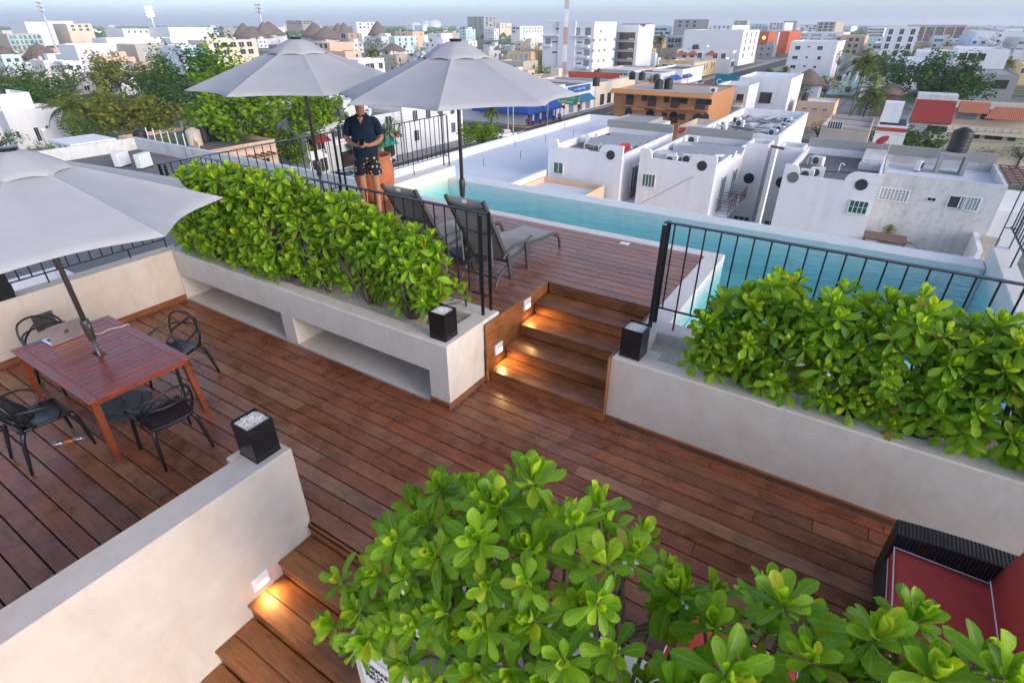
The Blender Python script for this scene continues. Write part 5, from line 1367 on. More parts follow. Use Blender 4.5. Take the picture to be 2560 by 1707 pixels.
for i in range(7): B(7.5,45.2+.9*i,-4.41,9.8,45.26+.9*i,-4.35).build('batten', CW['rust'], pgl)
# ================================================================== white flat roof left of the townhouses
n1 = Bld('white_flat_building', 'big building with a white painted flat roof left of the townhouses', 'white', -33.0,-22.0,14,70.3,-6.2, roof='roofwhite', par=.7, pt=.3)
n1b = Bld('white_flat_annex', 'low white roof annex in front of the left townhouse', 'peach', -21.99,-16.6,14,39.0,-6.6, roof='roofwhite', par=.4)
n1c = Bld('white_roof_shed', 'small cream block with a white parapet in front of the orange hotel', 'cream', -21.5,-16.5,72,80,-7.0, roof='roofwhite', par=.7)
n1d = Bld('concrete_shed', 'grey concrete rooftop block left of the cream shed', 'concrete', -25.8,-21.6,60,66,-5.2, roof='concrete', par=.1)
for i in range(7): tag(T([(-30+1.5*(i%3)-.4*i,36+4.4*i,-6.9),(-30+1.5*(i%3)-.4*i,36+4.4*i,-6.2)], .03, 4).build('rebar_stub', CW['rust']), 'thin rebar stubs standing on the white painted roof', 'rebar', 'rebar stubs on the white roof')
tank('cream water tank just beyond the pool edge on the white roof', -18.6,26.4,-7.0,.5,1.3,'tankcream')
ac('air conditioner beyond the pool edge beside the cream tank', -21.5,26,-7.0,.4)
for (x_,y_) in ((-17.4,25.5),(-16.8,28.5)): pole('thin rusty antenna mast on the annex roof '+('near the cream tank' if y_ < 26 else 'nearer the townhouse'), x_,y_,2.6,.03,-7.0,name='antenna_mast',mk='rust',cat='mast')
# grey roof next door on the left
n0 = Bld('neighbour_building', 'neighbouring building with dark grey roof and stained white parapet', 'old', -42.3,-11.2,-12,18.8,-2.55, roof='roofgrey', par=.75, pt=.25)
for (lb,x,y,rz) in (('left one of the white air conditioners on the dark grey roof',-37.3,15.4,-1.1),('right one of the white air conditioners on the dark grey roof',-35.8,15.9,-1.1),('air conditioner behind the black railing on the grey roof',-25.6,12.8,-.6)): ac(lb,x,y,-3.3,rz,1.15)
nw = Bld('white_annex', 'white painted low roof just beyond the peach parapet', 'white', -17,-9.6,-4,4.7,-1.4, roof='roofwhite', par=.35)
B(-13.2,4.701,-3.5,-11.9,4.75,-1.7).build('dark_recess', CW['concrete'], nw.t)
# ================================================================== mottled roof building, stepped white building
n6 = Bld('white_building', 'white building with mottled black and white roof and many air conditioners', 'white', -15.3,-7.8,58.5,77.5,-5.0, roof='roofpatch', par=.8, pt=.25)
for i,(x,y,rz) in enumerate(((-14.7,60,0),(-14.2,60.7,.2),(-13.9,62.2,-.3),(-14.3,64.5,-.8),(-13.2,67,-.3),(-14.0,69,-.4),(-9.0,62.5,-.5),(-8.8,65,-.4),(-8.7,67.5,-.4),(-8.6,70,-.4),(-9.2,72,-.2))):
    ac('air conditioner %s along the %s parapet of the mottled roof' % (('first','second','third','fourth','fifth','sixth','first','second','third','fourth','fifth')[i], 'left' if i < 6 else 'right'), x,y,-5.8,rz,1.1)
n7 = bb('stepped_white_building', 'white stepped apartment building with a big round window', 'white', 1850,1952,1972,196,318, par=.5, roof='roofwhite')
n7b = bb('balcony_apartments', 'white apartments with open balconies beside the round window building', 'white2', 1796,1850,1860,214,332, par=.4, roof='roofwhite', D=9)
o_ = lambda x,y:(1480+x*.17007,130+y*.17007)
p = PY(1878.5,247,n7.Y0)
MB().lathe([(.0,0),(.95,0),(.95,.05),(.0,.05)],28,cap=False).xf(Matrix.Translation((p.x,n7.Y0-.001,p.z)) @ Matrix.Rotation(pi/2,4,'X')).build('round_window', PM['brown'], n7.t)
n7.px('F', [(1902,232,1925,258)], pk='brown', n=1, m=8, fm='iron')
n7b.px('F', [(1805,232,1829,260),(1842,235,1857,258),(1800,275,1824,303)], pk='brown', n=1, fm='white')
for z_ in (0,1):
    p = PY(1828,262+41*z_,n7b.Y0); B(p.x-2.6,n7b.Y0-1.3,p.z-.25,p.x+2.2,n7b.Y0-.001,p.z).build('balcony_slab', CW['white'], n7b.t); B(p.x-2.5,n7b.Y0-1.28,p.z,p.x+2.1,n7b.Y0-1.24,p.z+1.0).build('glass_rail', M['glass'], n7b.t)
# ================================================================== orange hotel
og = Bld('orange_hotel', 'orange hotel with arched balcony doors and tiled eaves', 'orange', -41.0,-24.6,97.3,114,-5.7, roof='rooftan', par=.25)
ev = MB().yz([(-1.0,-.55),(-1.0,-.40),(.1,.12),(.1,-.0)], -41.6,-24.2).xf(Matrix.Translation((0,97.3,-5.75))).build('eave', CW['otile'], og.t)
def arch(parent, x0, x1, z0, z1, Y):
    r_ = (x1-x0)/2; cx_ = (x0+x1)/2; zs = z1-r_*.8; pl = [(x0,z0),(x1,z0)]+[(cx_+r_*math.cos(a), zs+r_*.8*math.sin(a)) for a in [pi*i/10 for i in range(11)]]
    o = MB().xz(pl, Y-.10, Y-.001).build('arched_door', FMAT['iron'], parent)
    r2 = r_*.86; pl = [(x0+r_*.14,z0+.05),(x1-r_*.14,z0+.05)]+[(cx_+r2*math.cos(a), zs+r2*.8*math.sin(a)) for a in [pi*i/10 for i in range(11)]]
    MB().xz(pl, Y-.13, Y-.1005).build('pane', PM['dark'], o)
for (a,b_,c,d,bal) in ((515,605,610,780,1),(835,625,935,805,1),(1175,645,1285,830,1),(1540,672,1650,855,1),(1675,678,1755,782,0),(495,820,585,985,0),(805,845,908,1010,1),(1145,875,1250,1050,1),(1500,900,1612,1085,1),(1640,905,1710,1020,0)):
    p, q = PY(*o_(a,b_),97.3), PY(*o_(c,d),97.3); arch(og.t, p.x, q.x, q.z, p.z, 97.3)
    if bal:
        t_ = link('balcony', None, og.t); B(p.x-.5,96.5,q.z-.18,q.x+.5,97.298,q.z-.02).build('slab', CW['orange'], t_); mb = MB()
        mb.tube([(p.x-.5,97.25,q.z+.85),(p.x-.5,96.5,q.z+.85),(q.x+.5,96.5,q.z+.85),(q.x+.5,97.25,q.z+.85)], .035, 4)
        for i in range(12): xx = p.x-.5+(q.x-p.x+1)*i/11; mb.tube([(xx,96.5,q.z),(xx,96.5,q.z+.85)], .022, 4)
        mb.build('balcony_rail', CW['rust'], t_)
og.px('F', [rect(o_,740,640,805,720),rect(o_,1068,660,1142,745),rect(o_,1315,675,1397,762),rect(o_,1035,893,1115,950),rect(o_,1280,912,1360,998)], pk='brown', n=2, fm='iron')
for (a,c) in ((600,790),(930,1115),(1270,1490)):
    p, q = PY(*o_(a,800),97.3), PY(*o_(c,850),97.3); MB().yz([(-.7,-.25),(-.7,-.15),(0,.25),(0,.1)], p.x, q.x).xf(Matrix.Translation((0,97.3,p.z-.2))).build('tile_skirt', CW['otile'], og.t)
for i in range(6): xx = -40.6+3.15*i; B(xx,97.24,GZ,xx+.35,97.299,-5.95).build('pilaster', CW['orange'], og.t)
tank('black water tank standing left on the orange hotel roof', -35.6,104,-6.0,.75,1.7); tank('black water tank standing right on the orange hotel roof', -34.0,104.6,-6.0,.75,1.9)
ac('air conditioner at the right end of the orange hotel roof', -25.2,101.5,-5.95,.3,1.3)
# ================================================================== pharmacy corner
ph = Bld('pharmacy', 'corner pharmacy with blue awning and white sign board', 'white2', -82,-61.6,101.2,118,-7.4, roof='roofgrey', par=.5)
aw = MB(); aw.xz([(-82,-11.3),(-61.0,-11.3),(-61.0,-11.25),(-82,-11.25)], 101.1, 101.1)
blue_m = plain('blue_awning', (.008,.06,.28), .7); tealaw = plain('teal_awning', (.01,.13,.24), .7); grn = plain('green_awning', (.0,.30,.22), .7)
MB().add([(-74,101.15,-9.7),(-61.55,101.15,-9.7),(-59.9,99.6,-11.3),(-74,99.6,-11.3),(-74,99.6,-11.7),(-59.9,99.6,-11.7)],[(0,1,2,3),(3,2,5,4)]).build('awning', blue_m, ph.t)
MB().add([(-61.55,101.15,-9.7),(-61.55,114,-9.7),(-59.9,114,-11.3),(-59.9,99.6,-11.3),(-59.9,99.6,-11.7),(-59.9,114,-11.7)],[(1,0,3,2),(2,3,4,5)]).build('awning', blue_m, ph.t)
B(-61.55,102.2,-9.6,-61.4,114,-7.9).build('sign_board', FMAT['white'], ph.t)
B(-71,101.02,-9.4,-62.4,101.15,-8.0).build('sign_board', plain('orange_sign',(.75,.33,.02),.6), ph.t)
ink_b = plain('blue_lettering', (.01,.04,.25), .6)
def wtext(s, size, loc, face, m, parent, **kw): return text(s, size, loc, (pi/2,0,{'F':0,'R':pi/2,'L':-pi/2}[face]), m, parent, **kw)
wtext('FARMACIAS SIMILARES', 1.05, (-61.38,107.6,-9.0), 'R', ink_b, ph.t, align='CENTER', bold=.02, sx=.78)
wtext('LO MISMO PERO MAS BARATO', .42, (-61.38,107.6,-9.5), 'R', ink_b, ph.t, align='CENTER', sx=.8)
MB().lathe([(.0,0),(.55,0),(.55,.03),(.0,.03)],18,cap=False).xf(Matrix.Translation((-61.38,113.2,-8.7)) @ Matrix.Rotation(pi/2,4,'Y')).build('logo_disc', reddish, ph.t)
wtext('CONSULTORIO MEDICO', .62, (-66.7,101.0,-9.0), 'F', M['ink'], ph.t, align='CENTER', bold=.015)
for i in range(5):
    B(-60.25,101.5+2.9*i,GZ+.1,-59.95,101.8+2.9*i,-11.6).build('column', FMAT['white'], ph.t); B(-60.28,101.47+2.9*i,GZ+.1,-59.92,101.83+2.9*i,-12.9).build('column_base', blue_m, ph.t)
B(-61.58,102,-13.8,-61.5,114,-11.9).build('shop_window', blue_m, ph.t)
sh2 = Bld('shop', 'white shop with teal awning next to the pharmacy', 'white2', -80,-61.8,118.2,134,-8.0, roof='roofgrey', group='shops on the avenue')
MB().add([(-61.75,120,-10.2),(-61.75,131,-10.2),(-59.9,131,-11.5),(-59.9,120,-11.5)],[(1,0,3,2)]).build('awning', tealaw, sh2.t)
B(-61.78,119.5,-9.6,-61.6,131,-8.2).build('sign_board', plain('blue_sign',(.02,.10,.30),.6), sh2.t); wtext('Store Collection  Pakar', .8, (-61.55,125.2,-9.1), 'R', FMAT['white'], sh2.t, align='CENTER', sx=.8)
sh2.grid('R', 3, 1, 2.6, 2.4, z1=-12.5, pk='pale', n=1)
sh3 = Bld('shop', 'pale shop with red shutters beyond the teal awning', 'cream', -80,-61.7,134.2,160,-8.4, roof='roofwhite', group='shops on the avenue'); sh3.grid('R', 5, 1, 2.8, 2.6, z1=-12.4, pk='brown', n=1)
# green road sign and signals
rs = thing('road_sign', 'green overhead road sign with white lettering above the avenue', 'sign')
T([(-49.2,100,GZ),(-49.2,100,-7.6),(-53.5,100,-7.3)], .12, 6).build('gantry', CW['galv'], rs)
B(-53.6,99.86,-9.1,-49.6,99.92,-7.5,ch=.01).build('panel', plain('sign_green',(.0,.30,.12),.5), rs)
wtext('CENTRO  RIO VILLARES', .42, (-51.6,99.84,-8.15), 'F', FMAT['white'], rs, align='CENTER', sx=.75); wtext('PLANETARIO', .55, (-51.9,99.84,-8.85), 'F', FMAT['white'], rs, align='CENTER', bold=.01)
def signal(label, x, y, z):
    t = thing('traffic_light', label, 'traffic light', (x,y,z))
    B(-.2,-.15,0,.2,.15,1.1,ch=.02).build('housing', FMAT['dark'], t); T([(0,.1,0),(0,.1,GZ-z)], .07, 6).build('post', CW['galv'], t)
    for i, m in enumerate((emit('red_signal',(1,.08,.03),6), FMAT['dark'], FMAT['dark'])): MB().lathe([(0,0),(.13,0),(.13,.04),(0,.04)],12,cap=False).xf(Matrix.Translation((0,-.15,.88-.34*i)) @ Matrix.Rotation(pi/2,4,'X')).build('lens', m, t)
signal('traffic light showing red beside the green road sign', -48.9,99.6,-9.6); signal('traffic light showing red on the pharmacy corner', -58.6,112,-11.6)
# cars, people, poles
car('white car turning at the crossing behind the round green tree', -57.6,87.5,-.55,(.72,.73,.75)); car('turquoise and white taxi parked below the left railing', -57.7,48.9,.15,(.10,.42,.52))
car('dark red car parked beside the orange hotel', -52.3,131,.1,(.10,.012,.015)); car('white car driving on the avenue beyond the orange hotel', -54.5,196,.05,(.7,.7,.7)); car('silver car on the avenue behind the white one', -52.5,214,.05,(.45,.46,.48)); car('grey pickup on the avenue near the blue awnings', -56.5,208,.05,(.22,.23,.25)); car('white van parked left below the railing behind the pot', -61.2,60,.1,(.7,.7,.7))
blk = plain('dark_clothes',(.03,.03,.035),.9); rdc = plain('red_clothes',(.35,.05,.06),.9)
walker('person in dark shirt walking past the pharmacy', -61.0,100.6,.5,blk,blk); walker('person in red clothes walking past the pharmacy', -60.4,101.0,.5,rdc,rdc); walker('person in red standing on the orange kerb', -59.2,111,.3,rdc,blk,GZ+.01)
for (lb,px,yt,yb,arms,lamp) in (('grey concrete pole at the crossing near the yellow kerb',1283,262,352,(),None),('street lamp pole in front of the pharmacy',1270,258,345,(),(2.4,1.8,False)),('pole with blue street signs near the pharmacy',1368,225,320,(),None),
    ('double armed street lamp in front of the orange hotel',1572,235,300,(),(.6,1.5,False)),('leaning grey pole at the front of the orange hotel',1687,254,320,(),None),('wooden pole with two cross arms among the left trees',373,220,300,((11,1.6,.3),(9.4,1.9,.3)),None),
    ('tilted wooden pole with wires at the far left white house',52,265,385,((13,1.5,1.2),),None),('grey pole between the olive tree and the bright tree',470,305,370,(),None),('street lamp on a green pole behind the near umbrella',131,338,400,(),(0,1,True)),
    ('concrete pole with wires left of the man',835,290,400,((8,1.2,.8),),None),('tall white pole in front of the cream villa',2475,340,398,(),None),('grey street lamp in front of the cream villa',2545,295,385,(),(2.6,1.4,False)),
    ('thin grey pole beyond the orange shops',1752,120,190,(),(1,1,True)),('lit street lamp pole right of the orange shops',1805,150,188,(),(1,1.2,True)),('pole on the avenue near the blue awnings',1718,170,212,(),(.5,1,False))):
    p_ = PZ(px,yb,GZ); pole(lb, p_.x, p_.y, PY(px,yt,p_.y).z-GZ, .13, arms=arms, lamp=lamp)
# wires
wire_m = FMAT['dark']
def wire(label, a, b_, sag=.8):
    pts = [Vector(a).lerp(Vector(b_), i/10)-Vector((0,0,sag*math.sin(pi*i/10))) for i in range(11)]
    tag(T(pts, .02, 3).build('overhead_wire', wire_m), label, 'wire', 'overhead wires')
wire('overhead wire running to the roof of the second townhouse', (-20,36,-11), (-10.2,39.5,-5.2), .3)
for i in range(3): wire('overhead wires strung in front of the cream villa', (-6,75,-5-i*.5), (22,82,-5.4-i*.5), .7)
for i in range(3): wire('overhead wires along the shops behind the left railing', (-61.5,20,-7-i*.4), (-61,95,-7.2-i*.4), 1.0)
# ================================================================== shops behind the left railing
s1 = Bld('shop_row', 'white two storey shop with green awnings behind the man', 'old', -80,-63.6,52,67,-7.6, roof='roofgrey', par=.5)
MB().add([(-63.55,55,-10.6),(-63.55,63.5,-10.6),(-61.0,63.5,-11.6),(-61.0,55,-11.6)],[(1,0,3,2)]).build('awning', grn, s1.t)
s1.grid('R', 4, 1, 1.4, 2.0, z1=-9.0, pk='dark', n=2); s1.grid('R', 3, 1, 2.6, 2.2, z1=-12.7, pk='brown', n=1)
B(-63.58,53.2,-10.6,-63.45,56.5,-9.9).build('sign_board', FMAT['white'], s1.t); B(-63.58,60.5,-10.6,-63.45,63.2,-9.5).build('sign_board', plain('purple_sign',(.20,.12,.45),.6), s1.t)
wtext('Mamá Mía', .55, (-63.42,54.9,-10.4), 'R', reddish, s1.t, align='CENTER')
for i,(x_,y_) in enumerate(((-68,54.5),(-66.6,55.4),(-72,57),(-70.4,60))): tank('%s black water tank on the green-awning shop roof' % ('first','second','third','fourth')[i], x_, y_, -8.1, .7, 1.7)
for i,(x_,y_) in enumerate(((-66,58.5),(-65.2,61.5),(-67.5,64))): ac('%s air conditioner on the green-awning shop roof' % ('first','second','third')[i], x_, y_, -8.1, .4*i, 1.3)
B(-74,61,-8.1,-69.5,66,-5.9).build('stair_head', CW['old'], s1.t); B(-79.5,53,-8.1,-75,58,-6.2).build('stair_head', CW['white2'], s1.t)
s2 = Bld('shop_row', 'tall plain white corner shop with barred balcony at the crossing', 'white', -78,-63.4,67.2,82.5,-6.9, roof='roofgrey', par=.5); s2.grid('R', 4, 2, 1.2, 1.6, z1=-8.6, sh=3.0, pk='dark', n=3, skip=.2, seed=3)
s3 = Bld('shop_row', 'white house with red awning roof behind the left railing', 'white', -69.5,-63.5,48.6,51.8,-8.2, roof='roofgrey', par=.4); s3.grid('R', 2, 2, 1.3, 1.7, z1=-9.8, sh=2.9, pk='brown', n=2)
MB().add([(-63.45,48.8,-8.7),(-63.45,51.6,-8.7),(-61.9,51.6,-9.5),(-61.9,48.8,-9.5)],[(1,0,3,2)]).build('awning', CW['redroof'], s3.t)
s4 = Bld('peach_house', 'peach house with timber pergola and roof tanks behind the left railing', 'peach', -80,-61.8,33.5,42.8,-8.0, roof='roofgrey', par=.45)
for i in range(9): B(-61.79,34.6+.85*i,-9.35,-60.3,34.75+.85*i,-9.2).build('pergola_rafter', CW['brown'], s4.t)
B(-60.7,34.2,-9.5,-60.5,42.4,-9.36).build('pergola_beam', CW['brown'], s4.t); s4.grid('R', 3, 1, 1.6, 2.0, z1=-11.0, pk='dark', n=3, fm='tan')
MB().xz([(-63,-8.0),(-61.8,-8.0),(-61.8,-7.0),(-62.2,-6.9),(-62.4,-6.5)],33.4,33.49).build('stepped_gable', CW['peach'], s4.t)
tank('cream water tank on the peach house roof', -68,36.5,-8.4,.8,2.0,'tankcream'); tank('left black water tank on the peach house roof', -69.5,38.5,-8.4,.75,1.9); tank('right black water tank on the peach house roof', -68.6,40.2,-8.4,.75,1.9); tank('blue black water tank left of the white pipes', -75,33.9,-8.4,.8,1.6)
for i in range(6): tag(T([(-66-1.6*i,34.2,-8.4),(-66-1.6*i-.1,34.3,-6.6)], .06, 5).build('vent_pipe', FMAT['white']), 'white vent pipe standing on the roof edge of the peach house', 'pipe', 'vent pipes on the peach house')
pv = thing('roof_pavilion', 'white slab on columns over tanks, left behind the near umbrella', 'pavilion')
B(-78,25.6,-7.3,-72.6,30.2,-7.1).build('slab', CW['white'], pv)
for i in range(4):
    for j in range(2): B(-77.6+1.55*i,25.9+3.8*j,-9.6,-77.35+1.55*i,26.15+3.8*j,-7.31).build('column', CW['white'], pv)
wv0 = Bld('white_house', 'white house under the column pavilion at the left', 'white', -80,-71.5,24,31,-9.2, roof='roofwhite', par=.4); tank('cream water tank under the column pavilion', -74.2,27.2,-9.6,.85,1.7,'tankcream')
wa = bb('white_house', 'white house with purple trim at the left picture edge', 'white', -40,4,72,250,372, roof='roofwhite'); wa.px('R', [(4,283,30,308)], pk='dark', n=2); tank('black tank on the purple trimmed house', wa.X1-1.2, wa.Y0+3.5, wa.zr, .7,1.4)
wb = bb('white_house', 'low white house with a carport right of the purple trimmed house', 'white2', 30,50,152,288,376, roof='rooftan'); wb.px('R', [(82,320,107,352),(112,315,122,321),(38,329,53,344)], pk='dark', n=2)
B(wa.X0-.1,wa.Y0-.1,wa.z-3.3,wa.X1+.1,wa.Y1,wa.z-3.1).build('purple_band', plain('purple_paint',(.10,.07,.35),.7), wa.t)
# ================================================================== blocks farther out, read corner by corner
def far(label, mk, xl, xc, xr, yt, yb, side='R', gf=None, gr=None, name='building', cat='building', **kw):
    b = bb(name, label, mk, xl, xc, xr, yt, yb, side, cat=cat, **kw)
    sh = 3.1
    if gf: b.grid('F', gf[0], gf[1], gf[2], gf[3], pk=gf[4] if len(gf) > 4 else 'dark', seed=xc, skip=.12, n=2)
    if gr: b.grid('R' if side == 'R' else 'L', gr[0], gr[1], gr[2], gr[3], pk=gr[4] if len(gr) > 4 else 'dark', seed=xc+1, skip=.12, n=2)
    return b
i_ = lambda x,y:(1330+x*.15731,30+y*.15731)
bw = far('tall white apartment block with small square windows behind the red mast', 'white', 1358,1478,1542,55,192, roof='roofwhite')
bw.px('F', [rect(i_,380,258,432,285),rect(i_,320,467,405,490),rect(i_,318,632,398,657),rect(i_,718,474,805,496),rect(i_,708,644,795,667),rect(i_,700,808,786,832)], pk='dark', n=1)
bw.px('F', [rect(i_,680,262,755,368),rect(i_,852,262,928,368),rect(i_,222,428,290,512),rect(i_,842,440,915,524),rect(i_,832,608,905,694),rect(i_,822,776,895,860)], pk='pale', n=2, fm='dark')
bw.px('R', [rect(i_,a,b_,a+22,b_+34) for a,b_ in ((975,435),(1068,432),(1150,428),(1298,420),(964,604),(1056,600),(1140,592),(1284,578),(952,770),(1043,764),(1126,755),(1272,736),(1085,296))], pk='pale', n=1, fm='dark')
for (a,b_,c,d) in ((170,370,435,392),(665,375,922,398),(175,512,318,555),(780,524,915,572),(768,695,905,740),(755,860,895,905)):
    p, q = PY(*i_(a,b_),bw.Y0), PY(*i_(c,d),bw.Y0); B(p.x,bw.Y0-1.3,q.z,q.x,bw.Y0-.002,p.z).build('balcony', CW['white'], bw.t)
p, q = PY(*i_(440,160),bw.Y0), PY(*i_(665,1000),bw.Y0); B(p.x,bw.Y0-.6,GZ,q.x,bw.Y0-.003,bw.z+.2).build('stair_tower', CW['white'], bw.t)
bj = far('white apartment block with stacked planted balconies beside the tall white one', 'white', 1541,1586,1637,62,184, roof='roofwhite')
p = PY(1541,80,bj.Y0); q = PY(1584,165,bj.Y0)
for i in range(4):
    z0 = p.z-3.6*(i+1)+.4; B(p.x+.4,bj.Y0-.06,z0+.3,q.x-.6,bj.Y0-.004,z0+3.0).build('balcony_opening', PM['brown'], bj.t); B(p.x,bj.Y0-.9,z0-.05,q.x,bj.Y0-.07,z0+.25).build('balcony_slab', CW['concrete'], bj.t)
    B(q.x-3.0,bj.Y0-.88,z0+.251,q.x-1.0,bj.Y0-.5,z0+.9).build('flower_box', CW['peach'], bj.t); B(p.x+.6,bj.Y0-.12,z0+.3,p.x+1.5,bj.Y0-.061,z0+2.8).build('pane', PM['pale'], bj.t)
B(p.x+2,bj.Y0+1,bj.z,q.x+4,bj.Y0+7,bj.z+.3).build('roof_pergola', CW['brown'], bj.t)
far('yellow house with white balustrade and arched windows', 'yellow', 1268,1327,1382,130,186, gf=(4,1,1.3,2.4,'pale'), roof='roofwhite')
gd = far('grey weathered two storey block with a red roof wall', 'concrete', 1390,1515,1549,200,258, gf=(6,1,1.5,1.8,'pale'), gr=(3,1,4.0,2.4,'dark'), roof='roofgrey'); B(gd.X0,gd.Y1-.5,gd.z-.3,gd.X1,gd.Y1-.1,gd.z+1.1).build('red_wall', CW['red'], gd.t)
far('beige low motel with a row of doors behind the red roof wall', 'beige', 1493,1574,1588,176,214, gf=(6,1,1.2,2.2,'brown'), roof='roofwhite')
far('blank off-white building in front of the beige motel', 'old', 1569,1648,1662,184,222, roof='roofwhite')
os_ = far('orange arcaded shops with a scalloped parapet', 'yellow', 1648,1729,1800,158,198, gf=(4,1,2.2,2.6,'brown'), gr=(9,1,1.6,2.2,'brown'), roof='roofwhite')
for i in range(4):
    xx = os_.X0+(os_.X1-os_.X0)*(i+.5)/4; MB().xz([(xx-2+2*math.cos(a)+2, os_.z+1.0*math.sin(a)) for a in [pi*j/8 for j in range(9)]], os_.Y0, os_.Y0+.3).build('scallop', CW['yellow'], os_.t)
for (a,lb) in ((192,'blue shop awning nearest on the avenue'),(204,'blue shop awning farther along the avenue')):
    tag(MB().add([(-62.5,a,-10.4),(-62.5,a+8,-10.4),(-60.4,a+8,-11.6),(-60.4,a,-11.6),(-62.5,a,-10.5),(-62.5,a+8,-10.5),(-60.4,a+8,-11.7),(-60.4,a,-11.7)],[(1,0,3,2),(4,5,6,7),(3,7,6,2),(0,4,7,3)]).build('awning', blue_m), lb, 'awning')
far('small white house with stepped gable and red awning on the avenue', 'white', 1680,1702,1712,174,214, gf=(2,2,1.0,1.3,'brown'))
far('red and grey shop wall beside the small stepped gable house', 'red', 1652,1668,1682,180,214)
rt = far('white hotel with little red tiled canopies', 'white', 1693,1822,1842,127,186, gf=(6,2,1.8,1.9,'dark'), gr=(3,2,1.8,2.0,'brown'), roof='roofwhite')
for a in (1705,1734,1780):
    p = PY(a,128,rt.Y0); MB().add([(p.x-2.6,rt.Y0-1.2,p.z-1.6),(p.x+2.6,rt.Y0-1.2,p.z-1.6),(p.x+2.6,rt.Y0-.01,p.z-1.6),(p.x-2.6,rt.Y0-.01,p.z-1.6),(p.x,rt.Y0-.4,p.z+.3)],[(0,1,4),(1,2,4),(2,3,4),(3,0,4),(3,2,1,0)]).build('tiled_canopy', CW['tile'], rt.t)
far('long blank white apartment wall with balconies on its right end', 'white', 1712,1843,1858,76,166, gr=(3,4,2.6,2.0,'brown'), roof='roofwhite')
far('tall unfinished grey concrete block with open top floor', 'concrete', 1686,1762,1777,49,118, gf=(4,2,3.0,2.4,'dark'), roof='concrete')
far('grey concrete frame building below the tall unfinished block', 'concrete', 1668,1700,1712,92,150, gf=(2,3,4.0,2.2,'dark'), roof='concrete')
mg = far('red supermarket front with green lit lettering', 'orangered', 1857,1911,1942,80,140, roof='roofwhite', name='supermarket')
p = PY(1882,92,mg.Y0); wtext('MEGA', 3.6, (p.x-1,mg.Y0-.1,p.z-1.6), 'F', emit('green_sign',(.05,.9,.15),1.2), mg.t, align='CENTER', bold=.03)
MB().lathe([(0,0),(1.0,0),(1.0,.1),(0,.1)],16,cap=False).xf(Matrix.Translation((p.x+7.2,mg.Y0-.02,p.z-.6)) @ Matrix.Rotation(pi/2,4,'X')).build('emblem', emit('yellow_sign',(1,.7,.1),1.0), mg.t)
far('grey white supermarket hall between the red and the orange front', 'white2', 1911,1936,1942,80,136, roof='roofwhite'); far('orange cube shaped store front right of the supermarket', 'orangered', 1939,1962,1970,79,136)
w4 = far('white four storey block with square windows behind the thatched hut', 'white', 1978,2069,2080,105,204, roof='roofwhite')
r_ = lambda x,y:(1680+x*.18707,30+y*.18707)
w4.px('F', [rect(r_,1655,458,1710,508),rect(r_,1950,460,2008,512),rect(r_,1612,590,1675,633),rect(r_,1950,595,1982,642),rect(r_,1583,712,1648,754),rect(r_,1893,722,1922,752)], pk='dark', n=2)
w4.px('F', [rect(r_,1808,460,1852,474),rect(r_,1788,596,1812,620),rect(r_,1757,716,1782,740)], pk='dark', n=1)
far('small beige tower with brown recesses on the skyline right of the lattice mast', 'beige', 2044,2078,2091,55,108, gf=(3,3,4,2.5,'brown'))
far('long white low building with window bands behind the white block', 'white2', 1987,2098,2104,82,122, gf=(12,2,3,1.8,'pale'), roof='roofwhite')
far('peach apartment house with dark windows right of the white block', 'peach', 2085,2143,2152,90,150, gf=(4,3,2.0,1.9,'brown'), gr=(3,3,2,1.9,'brown'), roof='rooftan')
far('white office on the skyline with three window bands', 'white', 2172,2203,2211,70,104, gf=(6,3,4,2,'dark'))
g5 = far('slim block with dark glass front and white grid', 'white', 2217,2271,2273,67,160, roof='roofgrey'); g5.grid('F', 3, 5, 2.0, 2.5, sh=3.35, z1=g5.z-2.4, u0=.1, u1=(g5.X1-g5.X0)-.1, pk='dark', n=2, seed=4)
bh = far('long brown hotel with recessed balconies on the right skyline', 'brown', 2270,2402,2404,63,104, D=20, roof='rooftan')
for i in range(7):
    xx = bh.X0+(bh.X1-bh.X0)*i/6; B(xx-.6,bh.Y0-1.2,GZ,xx+.6,bh.Y0-.01,bh.z+.5).build('pier', CW['peach'], bh.t)
bh.grid('F', 12, 3, 2.6, 2.4, sh=4.6, z1=bh.z-4, pk='dark', n=1); B(bh.X0,bh.Y0-.8,bh.z-2.2,bh.X1,bh.Y0-.02,bh.z-.2).build('cornice', CW['beige'], bh.t)
far('white house with red gable wall in front of the dark glass block', 'white', 2240,2246,2330,150,222, side='L', gf=(3,2,1.6,1.5,'dark'), roof='roofwhite')
md = far('modern white villa with a wide dark window band', 'white', 2352,2364,2528,122,214, side='L', roof='roofwhite')
md.px('F', [(2398,133,2462,153)], pk='brown', n=3, fm='white'); md.px('F', [(2394,164,2450,177)], pk='pale', n=4, fm='dark')
ch = far('unfinished concrete house with square window holes above the cream villa', 'concrete', 2372,2392,2552,183,262, side='L', roof='concrete', par=.3)
y_ = lambda x,y:(2100+x*.19558,150+y*.19558)
ch.px('F', [rect(y_,1525,242,1685,348),rect(y_,1985,260,2120,368)], pk='brown', n=1, fm='dark')
cv = Bld('cream_villa', 'cream villa with orange tiled roofs and arched windows at the right', 'cream', 8.3,19,106.5,118,-6.4, roof='rooftan', par=.3)
B(8.2,105.0,-9.6,19,106.49,-9.4).build('balcony_slab', CW['cream'], cv.t); B(8.2,105.0,-9.39,19,105.15,-8.5).build('balustrade', CW['cream'], cv.t); B(8.15,104.95,-8.49,19,105.2,-8.4).build('balustrade_cap', CW['peach'], cv.t)
for i in range(11): B(8.6+.95*i,104.98,-9.2,8.85+.95*i,104.999,-8.7).build('baluster_slot', CW['beige'], cv.t)
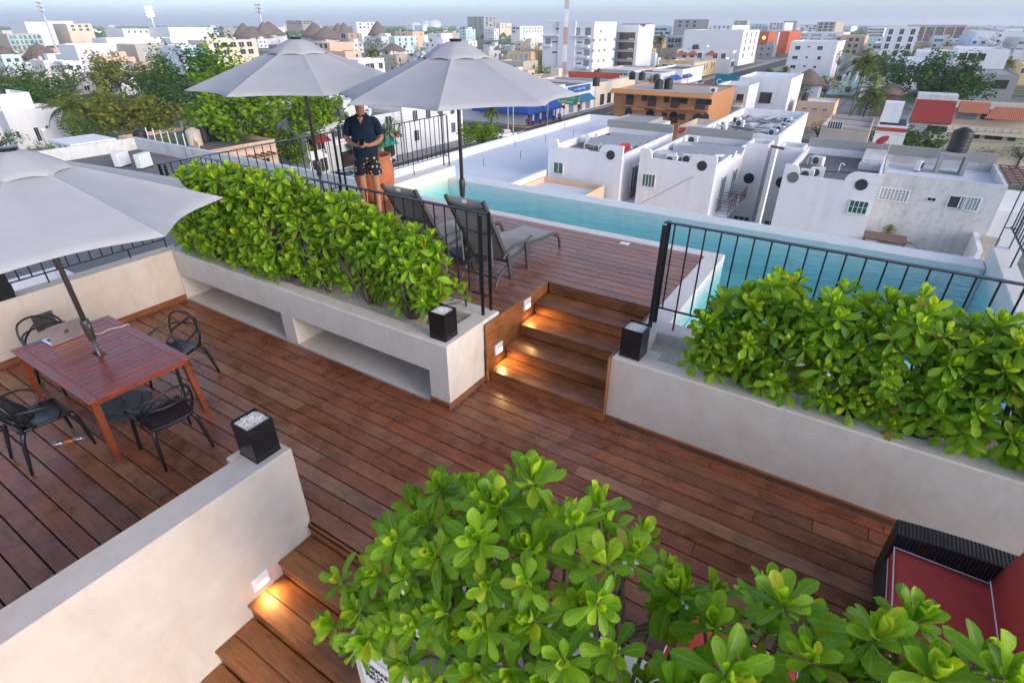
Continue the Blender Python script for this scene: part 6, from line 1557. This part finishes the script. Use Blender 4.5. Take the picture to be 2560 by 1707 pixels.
MB().add([(8.6,105.4,-6.9),(12.2,105.4,-6.9),(12.2,107.5,-5.6),(8.6,107.5,-5.6),(8.6,107.5,-6.9),(12.2,107.5,-6.9)],[(0,1,2,3),(0,3,4),(1,5,2),(4,5,1,0)]).build('tiled_roof', CW['tile'], cv.t)
MB().add([(11.8,104.6,-7.4),(17.4,104.6,-7.4),(16.4,106.8,-6.0),(12.8,106.8,-6.0),(11.8,106.8,-7.4),(17.4,106.8,-7.4)],[(0,1,2,3),(0,3,4),(1,5,2),(4,5,1,0)]).build('tiled_roof', CW['tile'], cv.t)
cv.px('F', [rect(y_,1530,615,1725,765)], pk='pale', n=1, fm='tan'); cv.px('F', [rect(y_,1825,645,1958,770)], pk='dark', n=1, fm='tan')
for (a,b_,c,d) in ((1500,898,1635,1075),(1712,920,1775,1005),(1872,932,1950,1018),(1985,940,2062,1028),(2170,955,2235,1040)):
    p, q = PY(*y_(a,b_),106.5), PY(*y_(c,d),106.5); arch(cv.t, p.x, q.x, q.z, p.z, 106.5)
rh = Bld('red_roof_house', 'white house with dark red sloping roof left of the cream villa', 'white', 3.3,8.25,104,114,-8.3, roof='roofgrey', par=.2)
MB().add([(3.1,103.2,-8.2),(8.2,103.2,-8.2),(8.2,107,-5.6),(3.3,107,-5.6),(3.1,103.2,-8.4),(8.2,103.2,-8.4),(8.2,107,-8.2),(3.3,107,-8.2)],[(0,1,2,3),(4,5,1,0),(0,3,7,4),(1,5,6,2)]).build('sloping_roof', CW['redroof'], rh.t)
B(3.3,107.01,-8.2,8.2,111,-4.9).build('dormer', CW['old'], rh.t); rh.px('F', [rect(y_,1130,842,1350,920)], pk='dark', n=4, fm='iron')
B(3.2,102.4,-12.9,8.2,103.99,-12.7).build('balcony_slab', CW['white'], rh.t)
lw = Bld('white_house', 'low white house with a red roof edge below the red roofed house', 'white', -.6,3.2,100,112,-8.6, roof='roofgrey', par=.5); B(-.55,99.9,-9.4,3.2,99.99,-8.9).build('red_band', CW['red'], lw.t); B(-.5,103,-8.6,1.9,106,-5.9).build('stair_head', CW['white'], lw.t)
bh2 = Bld('beige_house', 'beige house with white barred window behind the coconut palm', 'beige', -7.2,-1.2,92,104,-8.2, roof='rooftan', par=.5); bh2.px('F', [rect(lambda x,y:(1780+x*.17007,230+y*.17007),1715,435,1900,555)], pk='dark', n=6)
pl_ = Bld('peach_house', 'low peach house with black tank behind the mottled roof', 'peach', -15.6,-8.9,131,139,-9.2, roof='roofwhite', par=.3); tank('black water tank on the low peach house', -14.8,133,-9.5,.7,1.7); pl_.grid('F', 3, 1, .9, .5, z1=-10.6, pk='pale', n=2)
# thatched roofs
def thatch(label, px, yt, yb, wpx, cone=True, walls='white2', yb2=None, group=None):
    p = PZ(px, yb, GZ); d = (p-CAM).length; rr = wpx*d/F_PX/2; zt = PY(px, yt, p.y).z; t = thing('thatched_hut', label, 'hut', (p.x,p.y,GZ), 0, group)
    H_ = zt-GZ; he = H_-rr*1.15 if cone else H_-rr*.75; he = max(he, H_*.4)
    rg = random.Random(px); n = 22
    prof = [(1.0,he),(.82,he+(H_-he)*.22),(.55,he+(H_-he)*.52),(.28,he+(H_-he)*.8),(.08,H_*.99)]
    MB().loft([[(rr*s*math.cos(2*pi*i/n)*(1+rg.uniform(-.03,.03)), rr*s*math.sin(2*pi*i/n)*(1+rg.uniform(-.03,.03)), z_+rg.uniform(-.1,.1)) for i in range(n)] for s, z_ in prof]).build('thatch', CW['thatch'], t, True)
    B(-rr*.72,-rr*.72,0,rr*.72,rr*.72,he*.98).build('wall', CW[walls], t)
for a in (('steep thatched cone left in the row of thatched roofs',618,58,112,46),('tall thatched cone second in the row of thatched roofs',667,55,112,40),('tallest thatched cone of the row beside the brown hotel',681,54,110,60),('low thatched roof behind the cones',640,66,112,80),
    ('thatched cone right of the brown unfinished hotel',793,57,115,62),('thatched cone over the tan house',852,58,116,42),('small thatched cone beside the tan house',866,57,116,44),('broad thatched roof between the cones',822,66,118,70),
    ('thatched tower roof right of the tan house',949,53,112,46),('low wide thatched roof right of the thatched tower',991,76,116,52),('low thatched roof below the mint house',985,108,140,56)): thatch(*a, group='thatched roofs on the skyline')
thatch('round brown thatched hut in front of the white four storey block', 2004,172,262,74,cone=False); thatch('open thatched hut with dark gable between the palms', 2208,205,290,52,cone=False,walls='brown')
thatch('brown thatched roof at the far left', 30,117,172,46,cone=False); thatch('grey pitched roof pavilion at the far left', 115,110,170,58,cone=False)
# left skyline
for a in (('tall white block with an antenna at the far left','white',66,84,128,55,116,None,None),('tall white block with blue roof screen left of centre left','white',126,136,181,53,112,None,None),('cream terraced block right of the tall white blocks','cream',180,184,228,60,114,None,(3,2,3,2,'brown')),
    ('glassy terraced hotel at the far left edge','beige',-20,36,102,86,136,None,(6,3,5,2.4,'teal')),('big plain white house with an orange shutter','white',200,213,336,114,190,None,None),('low white house left of the orange shutter','white',150,173,214,138,182,None,None),
    ('white terrace building with pergola above the orange shutter house','white',228,282,404,97,150,None,None),('long white stained hall on the left skyline','white',415,436,532,69,126,None,None),('beige apartment house with balconies behind the left trees','beige',345,360,466,113,188,None,(6,3,1.9,2.0,'pale')),
    ('pale blue house with green glazing behind the left trees','bluew',466,470,527,116,190,None,(3,2,3.2,2.6,'teal')),('cream house with white columns behind the far umbrella','cream',520,534,640,102,172,None,(5,2,3.0,2.2,'brown')),('plain white block in front of the long stained hall','white',422,437,474,96,140,None,None),
    ('white villa with small windows left of the long hall','white',310,322,392,73,126,None,(5,1,1.6,1.6)),('unfinished brown beach hotel on the skyline','tan',714,760,784,52,86,(6,2,8,4,'brown'),(3,2,8,4,'brown')),('white villa with roof terrace between thatched roofs','white',879,897,938,56,108,None,(4,2,3,2,'dark')),
    ('tan two storey house with a wide dark window','tan',846,874,904,84,124,(1,1,6,4,'dark'),(2,1,1.5,3,'dark')),('mint green villa with white trim','mint',972,990,1040,92,132,None,(3,2,2,2,'dark')),('peach colonial house with an arched door below the tan house','peach',780,828,882,107,140,(3,1,3,3,'brown'),None),
    ('grey and white six storey block left of the middle','concrete',1168,1210,1243,42,96,(3,6,3,2.2,'dark'),(3,4,5,3,'dark')),('cream wing right of the six storey block','cream',1240,1250,1279,58,98,None,(3,2,3,2)),('white terraced hotel left of the tall white block','white',1278,1300,1368,66,110,(2,2,4,2),(8,2,4,2.2,'pale')),
    ('white apartment block with round balcony fronts behind the man','white2',860,905,960,150,232,None,(5,3,1.8,1.6,'dark')),('white flat building with roof tanks right of the palm','white2',1035,1062,1100,172,226,(3,2,1.2,1.2),None),('grey concrete house with roof clutter behind the far umbrella pole','old',740,800,905,232,300,(4,2,1.4,1.4),(4,2,1.4,1.4)),
    ('pale house with pink wall left of the man','pink',720,752,805,245,318,None,(4,2,1.3,1.5)),('weathered white house with black tanks just left of the man','old',770,815,860,285,345,None,(3,2,1.3,1.5)),
    ('white house with a grey roof right of the man behind the railing','old',900,945,1040,290,350,(3,2,1.2,1.4),(5,1,1.2,1.4))):
    far(a[0], a[1], *a[2:7], gf=a[7], gr=a[8], roof='roofwhite' if 'white' in a[1] else 'rooftan')
for a in (('pale cube house high on the right edge','white',2480,2492,2560,72,130,None,(2,2,2,1.5)),('light blue white house below the right skyline','bluew',2400,2412,2470,96,150,(3,2,1.8,1.5),None),('grey white house beside the bushy tree on the right','white2',2408,2420,2445,80,140,(1,2,1.6,1.4),None),
    ('pale turquoise house behind the dark glass block','mint',2315,2322,2362,92,140,(3,2,1.8,1.5),None),('white house with a blue window above the white gable house','white',2262,2268,2290,130,205,(1,1,1,1.6,'teal'),None),('mustard house at the right picture edge','yellow',2530,2538,2600,160,212,(3,1,2,1.5),None),
    ('dirty white house with rows of windows on the right','old',2515,2525,2580,96,160,(4,2,1.6,1.2),None),('grey block left of the dark glass tower','concrete',2140,2150,2198,128,178,(3,1,1.5,1.2),None),('low white house with clutter left of the big right hand tree','white',2165,2172,2206,108,150,(2,1,2,1.2),None)):
    far(a[0], a[1], *a[2:7], side='L', gf=a[7], gr=a[8], roof='roofwhite')
# skyline blocks in the middle distance
for i,(lb,mk,xl,xc,xr,yt,yb) in enumerate((('grey block under the lattice mast','concrete',1960,1985,1996,53,92),('white block with balconies left of the lattice mast','white2',1922,1955,1962,57,94),('pale mint block on the skyline right of the white hotel','mint',1876,1912,1918,60,92),('beige stepped tower on the skyline above the supermarket','beige',1836,1862,1876,52,90),
    ('white terrace block right of the unfinished block','white',1778,1826,1830,64,98),('blue glass front on the skyline beside the balconies block','bluew',1637,1672,1686,68,116),('grey bank of windows right of the lattice mast','white2',2000,2038,2042,62,98),('white low hall on the right horizon','white2',2104,2124,2128,66,86))):
    far(lb, mk, xl, xc, xr, yt, yb, gf=(4,3,max(1.5,(yb-yt)*.09),2.0))
# white marquee domes
for (px,w__) in ((1040,30),(1068,34),(1085,38)):
    p = PZ(px,72,GZ); r0 = w__*(p-CAM).length/F_PX/2; tag(MB().lathe([(r0,0),(r0*.95,r0*.3),(r0*.75,r0*.6),(r0*.4,r0*.8),(0,r0*.86)],18).build('marquee', FMAT['white'], None, True, (p.x,p.y,GZ)), 'white domed marquee on the horizon left of the pine, '+{1040:'left one',1068:'middle one',1085:'right one'}[px], 'tent', 'white marquees')
# masts
def mast(label, px, yt, yb, wd, zb=None, red=True, heads=True):
    if zb is None: p = PZ(px,yb,GZ); z0 = GZ
    else: p = PZ(px,yb,zb); z0 = zb
    h = PY(px,yt,p.y).z-z0; t = thing('lattice_mast', label, 'mast', (p.x,p.y,z0)); n = 14
    ma = [CW['red'], FMAT['white']] if red else [CW['galv'], CW['galv']]
    for s in range(6):
        mb = MB(); a0, a1 = h*s/6, h*(s+1)/6
        for (dx,dy) in ((-1,-1),(1,-1),(1,1),(-1,1)): mb.tube([(dx*wd/2,dy*wd/2,a0),(dx*wd/2,dy*wd/2,a1)], wd*.07, 4)
        for j in range(4):
            q0, q1 = a0+(a1-a0)*j/4, a0+(a1-a0)*(j+1)/4
            for (u,v_) in (((-1,-1),(1,-1)),((1,-1),(1,1)),((1,1),(-1,1)),((-1,1),(-1,-1))): mb.tube([(u[0]*wd/2,u[1]*wd/2,q0),(v_[0]*wd/2,v_[1]*wd/2,q1)], wd*.04, 3)
        mb.build('mast_section', ma[s % 2], t)
    if heads:
        for i in range(6):
            a = i*pi/3; B(-.25,-.12,0,.25,.12,2.6).xf(Matrix.Translation((math.cos(a)*2.0,math.sin(a)*2.0,h*.76)) @ Matrix.Rotation(a+pi/2,4,'Z')).build('antenna_panel', FMAT['white'], t)
        MB().lathe([(2.0,0),(2.1,.05),(2.0,.1)],12).xf(Matrix.Translation((0,0,h*.76))).build('antenna_ring', CW['galv'], t)
mast('red and white lattice telephone mast with white antennas', 1409, -70, 196, .62, zb=-6.9)
mast('grey lattice mast on the right skyline', 1994, 8, 62, 2.2, red=False, heads=False)
for i,(px,yt,yb,lb) in enumerate(((1012,0,75,'hair thin antenna mast left of the marquees'),(1840,0,80,'hair thin antenna mast above the supermarket'),(2300,12,75,'thin red antenna mast above the brown hotel'),(2540,20,80,'thin antenna mast at the right skyline'))):
    p = PZ(px,yb,GZ); pole(lb, p.x, p.y, PY(px,yt,p.y).z-GZ, .35, name='antenna_mast', mk='rust' if i == 2 else 'galv', cat='mast')
def floodlight(label, px, yt, pxb, yb, lit):
    p = PZ(pxb,yb,GZ); h = PY(px,yt,p.y).z-GZ; t = thing('floodlight_mast', label, 'floodlight', (p.x,p.y,GZ)); d = (p-CAM).length/200
    T([(0,0,0),(0,0,h)], [.35*d,.2*d], 8).build('mast', CW['galv'], t)
    for r0 in range(3):
        B(-1.6*d,-.1,h-.9*r0*d-.1,1.6*d,.1,h-.9*r0*d+.1).build('bracket', CW['galv'], t)
        for c0 in range(4): blob(.3*d,.2*d,.3*d,8,6).xf(Matrix.Translation((-1.2*d+.8*d*c0,-.3,h-.9*r0*d))).build('lamp', LITW if lit else CW['metalw'], t, True)
LITW = emit('floodlight_lit', (1,.97,.92), 14.0)
floodlight('unlit stadium floodlight mast at the far left', 97,6,157,166,False); floodlight('lit stadium floodlight on the left skyline', 382,20,392,92,True); floodlight('unlit stadium floodlight mast behind the thatched cones', 645,12,665,112,False)
cm = thing('billboard', 'teal billboard with white lettering beside the avenue', 'billboard'); p = PY(1783,224,150)
B(p.x,p.y,p.z,p.x+5.2,p.y+.3,p.z+3.4).build('panel', CW['teal'], cm); wtext('Com', 1.7, (p.x+.4,p.y-.05,p.z+1.2), 'F', FMAT['white'], cm, align='LEFT', bold=.03); B(p.x+2,p.y+.05,GZ,p.x+2.3,p.y+.4,p.z).build('post', CW['galv'], cm)
for i,(px,yb,lb) in enumerate(((1604,198,'black tank left of the balcony block'),(1580,196,'black tank in front of the stacked balconies'),(1640,205,'black tank on the blank off-white building'),(1490,212,'black tank on the red roof wall'),(1735,122,'black tanks on the white red-canopied hotel'),(1742,122,'right black tank on the white red-canopied hotel'),(1040,205,'dark tanks on the white flat building'))):
    p = PZ(px,yb,-7.5 if yb > 150 else -5); tank(lb, p.x,p.y,p.z-.3,.8,1.9)
# ================================================================== trees
G1 = 'street trees left of the terrace'; G2 = 'garden trees right of the townhouses'; G3 = 'distant trees'
for i,a in enumerate((('dark green tree between the umbrellas and the olive tree',515,146,285,205,'dark',4500,G1),('olive brown tree left of the dark one',362,158,262,185,'olive',3500,G1),('dark green tree behind the olive tree',312,147,255,100,'dark',700,G1),
    ('yellow green spreading tree above the white stained parapet',345,250,350,200,'olive',3500,G1),('dark tree at the left picture edge',10,170,268,95,'dark',700,G1),('pale feathery tree right of the edge tree',72,178,272,105,'pale',700,G1),('thin grey green tree below the white house',192,163,270,108,'pale',600,G1),('dark hanging tree below the orange shutter',285,188,262,60,'dark',500,G1),
    ('leafy bush at the left edge above the near umbrella',14,318,404,85,'mid',700,G1),('round green bush beside the glass fence',128,363,414,66,'bright',500,G1),('bamboo like brown green bush',165,262,345,60,'olive',500,G1),('dark tree mass behind the big bright tree',480,235,330,130,'dark',2500,G1),('dense low tree left of the big bright tree',240,300,372,90,'mid',700,G1),('green tree hanging over the railing below the bright one',735,355,440,80,'mid',600,G1),
    ('bushy green tree low in the left tree mass',130,230,335,110,'mid',1500,G1),('dark green crown between the pale trees at the left',150,190,300,120,'dark',1500,G1),('olive crown low in the left tree mass',255,240,335,120,'olive',1500,G1),('deep green crown behind the yellow green tree',430,200,310,130,'dark',1800,G1),('mid green crown at the left below the white houses',40,215,320,120,'mid',1500,G1),('dark crown right of the big bright tree top',700,215,320,110,'mid',1500,G1),
    ('round yellow green tree beside the crossing',1205,306,392,112,'bright',2500,G1),('green trees behind the middle umbrella top',1240,96,150,96,'mid',600,G3),('bright tree beside the palm between the umbrellas',938,92,150,82,'mid',600,G3),('green tree in front of the yellow house',1357,160,205,68,'bright',500,G3),
    ('green tree right of the round window building',1985,208,290,52,'mid',700,G2),('yellow flowering tree right of the thatched hut',2055,187,255,78,'olive',700,G2),('green tree right of the white four storey block',2085,117,200,48,'mid',500,G2),('round dark green tree behind the upper palm',2200,139,215,92,'dark',2000,G2),('big dark green tree above the red roofed house',2310,134,285,190,'dark',6000,G2),
    ('feathery green tree behind the black tank',2270,322,404,130,'mid',3000,G2),('dark bush behind the mottled roof',2036,300,368,48,'mid',400,G2),('dark tree on the modern villa skyline',2460,95,150,64,'dark',400,G2),('dark tree at the lower right edge of the city',2540,356,424,70,'dark',500,G2),('grey green frangipani in front of the beige house',2150,322,372,100,'pale',350,G2),('climbing plant in front of the cream villa arch',2405,322,372,46,'mid',300,G2),
    ('round bush left of the tall pole at the right',2455,366,420,60,'olive',350,G2),('pale green tree beside the pale blue house',2270,112,158,60,'olive',400,G2),('green tree top behind the white gable house',2228,150,200,50,'mid',300,G2))):
    treepx(a[0], a[1], a[2], a[3], a[4], a[5], n=a[6], seed=100+i, group=a[7])
for i,a in enumerate((('bushy coconut palm left behind the near umbrella',212,255,372,5.0),('drooping yellow palm at the left',95,200,305,6.0),('palm between the two far umbrellas',938,124,205,4.4),('palm in front of the pharmacy corner',1230,262,330,2.6),('palm beside the stacked balcony block',1640,92,190,4.2),
    ('tall coconut palm right of the thatched hut',2122,138,298,5.4),('lower coconut palm in front of the beige house',2148,212,345,5.0),('palm above the concrete house on the right',2500,148,215,3.4),('small palm above the concrete house',2470,156,214,2.6),('little palm on the avenue in front of the off-white building',1622,196,232,2.4),
    ('palm behind the stepped white building',1912,172,232,2.8),('palm behind the thatched hut',1950,168,235,2.4),('palm on a roof terrace left of the far umbrella',545,84,150,3.2),('pair of small palms behind the red roof wall',1490,174,215,2.6),('small palm tree below the peach house pergola',690,345,440,2.0),('green yellow fan palm in the left trees',186,235,330,2.6))):
    palmpx(a[0], a[1], a[2], a[3], L=a[4], seed=200+i)
pn = PZ(1105,92,GZ); pt_ = thing('pine_tree', 'thin Norfolk pine on the horizon right of the marquees', 'tree', (pn.x,pn.y,GZ)); T([(0,0,0),(0,0,PY(1105,54,pn.y).z-GZ)], [.5,.1], 6).build('trunk', bark, pt_); hh_ = PY(1105,54,pn.y).z-GZ; mb = MB()
for i in range(16):
    z_ = hh_*(.15+.83*i/16); L = hh_*.14*(1-i/17); 
    for k_ in range(9): a = k_*.7+i; mb.add([(0,0,z_),(math.cos(a)*L,math.sin(a)*L,z_-L*.1),(math.cos(a+.3)*L*.8,math.sin(a+.3)*L*.8,z_+L*.12)],[(0,1,2)])
mb.build('crown', FOL['dark'], pt_)
tree('big bright green tree below the far umbrella', -69.5, 45.6, -2.3, 9.6, 'bright', n=9000, seed=321, flat=.36, ls=.5, group=G1)
tree('bright green lower crown hanging behind the railing near the taxi', -65.8, 47.0, -7.2, 3.6, 'bright', n=1800, seed=322, flat=.7, ls=.35, group=G1)
# --- far filler houses and trees, and the woodland that reads as one mass
rf = random.Random(77)
mats_ = ['white','white','white2','old','cream','beige','concrete','peach','white2','mint']
cnt = 0
LMK = [(40,'glassy hotel'),(110,'tall white block with the antenna'),(190,'cream terraced block'),(270,'orange shutter house'),(350,'lit floodlight'),(430,'beige balcony house'),(500,'pale blue house'),(590,'cream columned house'),(670,'thatched cones'),(750,'unfinished beach hotel'),(830,'broad thatched roof'),(900,'tan house'),(970,'thatched tower'),(1040,'mint villa'),(1110,'Norfolk pine'),(1200,'grey six storey block'),(1270,'white terraced hotel'),(1330,'yellow house'),(1430,'red and white mast'),(1510,'tall white apartments'),(1600,'stacked balcony block'),(1700,'unfinished concrete block'),(1790,'blank white apartment wall'),(1880,'red supermarket'),(1960,'orange cube store'),(2030,'white four storey block'),(2110,'peach apartments'),(2180,'white skyline office'),(2245,'dark glass block'),(2330,'brown hotel'),(2420,'modern villa'),(2520,'pale cube house')]
def near_lmk(px): return min(LMK, key=lambda q: abs(q[0]-px))[1]
def side_word(px): return 'left' if px < 800 else ('middle' if px < 1700 else 'right')
for i in range(520):
    px = rf.uniform(-20,2580); yb = 76+ (rf.random()**1.7)*105
    if i >= 300:
        px, yb = rf.choice(((rf.uniform(1985,2400),rf.uniform(140,250)),(rf.uniform(-10,280),rf.uniform(150,240)),(rf.uniform(1040,1330),rf.uniform(140,230)),(rf.uniform(2350,2560),rf.uniform(110,200))))
    if 300 < px < 800 and yb > 125: continue
    p = PZ(px,yb,GZ); st_ = rf.choice((1,1,2,2,2,3,3,4)) if yb > 90 else rf.choice((1,2,2,3,4,5))
    wd, dp = rf.uniform(8,18)*(1+(140-min(140,yb))/110), rf.uniform(8,16)*(1+(140-min(140,yb))/110)
    if yb > 135: st_ = rf.choice((1,1,2)); wd *= .75; dp *= .75
    if -66 < p.x+wd and p.x < -44: continue
    if any(p.x < o[1]+.6 and p.x+wd > o[0]-.6 and p.y < o[3]+.6 and p.y+dp > o[2]-.6 for o in OCC): continue
    mk = rf.choice(mats_); w_ = side_word(px)
    near_ = ('far behind the ' if yb < 88 else ('behind the ' if yb < 110 else ('near the ' if yb < 140 else 'in front of the ')))+near_lmk(px)
    b = Bld('house', '%s %s house %s' % ({1:'single storey',2:'two storey',3:'three storey',4:'four storey',5:'five storey'}[st_], {'white':'white','white2':'light grey','old':'weathered white','cream':'cream','beige':'beige','concrete':'grey concrete','peach':'peach','mint':'mint'}[mk], near_), mk, p.x, p.x+wd, p.y, p.y+dp, GZ+3.2*st_+.4, roof=rf.choice(('roofwhite','roofgrey','rooftan')), group='%s %d storey houses %s' % (mk, st_, near_))
    if yb > 92 and rf.random() < .6:
        for q in range(rf.choice((1,2,3))): tank('%s tank on %s house %s' % (('black','cream')[q % 2], {'white':'white','white2':'light grey','old':'weathered white','cream':'cream','beige':'beige','concrete':'grey concrete','peach':'peach','mint':'mint'}[mk], near_), p.x+1.5+1.9*q+rf.uniform(0,.3), p.y+rf.uniform(2,dp-2), b.zr, .75, 1.8, ('black','tankcream')[q % 2])
    if yb > 88 and rf.random() < .5: b.part('stair_head', mk, p.x+wd*.55, p.y+dp*.4, b.zr, p.x+wd*.85, p.y+dp*.8, b.zr+2.5)
    if yb > 84:
        b.grid('F', max(2,int(wd/5)), st_, 1.6, 1.4, sh=3.2, skip=.3, seed=i, n=2)
        b.grid('R' if p.x < 0 else 'L', max(2,int(dp/5)), st_, 1.6, 1.4, sh=3.2, skip=.4, seed=i+1, n=2)
tk_ = 0
for i in range(150):
    px = rf.uniform(-20,2580); yb = 78+(rf.random()**1.3)*110
    if 300 < px < 800 and yb > 140: continue
    p = PZ(px,yb,GZ); 
    if -62 < p.x < -48: continue
    kd = rf.choice(('mid','dark','mid','olive','dark'))
    nl_ = ('far behind the ' if yb < 90 else ('behind the ' if yb < 115 else ('near the ' if yb < 145 else 'in front of the ')))+near_lmk(px)
    tree('%s tree %s' % ({'mid':'mid green','dark':'dark green','olive':'olive green'}[kd], nl_), p.x, p.y, GZ+rf.uniform(6,11), rf.uniform(3.5,7)*(1.6 if yb < 100 else 1), kd, n=110, seed=500+i, group='%s trees %s' % (kd, nl_))
v = []; f_ = []
for i in range(9000):
    px = rf.uniform(-60,2620); yb = rf.uniform(66.5,84) if rf.random() < .6 else rf.uniform(84,100)
    if not (960 < px < 1180) and rf.random() < .45 and yb > 80: continue
    p = PZ(px,yb,GZ); 
    if p.length > 6000: continue
    s_ = rf.uniform(2,4.5)*(1+p.length/1500); h_ = rf.uniform(3,8)+p.length*.001
    o = len(v); a = rf.uniform(0,3)
    c_, d_ = math.cos(a)*s_, math.sin(a)*s_
    v += [(p.x-c_,p.y-d_,GZ),(p.x+c_,p.y+d_,GZ),(p.x+c_*.8,p.y+d_*.8,GZ+h_*.7),(p.x,p.y,GZ+h_),(p.x-c_*.8,p.y-d_*.8,GZ+h_*.75),(p.x+d_*.8,p.y-c_*.8,GZ+h_*.5)]; f_ += [(o,o+5,o+4),(o+5,o+1,o+2),(o+5,o+2,o+3),(o+5,o+3,o+4)]
me = bpy.data.meshes.new('far_woodland'); me.from_pydata(v,[],f_); me.materials.append(FOL['mid']); me.update(); wo_ = link('far_woodland', me); stuff(wo_); tag(wo_, 'low dark green woodland along the horizon', 'woodland')

# ================================================================== haze
hz = B(-9500,-950,GZ-1.2,9500,40500,75).build('haze', None); stuff(hz); tag(hz, 'thin pale air haze over the city', 'haze')
k = N('haze_air'); pv_ = k.n('VolumePrincipled'); pv_.inputs['Color'].default_value = (.93,.95,1,1); pv_.inputs['Density'].default_value = .00022; pv_.inputs['Anisotropy'].default_value = .2
k.l(pv_.outputs[0], k.o.inputs['Volume']); hz.data.materials.append(k.m)
